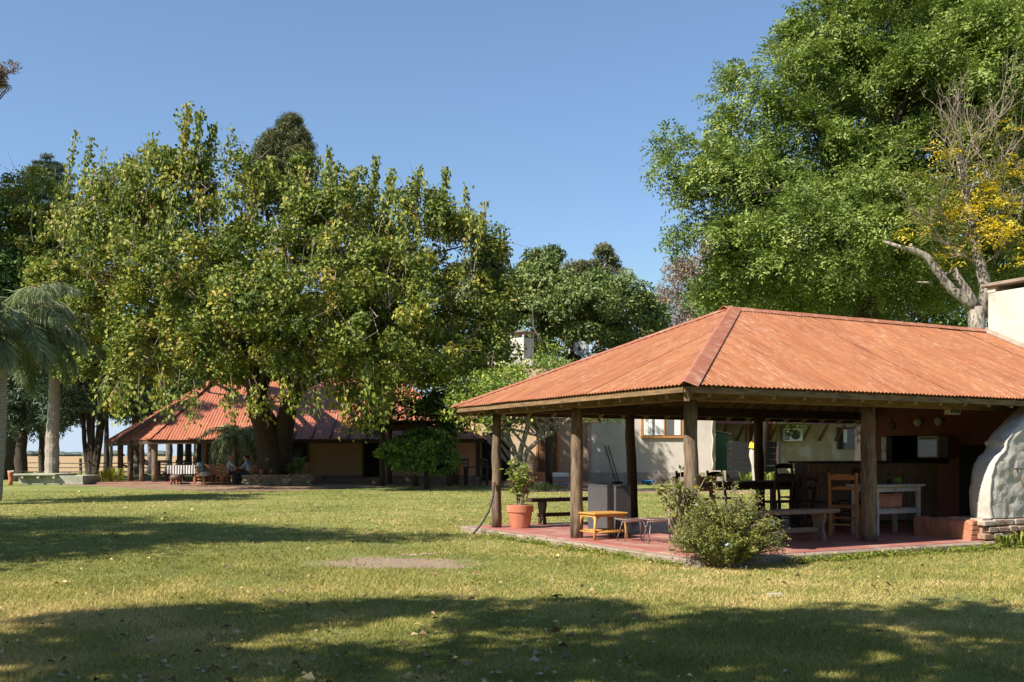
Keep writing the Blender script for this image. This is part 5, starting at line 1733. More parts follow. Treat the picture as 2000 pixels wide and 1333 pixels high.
# things before the white wing
def small(name, label, cat, loc, rz=0, group=None):
    return thing(name, label, cat, loc, rz, group)
t = small('cooler', 'grey and white cooler box with orange handle on the red terrace', 'cooler', (2.43, 50.5, 0.10), 0.15)
lbox('body', 'greyplastic', t, -.40, .40, -.26, .26, 0.0, .42, 0.03)
lbox('rim', 'plastic', t, -.42, .42, -.28, .28, .42, .50, 0.02)
lbox('lid', 'plastic', t, -.41, .41, -.27, .27, .50, .62, 0.04)
ltube('handle', 'orangeplastic', t, [(-.41, -.30, .30), (-.3, -.34, .21), (.1, -.35, .22), (.38, -.32, .42), (.42, -.29, .46)], 0.03, 6)
t = small('bucket', 'pale pinkish bucket beside the cooler', 'bucket', (3.25, 50.7, 0.10))
b = MB(); b.lathe([(0.15, 0), (0.2, 0.42), (0.215, 0.42), (0.215, 0.45), (0.19, 0.45), (0.14, 0.04), (0, 0.04)], (0, 0, 0), 16); b.build('body', M['cushion_roll'], t, world=False, smooth=True)
ltube('handle', 'wire', t, [(.2, 0, .43), (.14, -.12, .33), (0, -.19, .28), (-.14, -.12, .33), (-.2, 0, .43)], 0.01, 5)
t = small('basin', 'bright blue plastic basin on the ground by the white wall', 'basin', (7.45, 54.6, 0.0))
b = MB(); b.lathe([(0.26, 0), (0.36, 0.2), (0.4, 0.2), (0.4, 0.235), (0.35, 0.235), (0.25, 0.03), (0, 0.03)], (0, 0, 0), 18, 1.1, 0.9); b.build('bowl', M['blue'], t, world=False, smooth=True)
ltube('rim', 'blue', t, [(0.42 * math.cos(a), .36 * math.sin(a), .22) for a in np.linspace(0, 2 * math.pi, 17)], 0.018, 5)
for k, (xa, xb) in enumerate(((5.8, 5.27), (6.0, 5.45))):
    t = small('broom', ('left of two thin broom poles leaning on the white wall', 'right of two thin broom poles leaning on the white wall')[k], 'broom', (xa, 55.5, 0), 0, 'brooms leaning on the white wall')
    b = MB(); b.tube([(xa, 55.7, 0.1), (xb, 56.38, 2.15)], 0.03, 6); b.build('pole', M['darkwood'], t)
    b = MB(); b.box(xa - .2, xa + .2, 55.6, 55.75, 0.0, 0.16); b.build('head', M['darkwood'], t, bevel=0.02)

# ------------------------------------------------------------------ cream wing seen under the pavilion roof
cw = thing('cream_wing', 'low peeling cream house wing with short red lean-to roof seen beneath pavilion', 'house', (18, 64, 0))
def cb(name, m, x0, x1, y0, y1, z0, z1, bevel=0.01, parent=None):
    return hb(name, m, x0, x1, y0, y1, z0, z1, parent or cw, bevel)
cb('wall', 'yellowold', 11.7, 30, 62.0, 70, -0.05, 5.4)
corrugated(cw, [(11.65, 60.2, 3.52), (20.6, 60.2, 3.46), (20.6, 62.05, 4.7), (11.65, 62.05, 4.75)], M['roof_far'], seed=19, sheet=1.0, pitch=0.17, amp=0.022, res=5, lift=0.015)
for k in range(9):
    x = 12.0 + k * 1.02
    m = MB(); m.bar((x, 60.35, 3.42), (x, 61.98, 2.55), 0.13, 0.13); m.build('bracket', M['doorwood'], cw)
    m = MB(); m.bar((x, 60.3, 3.46), (x, 61.98, 4.55), 0.1, 0.12); m.build('rafter', M['doorwood'], cw)
wn_ = cb('window', 'doorwood', 14.75, 16.05, 61.90, 61.96, 1.35, 3.5)
for k in range(9):
    q = MB(); q.box(14.8 + k * .14, 14.92 + k * .14, 61.87, 61.898, 1.4, 3.45); link('shutter_slat', q.mesh('shutter_slat'), M['doorwood'], wn_)
for (x0, x1, z0, z1) in ((14.6, 14.75, 1.2, 3.6), (16.05, 16.22, 1.2, 3.6), (14.75, 16.05, 1.2, 1.35)):
    q = MB(); q.box(x0, x1, 61.84, 61.96, z0, z1); link('frame', q.mesh('frame'), M['orangeframe'], wn_)
gr = thing('window_grille', 'rusty iron bar grille standing proud of the brown shuttered window', 'grille', (15.6, 61.4, 1))
for k in range(7):
    b = MB(); x = 14.9 + k * 0.28; b.tube([(x, 61.4, 1.05), (x, 61.4, 3.6)], 0.022, 5); b.build('bar', M['iron'], gr)
for z in (1.05, 3.6):
    b = MB(); b.tube([(14.88, 61.4, z), (16.6, 61.4, z)], 0.025, 5); b.build('rail', M['iron'], gr)
    b = MB(); b.tube([(14.9, 61.4, z), (14.9, 62.0, z)], 0.022, 5); b.build('rail', M['iron'], gr)
    b = MB(); b.tube([(16.58, 61.4, z), (16.58, 62.0, z)], 0.022, 5); b.build('rail', M['iron'], gr)
ac = thing('air_conditioner', 'white air conditioner unit with round fan grille on cream wall', 'air conditioner', (17.15, 61.6, 2.5))
b = MB(); b.box(16.75, 17.95, 61.4, 61.85, 2.48, 3.28); b.build('casing', M['plastic'], ac, bevel=0.02)
b = MB(); b.prism([(17.5 + .30 * math.cos(a), 2.88 + .30 * math.sin(a)) for a in np.linspace(0, 2 * math.pi, 20)[:-1]], lambda p, q_, t_: (p, t_, q_), 61.385, 61.398); b.build('fan_grille', M['black'], ac)
for k in range(5):
    b = MB(); b.box(16.80, 17.12, 61.385, 61.398, 2.56 + k * .13, 2.64 + k * .13); b.build('louvre', M['black'], ac)
for x in (16.9, 17.8):
    b = MB(); b.box(x, x + .05, 61.4, 62.0, 2.43, 2.477); b.build('bracket', M['iron'], ac)
w2 = opening(20.35, 21.45, 1.98, 3.25, 'window', 'darkglass', 61.9, 'darkbeam', cw)
q = MB(); q.box(20.62, 20.85, 61.915, 61.928, 2.4, 3.2); link('curtain', q.mesh('curtain'), M['curtain'], w2)
cab = thing('green_cabinet', 'tall green painted locker with sloping top beside the white corner', 'locker', (12.0, 58, 0))
b = MB(); b.box(11.66, 12.45, 57.4, 58.4, 0.3, 2.85); b.build('body', M['green'], cab, bevel=0.02)
b = MB(); b.add([(11.6, 57.3, 3.02), (12.6, 57.3, 2.84), (12.6, 58.5, 2.84), (11.6, 58.5, 3.02), (11.6, 57.3, 3.06), (12.6, 57.3, 2.88), (12.6, 58.5, 2.88), (11.6, 58.5, 3.06)], [(0, 3, 2, 1), (4, 5, 6, 7), (0, 1, 5, 4), (1, 2, 6, 5), (2, 3, 7, 6), (3, 0, 4, 7)]); b.build('top', M['dish'], cab)
b = MB(); b.box(11.7, 12.4, 57.5, 58.3, 0.0, 0.298); b.build('base', M['plinth'], cab)
b = MB(); b.box(12.0, 12.02, 57.385, 57.398, 0.4, 2.8); b.build('door_gap', M['black'], cab)
bf = thing('board_fence', 'short fence of wide blackened boards beside the green locker', 'fence', (13.5, 56, 0))
rr_ = random.Random(6)
for k in range(6):
    z0 = 0.35 + k * 0.335
    b = MB(); b.bar((12.1, 56.0 + rr_.uniform(-.02, .02), z0 + .15), (15.2, 56.3, z0 + .17 + rr_.uniform(-.02, .05)), 0.05, 0.30); b.build('board', M['tar'], bf)
for x in (12.3, 14.9):
    b = MB(); b.box(x, x + .15, 56.25, 56.4, 0, 2.4); b.build('post', M['darkbeam'], bf)
sp = thing('gnarled_stump_post', 'pale bleached gnarled trunk post before the black board fence', 'post', (GX(1472, 50), 50, 0))
x0 = GX(1473, 50)
b = MB(); b.tube([(x0 + .12, 50, -.02), (x0 + .08, 50, .6), (x0 + .02, 50, 1.1), (x0 - .05, 50.03, 1.6), (x0 - .03, 50, 2.12)], [.23, .17, .16, .19, .17], 10, jit=.08); b.build('trunk', M['stump'], sp, smooth=True)
b = MB(); b.tube([(x0 + .22, 50.05, .0), (x0 + .26, 50.05, .8), (x0 + .16, 50.05, 1.7)], [.12, .1, .07], 8, jit=.08); b.build('side_stem', M['stump'], sp, smooth=True)
yc = thing('yellow_cloth', 'bright yellow cloth draped over the pale stump post', 'cloth', (x0 - .03, 50, 2.12))
b = MB(); b.lathe([(0.0, .09), (.10, .11), (.17, .07), (.21, .0), (.20, -.07), (.25, -.13)], (0, 0, 0), 12, 1.05, 1.0)
mm = b.mesh('cloth', True)
for vtx in mm.vertices:
    vtx.co.z += random.uniform(-.05, .05); vtx.co.x += random.uniform(-.03, .03)
link('cloth', mm, M['cloth_yellow'], yc, False).modifiers.new('thickness', 'SOLIDIFY').thickness = 0.012
b = MB(); b.lathe([(.0, .17), (.07, .16), (.05, .1)], (-0.1, 0, 0), 8); b.build('knot', M['cloth_yellow'], yc, world=False)
for k, (x, y, lab) in enumerate(((GX(1458, 52), 52, 'strappy green plant left of the pale stump post'), (GX(1497, 52), 52, 'strappy plant right of the pale stump post'), (GX(1585, 56), 56, 'strappy plant at the near foot of the peeling cream wall'), (GX(1630, 57), 57, 'strappy plant behind the bar slats by cream wall'))):
    grass_clump(lab, (x, y, 0), 34, 1.0 + .55 * (k > 1), 60 + k, 0.25)

# ------------------------------------------------------------------ under the veranda and the tree
def cover(name, label, x0, x1, y0, y1, ztop, zhang, m, seed, cat='tablecloth', loc=None):
    """a cloth over a table: flat top with hanging wavy sides"""
    r = random.Random(seed)
    n = 26
    ring = []
    for k in range(n):
        t = k / n * 4; i = int(t); f = t - i
        c = [(x0, y0), (x1, y0), (x1, y1), (x0, y1)]
        a, b_ = c[i], c[(i + 1) % 4]
        ring.append((a[0] + (b_[0] - a[0]) * f, a[1] + (b_[1] - a[1]) * f))
    cx, cy = (x0 + x1) / 2, (y0 + y1) / 2
    vs = [(cx, cy, ztop)] + [(x, y, ztop) for x, y in ring]
    for lev in (0.5, 1.0):
        for k, (x, y) in enumerate(ring):
            w = 0.05 * math.sin(k * 2.3 + seed) * lev
            vs.append((x + (x - cx) * .03 + w * .5, y - w - .02 * lev, ztop - (ztop - zhang) * lev + r.uniform(-.03, .03) * lev))
    fs = [(0, 1 + k, 1 + (k + 1) % n) for k in range(n)]
    for lev in (0, 1):
        for k in range(n):
            a = 1 + lev * n + k; b_ = 1 + lev * n + (k + 1) % n
            fs.append((a, b_, b_ + n, a + n))
    q = MB(); q.add(vs, fs)
    o = q.build(name, M[m], None, smooth=False)
    tag(o, label, cat)
    return o
def plain_table(label, x0, x1, y0, y1, h, m, z0):
    t = thing('veranda_table', label, 'table', ((x0 + x1) / 2, (y0 + y1) / 2, z0))
    b = MB(); b.box(x0, x1, y0, y1, z0 + h - .05, z0 + h); b.build('tabletop', M[m], t)
    for x in (x0 + .1, x1 - .1):
        for y in (y0 + .08, y1 - .08):
            q = MB(); q.box(x - .06, x + .06, y - .06, y + .06, z0, z0 + h - .052); q.build('leg', M[m], t)
    return t
plain_table('red legged table under the striped cloth on the veranda', -19.25, -17.75, 55.9, 56.8, 0.93, 'redwood', 0.10)
cover('striped_cloth', 'black and white striped cloth hanging over the red legged table', -19.32, -17.65, 55.82, 56.88, 1.045, 0.58, 'stripes', 2)
plain_table('table under the pink cloth deeper in the veranda', -17.5, -16.6, 57.4, 58.4, 0.98, 'redwood', 0.10)
cover('pink_cloth', 'dusty pink cloth covering the table behind the patterned chair', -17.58, -16.5, 57.3, 58.5, 1.09, 0.45, 'pinkcloth', 3)
dk = [(GX(318, 57.6), 57.6), (GX(350, 57.8), 57.8)]
for k, (x, y) in enumerate(dk):
    chair('darkwood', ('dark veranda chair behind the striped cloth, next to the post', 'dark veranda chair behind the striped cloth, nearer the pink cloth')[k], (x, y, 0.10), math.pi + .1, 1.25)['group'] = 'dark chairs on the veranda'
t = thing('footstool', 'brown leather topped round footstool on dark legs', 'footstool', (GX(344, 54.6), 54.6, 0.004))
b = MB(); b.lathe([(0.0, .24), (.26, .25), (.34, .34), (.33, .48), (.22, .57), (0, .59)], (0, 0, 0), 16); b.build('cushion', M['leather'], t, world=False, smooth=True)
for a in (0.6, 2.2, 3.8, 5.4):
    ltube('leg', 'darkwood', t, [(0.22 * math.cos(a), .22 * math.sin(a), .27), (.27 * math.cos(a), .27 * math.sin(a), 0)], [.035, .05], 6)
# hammock between the veranda posts
hm = thing('hammock', 'red striped hammock slung between the veranda posts', 'hammock', (-21.6, 59.3, 1.2))
vs, fs = [], []
pA = Vector((GX(262, 62.0), 62.0, 2.2)); pB = Vector((GX(306, 58.6), 58.6, 1.5))
for i in range(13):
    tt = i / 12
    p = pA.lerp(pB, tt) + Vector((0, 0, -1.5 * 4 * tt * (1 - tt) * .55))
    wd = .32 * math.sin(math.pi * tt) + .03
    for j in range(5):
        s = (j - 2) / 2
        vs.append((p.x, p.y + s * wd, p.z + abs(s) * wd * .75))
for i in range(12):
    for j in range(4):
        a = i * 5 + j
        fs.append((a, a + 1, a + 6, a + 5))
q = MB(); q.add(vs, fs); q.build('sling', M['hammock'], hm, smooth=True).modifiers.new('thickness', 'SOLIDIFY').thickness = .02
for p in (pA, pB):
    q = MB(); q.tube([p, p + Vector((0, .0, .35))], .02, 5); q.build('rope', M['cushion_roll'], hm)
q = thing('hanging_garment', 'dark purple cloth hanging beside the nearest veranda post', 'cloth', (GX(296, 56.9), 56.9, 1.0))
b = MB(); b.lathe([(.03, .75), (.12, .6), (.2, .0), (.26, -.35), (.24, -.36)], (0, 0, 0), 11, 1.0, .5); b.build('cloth', M['darkcloth'], q, world=False, smooth=True)
ltube('cord', 'black', q, [(0, 0, .74), (0, 0, 1.3)], .015, 5)

# rattan chairs
def rattan(label, loc, rz, cushion=None):
    t = thing('rattan_chair', label, 'chair', loc, rz, 'rattan armchairs under the big tree')
    for sx in (-1, 1):
        for sy in (-1, 1):
            ltube('leg', 'rattan', t, [(sx * .34, sy * .33, 0), (sx * .31, sy * .3, .50)], .032, 6)
    b = MB(); b.lathe([(0, .44), (.36, .44), (.40, .48), (.36, .52), (0, .53)], (0, 0, 0), 16); b.build('seat', M['rattan'], t, world=False, smooth=True)
    for rad, hh in ((.43, .78), (.44, .98), (.42, 1.16)):
        pts = []
        for a in np.linspace(math.radians(75), math.radians(285), 15):
            k = abs(math.degrees(a) - 180) / 105
            pts.append((rad * math.cos(a), rad * math.sin(a), .5 + (hh - .5) * (1 - .55 * k ** 2.2)))
        ltube('back_hoop', 'rattan', t, pts, .028, 6)
    for a in np.linspace(math.radians(95), math.radians(265), 13):
        k = abs(math.degrees(a) - 180) / 105
        ltube('back_rod', 'rattan', t, [(.37 * math.cos(a), .37 * math.sin(a), .5), (.425 * math.cos(a), .425 * math.sin(a), .5 + .65 * (1 - .55 * k ** 2.2))], .014, 4)
    for z in (.15, .3):
        ltube('ring', 'rattan', t, [(.33 * math.cos(a), .33 * math.sin(a), z) for a in np.linspace(0, 2 * math.pi, 13)], .016, 5)
    if cushion:
        b = MB(); b.lathe([(0, .52), (.3, .53), (.36, .59), (.3, .66), (0, .68)], (0.02, 0, 0), 14); b.build('seat_cushion', M[cushion], t, world=False, smooth=True)
        b = MB(); b.lathe([(0, -.12), (.2, -.1), (.34, 0), (.2, .1), (0, .12)], (0, 0, 0), 14, 1.0, 0.9)
        me = b.mesh('back_cushion', True); me.transform(Matrix.Translation((-.22, 0, .93)) @ Matrix.Rotation(math.radians(75), 4, 'Y')); link('back_cushion', me, M[cushion], t, False)
    return t
rattan('rattan armchair with blue and white patterned cushions', (GX(397, 54.6), 54.6, .004), math.radians(-35), 'fabric_pattern')
t = thing('cushion_roll', 'cream bolster on the front of the patterned rattan chair', 'cushion', (GX(402, 54.2), 54.15, .50), math.radians(-35))
b = MB(); b.tube([(0.0, -.3, .1), (0.02, 0, .1), (0.0, .3, .1)], [.10, .12, .10], 12); b.build('bolster', M['cushion_roll'], t, world=False, smooth=True)
ltube('piping', 'rattan', t, [(0.12 * math.cos(a), .0, .1 + .12 * math.sin(a)) for a in np.linspace(0, 6.28, 13)], .012, 5)
rattan('rattan armchair seen from behind, fair haired person sitting in it', (GX(438, 54.5), 54.5, .004), math.radians(40))
rattan('rattan armchair of the dark haired person by the tree trunk', (GX(497, 54.8), 54.8, .004), math.radians(170))
t = thing('garden_table', 'low dark round table between the two seated people', 'table', (GX(466, 55.0), 55.0, .004))
b = MB(); b.lathe([(0, .56), (.5, .56), (.52, .585), (.5, .61), (0, .61)], (0, 0, 0), 20); b.build('tabletop', M['darkwood'], t, world=False, smooth=False)
for a in (0.4, 2.5, 4.6):
    ltube('leg', 'darkwood', t, [(.12 * math.cos(a), .12 * math.sin(a), .56), (.34 * math.cos(a), .34 * math.sin(a), 0)], .03, 6)
t = thing('red_cup', 'small red and white thermos cup on the round table', 'cup', (GX(459, 54.8), 54.75, .614))
b = MB(); b.lathe([(.06, 0), (.07, .16), (.05, .17)], (0, 0, 0), 12); b.build('body', M['orangeplastic'], t, world=False, smooth=True)
b = MB(); b.lathe([(.05, .17), (.045, .24), (0, .25)], (0, 0, 0), 12); b.build('lid', M['plastic'], t, world=False)

PEOPLE_SPOTS = [('person sitting in rattan chair, fair hair, pale blue top, arm reaching to the table', (GX(444, 54.6), 54.6, .004), math.radians(25), 'hair_blond', 'shirt_pale', 0),
                ('person sitting by the tree trunk, short black hair, light blue shirt, leaning forward', (GX(490, 54.9), 54.9, .004), math.radians(175), 'hair_black', 'shirt_blue', 1)]
for lab, loc, rz, hair, shirt, k in PEOPLE_SPOTS:
    me = PERSON[k]
    o = bpy.data.objects.new('person', me); COL.objects.link(o)
    for i_, mm in enumerate((M['skin'], M[shirt], M['jeans'], M['black'])): me.materials[i_] = mm
    o.location = loc; o.rotation_euler = (0, 0, rz); tag(o, lab, 'person', 'people sitting under the big tree')
    hm_ = PERSON_HAIR[k]; hm_.materials.append(M[hair])
    h_ = bpy.data.objects.new('hair', hm_); COL.objects.link(h_); h_.parent = o

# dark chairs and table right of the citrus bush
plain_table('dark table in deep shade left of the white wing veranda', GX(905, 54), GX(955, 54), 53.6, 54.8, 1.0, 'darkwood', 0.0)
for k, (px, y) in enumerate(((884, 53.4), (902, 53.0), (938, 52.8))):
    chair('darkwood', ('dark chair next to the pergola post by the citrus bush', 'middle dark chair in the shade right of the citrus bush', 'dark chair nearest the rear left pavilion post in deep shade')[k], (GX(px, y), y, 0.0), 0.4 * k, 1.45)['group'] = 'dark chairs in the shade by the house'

# stone planter round the tree
sx0, sx1 = GX(470, 53.5), GX(612, 53.5)
pl = thing('stone_planter', 'low planter of flat stacked stones around the big tree base', 'planter', ((sx0 + sx1) / 2, 54.2, 0))
rs = random.Random(9)
for c in range(5):
    x = sx0 + rs.uniform(0, .2)
    while x < sx1 - .15:
        w = rs.uniform(.35, .75)
        b = MB(); dy = rs.uniform(-.04, .04)
        b.box(x, min(sx1, x + w - .025), 53.4 + dy, 53.75 + dy, 0.0 + c * .115, .1 + c * .115 + rs.uniform(-.008, .008)); b.build('stone', M['stone'], pl, bevel=.015)
        x += w
b = MB(); b.box(sx0 + .06, sx1 - .06, 53.5, 56.4, 0, .5); b.build('earth_fill', M['yard'], pl)
t = thing('small_pot', 'small terracotta pot standing on the planter stones', 'pot', (GX(511, 53.6), 53.6, .57))
b = MB(); b.lathe([(.08, 0), (.12, .2), (.14, .2), (.14, .25), (.11, .25), (.1, .2), (0, .2)], (0, 0, 0), 14); b.build('body', M['terracotta'], t, world=False, smooth=True)
b = MB(); b.lathe([(0, .205), (.1, .204)], (0, 0, 0), 10); b.build('soil', M['dirt'], t, world=False)
for k, (px, h, lab) in enumerate(((526, .55, 'low leafy plant in the planter beside the small pot'), (586, 1.05, 'taller leafy plant at the right end of the stone planter'), (568, .7, 'dark leafy plant in the middle of the planter'))):
    stem_plant('planter_plant', lab, (GX(px, 53.9), 53.95, .5), 9, 12, .2, 'citrus', 'stem', 70 + k, .4, h)

# round concrete trough, stump, fence
tr = thing('concrete_trough', 'low mossy concrete trough with overhanging slab at one end', 'trough', (-25.2, 56, 0))
b = MB(); x0, x1 = GX(50, 55), GX(159, 54)
for (a, c, d, e) in ((x0, x1, 54.2, 54.4), (x0, x1, 56.2, 56.4), (x0, x0 + .2, 54.402, 56.198), (x1 - .2, x1, 54.402, 56.198)):
    b.box(a, c, d, e, 0, .50)
b.box(x0 + .2, x1 - .2, 54.402, 56.198, 0, .3)
b.build('basin', M['concrete'], tr, bevel=.02)
b = MB(); b.box(GX(36, 54.5), GX(118, 54.5), 53.9, 56.6, .505, .60); b.build('cover_slab', M['concrete'], tr, bevel=.02)
for k in range(3):
    b = MB(); x = x0 + .25 + k * .85; b.box(x, x + .14, 53.95, 54.195, .36, .50); b.build('bracket', M['concrete'], tr)
st = thing('tree_stump', 'short barkless standing stump beside the concrete trough', 'stump', (GX(21, 53.5), 53.5, 0))
b = MB(); x = GX(21, 53.5); b.tube([(x - .02, 53.5, 0), (x, 53.5, .3), (x - .02, 53.5, .62), (x + .02, 53.5, .7)], [.13, .10, .12, .2], 9, jit=.1); b.build('trunk', M['terracotta'], st, smooth=True)
b = MB(); b.tube([(x - .12, 53.5, .68), (x + .2, 53.5, .74)], [.1, .08], 7); b.build('limb', M['twig'], st)
rf = thing('rail_fence', 'old wooden post and rail fence along the dry field', 'fence', (-33, 76, 0))
rr_ = random.Random(12)
X0, X1 = -42.0, -24.0
for k in range(7):
    x = X0 + (X1 - X0) * k / 6
    b = MB(); b.tube([(x, 76 + .2, -.1), (x + rr_.uniform(-.05, .05), 76.2, 1.15 + rr_.uniform(-.05, .25))], .11, 7); b.build('post', M['bark_grey'], rf)
    for z in (.35, .68, 1.02):
        if k < 6:
            b = MB(); b.tube([(x, 76.05, z + rr_.uniform(-.04, .04)), (x + 3.02, 76.05, z + rr_.uniform(-.04, .04))], .045, 6); b.build('rail', M['bark_grey'], rf)
b = MB(); b.bar((-29.8, 75.9, .95), (-27.6, 75.9, -.02), .1, .14); b.build('brace', M['bark_grey'], rf)
b = MB(); b.bar((-27.0, 75.9, .0), (-24.8, 75.9, 1.0), .1, .14); b.build('brace', M['bark_grey'], rf)
grass_clump('pale strappy plants beside the thin veranda post', (GX(218, 57.0), 57.0, 0), 90, 1.15, 80, .65, 'limeleaf')
grass_clump('pale strappy plant at the foot of the multi stemmed tree', (GX(197, 57.5), 57.5, 0), 60, .95, 81, .5, 'limeleaf')
grass_clump('dark strappy plant behind the concrete trough', (GX(140, 58), 58, 0), 60, .8, 82, .7, 'citrus')
grass_clump('dark strappy plant left of the ringed palm base', (GX(70, 58.5), 58.5, 0), 60, .9, 83, .7, 'citrus')
grass_clump('low green plant at the veranda edge right of hose post', (GX(1065, 44.5), 44.5, 0), 60, .5, 84, .8, 'citrus')
# ------------------------------------------------------------------ trees
def leaf_tree(name, label, base, trunk, r0, lobes, material, bark='bark', nclump=300, per=120, crad=0.9, L=0.2, W=0.12, seed=1,
              droop=0.3, up=0.5, out=0.6, rnd=0.7, limbs=14, ntwig=0, twig_r=0.02, flat=0.65, tone=(0.45, 0.22), ctone=0.12, cat='tree',
              shoots=None, spray=None, low=-0.75, limb_r=None, twig_ln=1.2, twig_m='twig', rmin=0.72, group=None, needle=False, trunks=None, core=0.0, rough=0.09, boughs=None):
    r = np.random.default_rng(seed)
    random.seed(seed)
    t = thing(name, label, cat, base, group=group)
    if boughs:    # foliage gathered in rounded boughs that stand on the big lobes
        nb, rb_, fb = boughs
        bp_, bd_ = clumps(lobes, nb, r, rmin=.80, rmax=1.0, low=-.8, rough=rough, reject=.85)
        k_ = rb_ * r.uniform(.6, 1.35, nb)
        bp_ = bp_ - bd_ * (k_ * .45)[:, None]
        bl_ = np.stack([bp_[:, 0], bp_[:, 1], bp_[:, 2], k_, k_, k_ * fb], 1)
        cp, cd = clumps(bl_, nclump, r, rmin=.72, rmax=1.02, low=-.45, rough=.07, reject=.7)
    else:
        cp, cd = clumps(lobes, nclump, r, rmin=rmin, low=low, rough=rough)
    if core:      # inner foliage that closes the view into the crown
        ip, id_ = clumps(lobes, int(nclump * core), r, rmin=.3, rmax=.7, reject=.45, low=-.9)
        k0 = r.choice(nclump, len(ip), replace=False)
        cp[k0] = ip; cd[k0] = id_
    ct = r.normal(0, ctone, nclump)
    parts = []
    p, d = puffs(cp, cd, per, crad * r.uniform(.6, 1.35, nclump), r, flat)
    n = len(p)
    tn = np.clip(np.repeat(ct, per) + r.normal(tone[0], tone[1], n), 0, 1)
    zup = np.array([0, 0, 1.0])
    nr = d * out + zup * up + r.normal(0, rnd, (n, 3))
    ax = r.normal(0, 1, (n, 3)) + d * 0.5 - zup * droop
    if spray:
        k, ln, l, w = spray
        C, A, Nn = spray_arrays(p, d * .9 + r.normal(0, .55, (n, 3)) - zup * droop * .4, nr, ln * r.uniform(.7, 1.25, n), k, l, w, r)
        v, f = leaf_arrays(C, A, Nn, l * r.uniform(.7, 1.2, len(C)), w)
        tn = np.clip(np.tile(tn, 2 * k) + r.normal(0, .07, len(C)), 0, 1)
        parts.append((v, f, rep(tn)))
    else:
        v, f = leaf_arrays(p, ax, nr, L * r.uniform(.6, 1.25, n), W * r.uniform(.75, 1.2, n))
        parts.append((v, f, rep(tn)))
    tw = MB()
    if shoots:
        for (P0, P1, cnt, sl) in shoots:
            P0 = np.array(P0); P1 = np.array(P1)
            bend = r.normal(0, .18, 3)
            mid = (P0 + P1) / 2 + bend
            tw.tube([P0, mid, P1], [.018, .013, .006], 4, cap=False)
            s = r.uniform(.25, 1.0, cnt)[:, None]
            q = (1 - s) ** 2 * P0 + 2 * s * (1 - s) * mid + s * s * P1 + r.normal(0, .13, (cnt, 3)) * sl
            a = r.normal(0, .5, (cnt, 3)) - zup * 1.1
            v, f = leaf_arrays(q, a, r.normal(0, .6, (cnt, 3)) + zup * .3 + np.array([-.3, -.5, 0]), L * 1.1 * r.uniform(.7, 1.2, cnt), W * 1.05)
            parts.append((v, f, rep(np.clip(r.normal(.42, .2, cnt) + (r.uniform() < .25) * .3, 0, 1))))
    tb = MB()
    for k, tr in enumerate(trunks or [trunk]):
        m = len(tr)
        rr = r0 if not isinstance(r0, (list, tuple)) else r0[k]
        pts = [Vector(q) for q in tr]
        dense_, rad = [], []
        for i in range(m - 1):
            for j in range(4):
                tt = j / 4
                dense_.append(pts[i].lerp(pts[i + 1], tt) + Vector(r.normal(0, rr * .05, 3)))
                g = (i + tt) / (m - 1)
                rad.append(rr * (1.0 - .5 * g) * (1.25 if i + j == 0 else 1) * r.uniform(.93, 1.07))
        dense_.append(pts[-1]); rad.append(rr * .42)
        tb.tube(dense_, rad, 12, jit=.06)
        if limbs:
            tg = [lobes[i % len(lobes)][:3] + r.normal(0, .35, 3) * lobes[i % len(lobes)][3:] for i in range(limbs // (len(trunks) if trunks else 1))]
            branch_tree(tb, [q for q in dense_[len(dense_) // 2:]], rr, tg, r, (limb_r or rr * .42), 6, start=.3)
    if ntwig:
        twigs(tw, cp, cd, r, ntwig, twig_ln, twig_r)
    tb.build('trunk', M[bark], t, smooth=True)
    if tw.v:
        tw.build('twigs', M[twig_m], t, kind='stuff')
    crown_object('crown', parts, M[material], t)
    return t

# big spreading mulberry before the house
TY = 46.5
ml = lobes_at(TY, [(560, 570, 320, 205, 0), (260, 575, 195, 185, 3), (135, 505, 125, 120, 19), (820, 575, 165, 165, 5), (400, 425, 170, 105, 1.5), (690, 455, 180, 115, 3),
                   (450, 690, 235, 92, -1.5), (690, 705, 190, 85, -1.5), (865, 680, 115, 95, 4), (290, 700, 120, 68, 3), (100, 600, 105, 120, 19), (55, 450, 70, 90, 19), (30, 520, 50, 70, 19), (905, 520, 70, 80, 6), (330, 375, 70, 60, 2), (215, 440, 90, 80, 8), (545, 400, 130, 85, 2), (560, 705, 150, 62, -3), (420, 720, 130, 55, -2), (700, 735, 120, 60, -1.5), (330, 660, 130, 90, 0), (600, 620, 170, 100, -4), (800, 742, 100, 42, 3), (895, 735, 66, 48, 4)], .5)
K = TY / F
def mp_(px, py, dY=0.0):
    y = TY + dY
    return (GX(px, y), y, GZ(py, y))
rS = np.random.default_rng(77)
sh = []
for (px, py, qx, qy, n) in ((115, 380, 150, 250, 46), (150, 390, 182, 268, 60), (285, 350, 300, 262, 26), (345, 330, 370, 205, 85), (362, 330, 392, 222, 85), (400, 340, 420, 245, 75), (372, 330, 347, 215, 22),
                            (240, 370, 250, 300, 40), (620, 380, 642, 292, 40), (655, 400, 660, 325, 52), (672, 420, 690, 345, 44), (712, 410, 735, 308, 80), (738, 420, 765, 335, 60), (790, 400, 822, 330, 64), (858, 405, 872, 330, 66),
                            (835, 430, 842, 372, 50), (905, 425, 912, 365, 24), (900, 460, 952, 400, 22), (205, 380, 203, 290, 12), (440, 330, 452, 245, 14), (560, 360, 528, 310, 40), (500, 360, 478, 310, 40), (600, 370, 590, 330, 40), (930, 450, 945, 395, 16)):
    dy = rS.uniform(-2, 2.5)
    dy += 10 if qx < 260 else (4 if qx > 800 else 0)
    sh.append((mp_(px, py + 40, dy), mp_(qx, qy, dy), int(n * 3.0), .9))
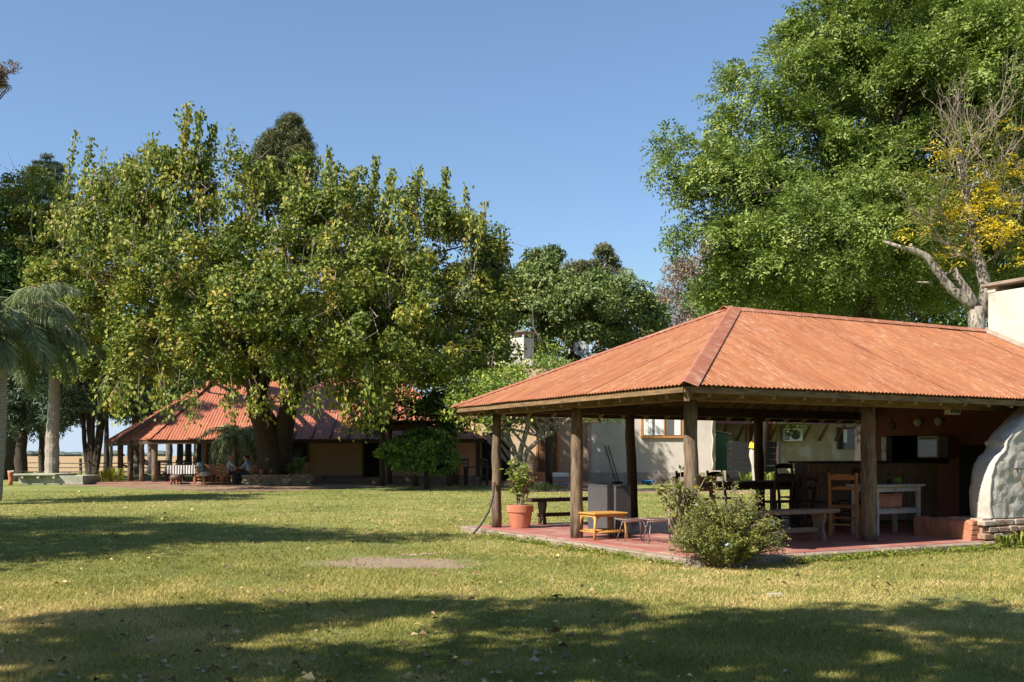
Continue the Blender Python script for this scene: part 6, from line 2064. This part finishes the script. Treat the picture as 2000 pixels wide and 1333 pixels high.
for _ in range(60):
    px = rS.uniform(60, 940); py = 330 + 70 * abs((px - 430) / 500) ** 1.5 + rS.uniform(0, 150)
    dy = rS.uniform(-4, 2)
    sh.append((mp_(px, py + 60, dy), mp_(px + rS.uniform(-15, 30), py - rS.uniform(10, 55), dy), int(rS.uniform(18, 46)), 1.0))
for _ in range(40):     # hanging sprays under the crown
    px = rS.uniform(200, 830); py = rS.uniform(730, 775)
    dy = rS.uniform(-6, 0)
    sh.append((mp_(px, py - 25, dy), mp_(px + rS.uniform(-12, 12), py + rS.uniform(25, 65), dy), int(rS.uniform(26, 60)), 1.3))
for px, py in ((690, 830), (705, 845), (682, 850), (720, 800), (735, 820), (725, 850), (650, 800), (760, 800)):
    sh.append((mp_(px, py - 110, -2), mp_(px, py, -2), 80, 1.5))
tb_ = (GX(533, 54.6), 54.6, 0.0)
def tp(px, py, y): return (GX(px, y), y, GZ(py, y))
leaf_tree('mulberry_tree', 'huge spreading green and yellow mulberry tree before the red roofed house', tb_, None, [0.86, 0.66], ml, 'mulberry', 'bark', 1500, 118, .72, 0.21, 0.15, 21,
          droop=.55, up=.4, out=.8, rnd=.5, limbs=36, ntwig=900, twig_r=.02, tone=(.42, .22), ctone=.18, boughs=(170, 1.75, .8), shoots=sh, limb_r=.2, twig_ln=1.6, rmin=.7, flat=.8, core=.14,
          trunks=[[tp(536, 940, 54.6), tp(529, 880, 54.2), tp(515, 820, 53.6), tp(500, 765, 52.6), tp(480, 700, 50.5)],
                  [tp(546, 940, 54.7), tp(549, 870, 54.3), tp(560, 810, 53.6), tp(580, 752, 52.6), tp(603, 700, 50.5)]])

# large pinnate leaved tree over the pavilion
BY = 40.0
bl = lobes_at(BY, [(1475, 420, 120, 125, 0), (1440, 345, 75, 70, 0), (1405, 490, 55, 80, 0), (1355, 315, 22, 20, -.5), (1370, 420, 30, 50, 0), (1590, 270, 140, 140, 1), (1540, 190, 80, 70, 1), (1740, 130, 190, 160, 2), (1630, 90, 80, 60, 1), (1900, 40, 230, 180, 2), (1650, 470, 170, 105, -1.5), (1800, 330, 160, 120, 1), (1960, 260, 170, 150, 2),
                   (1490, 555, 95, 62, 1), (1600, 570, 120, 55, 2), (1780, 540, 160, 95, 3), (1940, 470, 150, 120, 4), (2060, 120, 160, 220, 3), (1690, -30, 130, 90, 3), (1900, 160, 150, 110, -1)])
leaf_tree('pinnate_tree', 'enormous bright green feathery leaved tree rising behind the pavilion roof', (GX(1700, BY + 2), BY + 2, 0), [(GX(1700, 42), 42, 0), (GX(1695, 42), 42, 4), (GX(1690, 42), 42, 8), (GX(1680, 42), 42, 12)], 0.7, bl, 'bigtree', 'bark', 1150, 46, .66, seed=33,
          droop=.35, up=.75, out=.75, rnd=.4, limbs=40, ntwig=260, twig_r=.022, spray=(4, .64, .19, .078), tone=(.45, .2), ctone=.14, rough=.10, boughs=(130, 1.9, .68), limb_r=.15, rmin=.7, flat=.62, twig_m='bark', core=.16)

# small bare topped tree with yellow leaves, and its dead limb
def dry_tree():
    r = np.random.default_rng(51)
    y = 33.0
    t = thing('yellowing_tree', 'half bare grey tree with bright yellow leaf clumps and broken dead limb', 'tree', (GX(1905, y), y, 0))
    q = lambda px, py, dy=0: Vector((GX(px, y + dy), y + dy, GZ(py, y + dy)))
    b = MB()
    b.tube([Vector((GX(1912, y), y, 0)), q(1912, 760), q(1908, 640), q(1906, 600)], [.3, .28, .26, .24], 12, jit=.05)
    b.tube([q(1925, 620), q(1925, 560), q(1905, 480), q(1893, 420), q(1878, 340), q(1868, 290)], [.22, .2, .17, .14, .10, .05], 10, jit=.05)
    b.tube([q(1906, 605), q(1885, 585), q(1858, 565), q(1835, 535), q(1808, 500), q(1785, 490), q(1760, 484), q(1727, 472)], [.22, .17, .15, .14, .125, .105, .08, .04], 10, jit=.07)
    b.tube([q(1785, 492), q(1778, 478)], [.07, .05], 6)
    b.tube([q(1912, 610), q(1893, 575), q(1873, 545), q(1862, 525)], [.18, .14, .12, .10], 9, jit=.06)
    b.tube([q(1862, 527), q(1848, 535), q(1838, 555)], [.06, .05, .02], 6)
    b.tube([q(1820, 553), q(1805, 552), q(1792, 551)], [.05, .04, .02], 5)
    b.build('trunk', M['bark_pale'], t, smooth=True)
    tw = MB()
    tips = []
    def grow(p, d, ln, rad, lev):
        n = 3
        pts = [p]
        for i in range(n):
            d = (d + Vector(r.normal(0, .16, 3)) + Vector((0, 0, .10))).normalized()
            pts.append(pts[-1] + d * ln / n)
        tw.tube(pts, [rad * (1 - .22 * i) for i in range(n + 1)], 5 if lev < 2 else 4, cap=False)
        if lev >= 4 or ln < .4:
            tips.append(pts[-1]); return
        for k in range(3 if lev < 2 else 2):
            a = (d + Vector(r.normal(0, .42, 3)) + Vector((0, 0, .12))).normalized()
            grow(pts[int(r.integers(1, n + 1))], a, ln * r.uniform(.58, .82), rad * .58, lev + 1)
    for (px, py, dx, dz, ln) in ((1893, 420, -.55, .8, 1.7), (1900, 460, -.8, .45, 1.8), (1885, 370, -.25, 1, 1.7), (1880, 350, .35, 1, 1.8), (1870, 300, -.1, 1, 1.4), (1895, 430, .7, .8, 1.9), (1905, 480, .9, .5, 2.0),
                             (1912, 520, -.9, .25, 1.5), (1915, 520, .95, .35, 2.0), (1873, 320, .5, 1.0, 1.7), (1888, 400, .15, 1, 2.0), (1908, 500, -.85, .1, 1.7), (1960, 480, .2, 1, 2.2), (1990, 430, .1, 1, 2.0), (1975, 400, -.2, 1, 1.8)):
        grow(q(px, py), Vector((dx, r.normal(0, .4), dz)).normalized(), ln * .92, .042, 0)
    tw.build('twigs', M['twig'], t, kind='stuff')
    def fol(items, m, name, n, L, W):
        C = []; D = []
        for (px, py, rx, ry, k) in items:
            g = r.normal(0, .5, (k, 3)); g[:, 0] *= rx * y / F; g[:, 1] *= rx * y / F; g[:, 2] *= ry * y / F
            C.append(np.array(q(px, py, r.uniform(-.8, .2))) + g)
        C = np.concatenate(C); m_ = len(C)
        A = r.normal(0, 1, (m_, 3)); A[:, 2] *= .35
        cc, aa, nn = spray_arrays(C, A, np.array([0, 0, 1.0]) + r.normal(0, .35, (m_, 3)), .42 * r.uniform(.7, 1.2, m_), 4, L, W, r)
        v, f = leaf_arrays(cc, aa, nn, L * r.uniform(.7, 1.2, len(cc)), W)
        link(name, raw_mesh(name, v, f, rep(np.clip(r.normal(.5, .25, len(cc)), 0, 1))), M[m], t, True, kind='stuff')
    fol([(1856, 298, 26, 14, 22), (1925, 372, 34, 16, 27), (1865, 415, 34, 30, 34), (1945, 445, 46, 32, 70), (1985, 330, 40, 26, 40), (1905, 400, 40, 22, 31), (1975, 400, 40, 20, 27), (1845, 495, 30, 10, 8), (1770, 455, 26, 6, 6), (1850, 515, 16, 12, 6), (1985, 500, 30, 24, 18), (1900, 350, 40, 20, 9), (1815, 440, 12, 6, 6), (1990, 250, 30, 20, 7)], 'yellowleaf', 'yellow_leaves', 0, .15, .062)
    fol([(1830, 350, 60, 40, 70), (1880, 320, 70, 40, 60), (1800, 430, 50, 30, 60), (1950, 350, 70, 60, 70), (1860, 470, 70, 40, 80), (1930, 270, 70, 60, 50), (1970, 460, 50, 50, 70), (1820, 400, 50, 30, 50)], 'limeleaf', 'green_leaves', 0, .13, .05)
dry_tree()

# lemon tree between the house and the pavilion
LY = 43.0
ll = lobes_at(LY, [(945, 790, 68, 62, 0), (1065, 752, 90, 48, 0), (985, 750, 60, 30, 1), (900, 805, 40, 36, 0), (1110, 770, 85, 50, 0), (1080, 708, 34, 26, 1), (1170, 790, 60, 38, 0), (1020, 810, 60, 30, 0)], .9)
lq = lambda px, py, d=0: (GX(px, LY + d), LY + d, GZ(py, LY + d))
lt = leaf_tree('lemon_tree', 'open crowned lemon tree with pale forked trunk before the white wing', (GX(1018, LY), LY, 0), None, [.13, .14], ll, 'lemonleaf', 'bark_grey', 165, 60, .66, .17, .085, 44,
          droop=.1, up=.6, out=.5, rnd=.7, limbs=18, ntwig=160, twig_r=.014, tone=(.48, .24), ctone=.12, limb_r=.085, twig_ln=.9,
          trunks=[[lq(1018, 958), lq(1010, 905), lq(1003, 872), lq(975, 848), lq(950, 830)], [lq(1020, 958), lq(1022, 905), lq(1030, 880), lq(1055, 858), lq(1085, 842)]])
bq = MB(); bq.tube([lq(1012, 900), lq(1020, 870), lq(1030, 835), lq(1033, 810), lq(1036, 770)], [.13, .12, .10, .09, .04], 8, jit=.05); bq.build('limb', M['bark_grey'], lt, smooth=True)
bq = MB(); bq.tube([lq(1031, 832), lq(1048, 818), lq(1060, 800)], [.09, .07, .04], 7, jit=.05); bq.build('limb', M['bark_grey'], lt, smooth=True)
bq = MB(); bq.tube([lq(1000, 870), lq(992, 850), lq(985, 820), lq(990, 780)], [.09, .08, .06, .03], 7, jit=.05); bq.build('limb', M['bark_grey'], lt, smooth=True)
bq = MB(); bq.tube([lq(1070, 690), lq(1042, 640), lq(1040, 600), lq(1045, 590)], [.05, .035, .025, .01], 5); bq.build('limb', M['bark_grey'], lt, smooth=True)
rl = np.random.default_rng(4)
cpl, cdl = clumps(ll, 40, rl)
lem = MB(); lem.lathe([(0, -.075), (.03, -.065), (.055, -.03), (.058, .02), (.035, .06), (.012, .078), (0, .08)], (0, 0, 0), 8)
lme = lem.mesh('lemon', True); lme.materials.append(mat('lemon_skin', (.55, .42, .04), (.6, .5, .06), .45, 9))
for p in cpl[:26]:
    if p[1] < LY + .5:
        o = bpy.data.objects.new('lemon', lme); COL.objects.link(o); o.parent = lt; o.location = Vector(p) - lt.location - Vector((0, .3, 0))
# trailing sprays hanging in front of the cream wing
hl = lobes_at(44.0, [(1212, 800, 34, 12, 0), (1208, 818, 14, 16, 0)], .8)
leaf_tree('dangling_branch', 'leafy tree with branch tips hanging below the back beam by the air conditioner', (GX(1760, 48), 48, 0), [(GX(1760, 48), 48, 0), (GX(1755, 48), 48, 2.5), (GX(1735, 48), 48, 5.0)], .16,
          lobes_at(46.0, [(1510, 805, 36, 14, 0), (1545, 828, 24, 18, 0), (1585, 806, 34, 10, 0), (1640, 770, 90, 40, 2), (1740, 740, 110, 60, 3)], .8), 'citrus', 'bark_grey', 60, 46, .5, .17, .1, 46, limbs=10, limb_r=.06, tone=(.6, .22))

# dark citrus bush at the pergola
cl = lobes_at(47.5, [(812, 880, 56, 32, 0), (768, 882, 28, 16, -.5), (858, 903, 34, 22, 0), (800, 905, 44, 14, -.4), (840, 862, 46, 18, .3)])
leaf_tree('citrus_bush', 'dense dark green citrus bush in front of the pergola posts', (GX(835, 47.5), 47.5, 0), [(GX(835, 47.5), 47.5, 0), (GX(832, 47.5), 47.5, .9), (GX(825, 47.5), 47.5, 1.6)], .14, cl, 'citrus', 'bark', 110, 50, .38, .24, .12, 47,
          droop=.1, up=.6, out=.6, rnd=.6, limbs=10, limb_r=.06, tone=(.42, .26), ctone=.15, cat='bush')
vl = lobes_at(51.5, [(800, 800, 90, 26, 0), (880, 800, 50, 36, -1), (880, 845, 36, 16, -1.5), (735, 800, 22, 60, 0)])
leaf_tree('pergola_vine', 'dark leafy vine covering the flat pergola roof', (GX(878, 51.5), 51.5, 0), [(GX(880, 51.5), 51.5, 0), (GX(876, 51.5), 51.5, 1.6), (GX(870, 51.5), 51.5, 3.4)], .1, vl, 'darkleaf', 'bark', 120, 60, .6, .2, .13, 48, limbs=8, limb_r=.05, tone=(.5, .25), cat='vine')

# ---- background trees
def bgtree(name, label, Y, items, material, seed, nclump=260, per=70, crad=1.3, L=.34, W=.2, trunk_px=None, r0=.45, bark='bark', group=None, z0=0.0, **kw):
    lb = lobes_at(Y, items)
    px = trunk_px if trunk_px is not None else items[0][0]
    zt = float(lb[:, 2].mean())
    return leaf_tree(name, label, (GX(px, Y), Y, z0), [(GX(px, Y), Y, z0), (GX(px, Y) + .2, Y, zt * .35), (GX(px, Y) - .1, Y, zt * .7), (GX(px, Y) + .1, Y, zt)], r0, lb, material, bark, nclump, per, crad, L, W, seed, **kw)
NK = dict(L=.5, W=.05, rnd=.9, droop=-.2, up=.1, out=.9)
bgtree('pine_tree', 'olive green pine top rising above the mulberry crown', 85, [(570, 245, 20, 20), (585, 268, 20, 14), (550, 262, 24, 16), (530, 290, 28, 16), (565, 295, 30, 20), (597, 300, 16, 22), (515, 318, 28, 18), (545, 330, 34, 22), (585, 335, 26, 20), (500, 350, 30, 22), (535, 370, 50, 26), (590, 372, 30, 26), (602, 340, 12, 14), (505, 325, 26, 16), (490, 345, 20, 14), (535, 275, 16, 14)], 'pine', 61, 360, 90, .62, .6, .06, trunk_px=555, droop=-.5, up=.2, out=.9, rnd=.5, limbs=16, rough=.2, flat=.8, limb_r=.1, rmin=.5)
rc_ = np.random.default_rng(8)
bgtree('conifer', 'dark blue green conifer behind the left of the mulberry', 90, [(92, 308, 8, 7), (78, 318, 16, 5), (104, 322, 16, 6), (70, 330, 18, 5), (112, 332, 18, 6), (92, 335, 20, 6), (64, 345, 22, 6), (120, 348, 24, 7), (88, 352, 30, 7), (62, 362, 26, 7), (125, 366, 26, 8), (95, 374, 40, 9), (60, 385, 34, 9), (128, 388, 30, 9), (30, 400, 40, 14), (8, 378, 16, 10), (90, 410, 60, 16)], 'bluepine', 62, 260, 80, .5, .6, .07, trunk_px=92, droop=.1, up=.5, out=.9, rnd=.5, limbs=16, flat=.35, rough=.2, limb_r=.07, rmin=.4)
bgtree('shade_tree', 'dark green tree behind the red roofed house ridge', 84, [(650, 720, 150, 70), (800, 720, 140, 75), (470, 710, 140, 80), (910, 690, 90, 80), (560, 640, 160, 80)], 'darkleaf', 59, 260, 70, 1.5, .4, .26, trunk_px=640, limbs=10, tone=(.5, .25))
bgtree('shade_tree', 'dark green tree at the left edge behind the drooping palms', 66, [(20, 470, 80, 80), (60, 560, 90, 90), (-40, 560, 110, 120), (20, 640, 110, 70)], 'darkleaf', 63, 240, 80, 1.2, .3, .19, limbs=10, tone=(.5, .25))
bgtree('evergreen_tree', 'broad dense evergreen tree between the chimney and the pavilion ridge', 80, [(1110, 625, 120, 75), (1190, 600, 75, 70), (1050, 600, 60, 70), (1240, 630, 34, 62), (1020, 640, 50, 60), (1150, 680, 110, 40), (1000, 700, 60, 60)], 'evergreen', 64, 480, 85, .9, .34, .19, boughs=(70, 2.1, .75), rnd=.45, out=.8, trunk_px=1120, limbs=14, tone=(.5, .22), ctone=.16)
bgtree('upright_evergreen', 'tall dark evergreen with pointed top right of the mulberry', 84, [(1055, 530, 34, 42), (1030, 560, 34, 36), (1062, 570, 36, 40), (1010, 580, 34, 50), (1080, 500, 14, 14)], 'evergreen', 65, 190, 80, .8, .34, .18, rough=.2,  limbs=8, tone=(.4, .2))
bgtree('eucalyptus_tree', 'pale olive eucalyptus with sparse top behind the evergreens', 100, [(1128, 522, 26, 14), (1148, 535, 24, 14), (1105, 540, 26, 12), (1160, 555, 26, 18), (1182, 493, 15, 10), (1196, 508, 10, 8), (1190, 528, 22, 8), (1205, 522, 12, 6), (1172, 515, 10, 10), (1120, 560, 44, 18), (1150, 575, 40, 16), (1180, 545, 20, 10)], 'eucalypt', 66, 220, 60, .6, .5, .12, rough=.25, rmin=.5,  trunk_px=1170, bark='bark_pale', limbs=14, tone=(.5, .22), droop=.6)
bgtree('thin_grey_tree', 'thin greyish dry tree between the evergreens and the feathery tree', 92, [(1310, 600, 34, 44), (1345, 570, 44, 50), (1380, 540, 44, 46), (1290, 640, 30, 28), (1340, 640, 60, 30), (1330, 530, 20, 24), (1410, 610, 50, 40), (1395, 500, 36, 40)], 'drytree', 67, 190, 52, 1.2, .42, .13, trunk_px=1350, bark='bark_grey', limbs=30, ntwig=160, twig_r=.03, droop=.5, limb_r=.09)
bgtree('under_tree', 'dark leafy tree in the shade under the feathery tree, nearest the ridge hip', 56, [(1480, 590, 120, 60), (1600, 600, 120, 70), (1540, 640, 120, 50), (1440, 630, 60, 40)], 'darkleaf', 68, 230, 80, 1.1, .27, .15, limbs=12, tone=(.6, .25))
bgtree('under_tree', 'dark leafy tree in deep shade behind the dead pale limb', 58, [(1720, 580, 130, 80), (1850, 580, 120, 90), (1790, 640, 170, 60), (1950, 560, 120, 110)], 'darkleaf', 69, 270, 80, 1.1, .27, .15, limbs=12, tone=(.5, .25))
bgtree('brown_pine', 'brownish pine whose branch tip enters the upper left corner', 62, [(-60, 170, 70, 60), (8, 158, 20, 14), (16, 178, 12, 10), (14, 142, 16, 12), (-150, 260, 120, 120), (-200, 420, 110, 100)], 'brownpine', 70, 200, 110, .55, .4, .06, trunk_px=-200, limbs=14, droop=-.2)
# dark tree line whose trunks show under the mulberry and through the veranda
def trunk_tree(px, Y, rad, label, seed, items, m='bluepine', bark='bark', lean=0.0, multi=None):
    lb = lobes_at(Y, items)
    zt = float(lb[:, 2].max())
    if multi:
        tr = [[(GX(a, Y), Y, 0), (GX(b_, Y), Y, GZ(860, Y)), (GX(c, Y), Y, GZ(790, Y)), (GX(d, Y), Y, GZ(720, Y))] for a, b_, c, d in multi]
        return leaf_tree('shade_tree', label, (GX(px, Y), Y, 0), None, [rad] * len(multi), lb, m, bark, 90, 90, 1.0, .45, .1, seed, trunks=tr, limbs=8, tone=(.5, .25))
    return leaf_tree('shade_tree', label, (GX(px, Y), Y, 0), [(GX(px, Y), Y, 0), (GX(px + lean * .3, Y), Y, zt * .33), (GX(px + lean, Y), Y, zt * .66), (GX(px + lean, Y), Y, zt)], rad, lb, m, bark, 90, 90, 1.1, .45, .1, seed, limbs=8, tone=(.5, .25))
trunk_tree(42, 62, .40, 'dark tree with thick black trunk beside the ringed palm', 81, [(40, 760, 60, 60), (70, 700, 70, 60), (20, 820, 40, 20)])
trunk_tree(25, 70, .30, 'tree with grey trunk at the far left fence', 82, [(20, 740, 70, 70), (30, 810, 30, 30)], bark='bark_grey')
trunk_tree(81, 72, .24, 'tree with slim dark trunk left of the ringed palm', 83, [(90, 780, 60, 50), (70, 830, 40, 20), (130, 810, 40, 26)])
trunk_tree(177, 60, .17, 'many stemmed dark tree between ringed palm and veranda', 84, [(170, 760, 80, 60), (230, 780, 60, 40), (140, 815, 30, 20)], multi=((174, 165, 160, 155), (177, 174, 172, 176), (180, 180, 182, 190), (182, 190, 198, 212), (184, 196, 204, 210)))
for k, (px, w_, lb_) in enumerate(((208, .22, 'slim dark trunked tree seen left of the thin veranda post'), (266, .42, 'thick barked tree between second and third veranda posts'), (296, .38, 'thick barked tree beside the nearest veranda post'), (330, .3, 'tree with pale streaked trunk behind the striped cloth'), (352, .27, 'tree seen above the middle of the striped cloth'), (368, .3, 'tree seen behind the pink cloth, left of two'), (388, .42, 'thick grey tree at the house corner behind the veranda'))):
    trunk_tree(px, 78 + 2.5 * (k % 3), w_, lb_, 90 + k, [(px - 10, 780, 50, 45), (px + 20, 730, 60, 50)], 'darkleaf' if k % 2 else 'bluepine', 'bark_grey' if k in (1, 2, 3, 6) else 'bark')

# ---- palms
def palm(label, base, trunk, r0, r1, nf, fl, seed, drop=1.0, leaf=(.55, .03), per=40, mtrunk='palmbark', dead=0, spread=1.0, name='palm_tree', up0=1.1):
    r = np.random.default_rng(seed)
    random.seed(seed)
    t = thing(name, label, 'palm', base)
    b = MB()
    m = 26
    pts = [Vector(p) for p in trunk]
    P, R = [], []
    for i in range(m + 1):
        g = i / m * (len(pts) - 1)
        j = min(int(g), len(pts) - 2)
        P.append(pts[j].lerp(pts[j + 1], g - j))
        R.append((r0 + (r1 - r0) * i / m) * (1.06 if i % 2 else .97))
    b.tube(P, R, 14, jit=.03)
    b.build('trunk', M[mtrunk], t, smooth=False)
    top = np.array(P[-1])
    st = MB()
    C, A, Nn = [], [], []
    for i in range(nf):
        az = 2 * math.pi * i * .381966 + r.uniform(-.2, .2)
        e = up0 - 1.35 * (i / nf) ** .9 + r.normal(0, .08)
        ln = fl * r.uniform(.85, 1.1)
        h = np.array([math.cos(az), math.sin(az), 0])
        pts_ = [top]
        el = e
        n = 12
        for k in range(n):
            el -= (.10 + .05 * k / n) * drop * 1.25
            pts_.append(pts_[-1] + (h * math.cos(el) * spread + np.array([0, 0, math.sin(el)])) * ln / n)
        pts_ = np.array(pts_)
        st.tube(pts_, [.045 * (1 - .9 * k / n) + .004 for k in range(n + 1)], 4, cap=False)
        g = np.linspace(.12, 1.0, per) * n
        j = np.minimum(g.astype(int), n - 1); f_ = (g - j)[:, None]
        q = pts_[j] * (1 - f_) + pts_[j + 1] * f_
        d = nrm(pts_[j + 1] - pts_[j])
        sd = nrm(np.cross(d, np.array([0, 0, 1.0])))
        for s in (-1, 1):
            for rep_ in (0, 1):
                a = sd * s * (.75 - .35 * rep_) + d * .35 + np.array([0, 0, -.7 - .55 * rep_]) + r.normal(0, .22, q.shape)
                a = nrm(a)
                Lf = leaf[0] * (1 - .5 * np.abs(np.linspace(-.6, 1, per)) ** 2)[:, None]
                C.append(q + a * Lf * .5); A.append(np.concatenate([a, Lf], 1)); Nn.append(np.cross(a, d) + r.normal(0, .3, q.shape))
    st.build('leaf_stalks', M['stem'], t, kind='stuff')
    C = np.concatenate(C); A = np.concatenate(A); Nn = np.concatenate(Nn)
    v, f = leaf_arrays(C, A[:, :3], Nn, A[:, 3] * r.uniform(.8, 1.15, len(C)), leaf[1], .1)
    link('fronds', raw_mesh('fronds', v, f, rep(np.clip(r.normal(.5, .22, len(C)), 0, 1))), M['palm'], t, True, kind='stuff')
    if dead:
        c = top + np.stack([r.normal(0, .14, dead), r.normal(0, .14, dead), -r.uniform(.0, .75, dead)], 1)
        a = np.stack([r.normal(0, .35, dead), r.normal(0, .35, dead), -np.ones(dead)], 1)
        v, f = leaf_arrays(c, a, r.normal(0, 1, (dead, 3)), r.uniform(.3, .7, dead), .05)
        link('dead_skirt', raw_mesh('dead_skirt', v, f, rep(r.uniform(0, 1, dead))), M['deadpalm'], t, True, kind='stuff')
    return t
pt = lambda px, py, y: (GX(px, y), y, GZ(py, y))
palm('tall palm with pale ringed trunk behind the concrete trough', (GX(101, 57), 57, 0), [(GX(101, 57), 57, 0), pt(102, 860, 57), pt(106, 790, 57), pt(107, 720, 57), pt(104, 655, 57)], .40, .25, 38, 4.9, 3, 1.0, (1.25, .032), 90, up0=1.45)
palm('nearer palm at the left picture edge with slim trunk', (GX(-6, 35), 35, 0), [(GX(-6, 35), 35, 0), pt(3, 860, 35), pt(6, 760, 35), pt(4, 690, 35), pt(-2, 640, 35)], .16, .11, 34, 3.2, 4, 1.0, (.9, .02), 90, up0=1.45)
palm('small skirted palm standing before the ochre wall and big trunk', (GX(456, 55.9), 55.9, 0), [(GX(455, 55.9), 55.9, 0), pt(457, 890, 55.9), pt(462, 850, 55.9)], .13, .14, 22, 2.2, 5, 1.0, (.55, .045), 34, 'palmbark', 160)
palm('drooping palm behind the right edge of the mulberry', (GX(950, 64), 64, 0), [(GX(950, 64), 64, 0), pt(948, 700, 64), pt(948, 520, 64)], .3, .22, 26, 3.6, 6, 1.3, (1.1, .05), 44, spread=.62)

# ---- trees outside the frame whose shade lies on the lawn
def lawn_shade(label, base, items, seed, n=150, cr=1.1):
    lb = np.array(items, float)
    return leaf_tree('shade_tree', label, base, [base, (base[0], base[1], 3), (base[0] + .3, base[1] + .2, 6), (base[0], base[1], float(lb[:, 2].max()) - 1)], .4, lb, 'darkleaf', 'bark', n, 80, cr, .26, .16, seed, limbs=12, tone=(.5, .2))
cz = math.tan(ELEV)
def over(sx, sy, z):
    """the place at height z whose shadow falls on (sx, sy)"""
    k = z / cz
    return (sx - k * math.cos(PHI), sy - k * math.sin(PHI), z)
def shade(items):
    out = []
    for sx, sy, z, rx, ry, rz in items:
        p = over(sx, sy, z)
        out.append((*p, rx, ry, rz))
    return out
i1 = shade([(-12.5, 22.5, 9, 3.4, 3.0, 2.0), (-8.5, 21.0, 9, 3.0, 2.0, 1.4), (-5.6, 19.9, 9.5, 2.2, 1.2, .9), (-3.2, 19.3, 10, 1.6, .6, .5), (-13, 18.6, 8, 3.2, 1.6, 1.6), (-9.0, 18.0, 8, 2.4, 1.0, .9), (-17, 21, 8, 3.5, 3.2, 2), (-10.4, 16.0, 8, 2.6, 1.4, 1.2), (-7.8, 16.8, 8.5, 1.8, .8, .7), (-13.5, 15.2, 8, 2.6, 1.6, 1.4), (-8.6, 14.6, 8, 1.3, .5, .5)])
lawn_shade('dark leafy tree outside the view whose shade crosses the left lawn', (-22, 13.5, 0), i1, 101, 460)
i2 = shade([(-5.0, 8.3, 9, 2.6, 1.1, .9), (-3.4, 8.7, 9, 1.5, .6, .5), (-4.6, 7.2, 9, 1.8, .35, .3), (-2.6, 7.9, 9, 1.2, .3, .3), (-2.4, 9.9, 9, 2.0, .8, .6), (-.6, 10.2, 9.5, 1.6, .7, .6), (1.2, 9.2, 9, 1.8, .8, .7), (-1.0, 7.6, 9, 1.6, .5, .5), (2.6, 8.1, 9, 1.8, .9, .7), (0.6, 7.0, 8.5, 2.0, .6, .5), (4.0, 9.9, 10, 1.4, .7, .5), (5.2, 8.9, 10, 1.2, .5, .5), (4.6, 7.2, 9, 2.0, .9, .6), (-3.6, 6.3, 8.5, 2.2, .8, .6), (1.5, 5.2, 8, 3.2, 1.2, .8)])
lawn_shade('leafy tree behind the viewer whose shade lies on the near lawn', (-8.5, -0.5, 0), i2, 102, 225, .65)
i3 = shade([(-14.5, 36.0, 8, 2.4, .8, .6), (-11.5, 36.5, 8.5, 1.8, .6, .5)])
lawn_shade('small tree outside the view shading the lawn before the veranda', (-23.5, 27.5, 0), i3, 103, 50)

for k, (x, y, h, lab) in enumerate(((-30, -14, 13, 'broad tree far behind the viewer on the left'), (-12, -26, 14, 'broad tree behind the viewer'), (8, -24, 13, 'broad tree behind the viewer to the right'), (27, -12, 12, 'broad tree right of the viewer'), (-40, 6, 12, 'broad tree far left of the viewer'))):  # unseen trees added round the viewer, blocking low sky light
    lb = np.array([(x, y, h * .62, 6.5, 6.5, h * .36), (x + 4, y - 1, h * .5, 5, 5, h * .3), (x - 4, y + 1, h * .5, 5, 5, h * .3), (x, y, h * .3, 7, 7, h * .22)])
    leaf_tree('shade_tree', lab, (x, y, 0), [(x, y, 0), (x, y, h * .3), (x, y, h * .6)], .4, lb, 'darkleaf', 'bark', 170, 60, 1.9, .7, .45, 110 + k, limbs=8)
# ------------------------------------------------------------------ to metres
for o in list(bpy.data.objects):
    if o.parent is None and o.type not in ('CAMERA', 'LIGHT'):
        o.location = o.location * S
        o.scale = o.scale * S
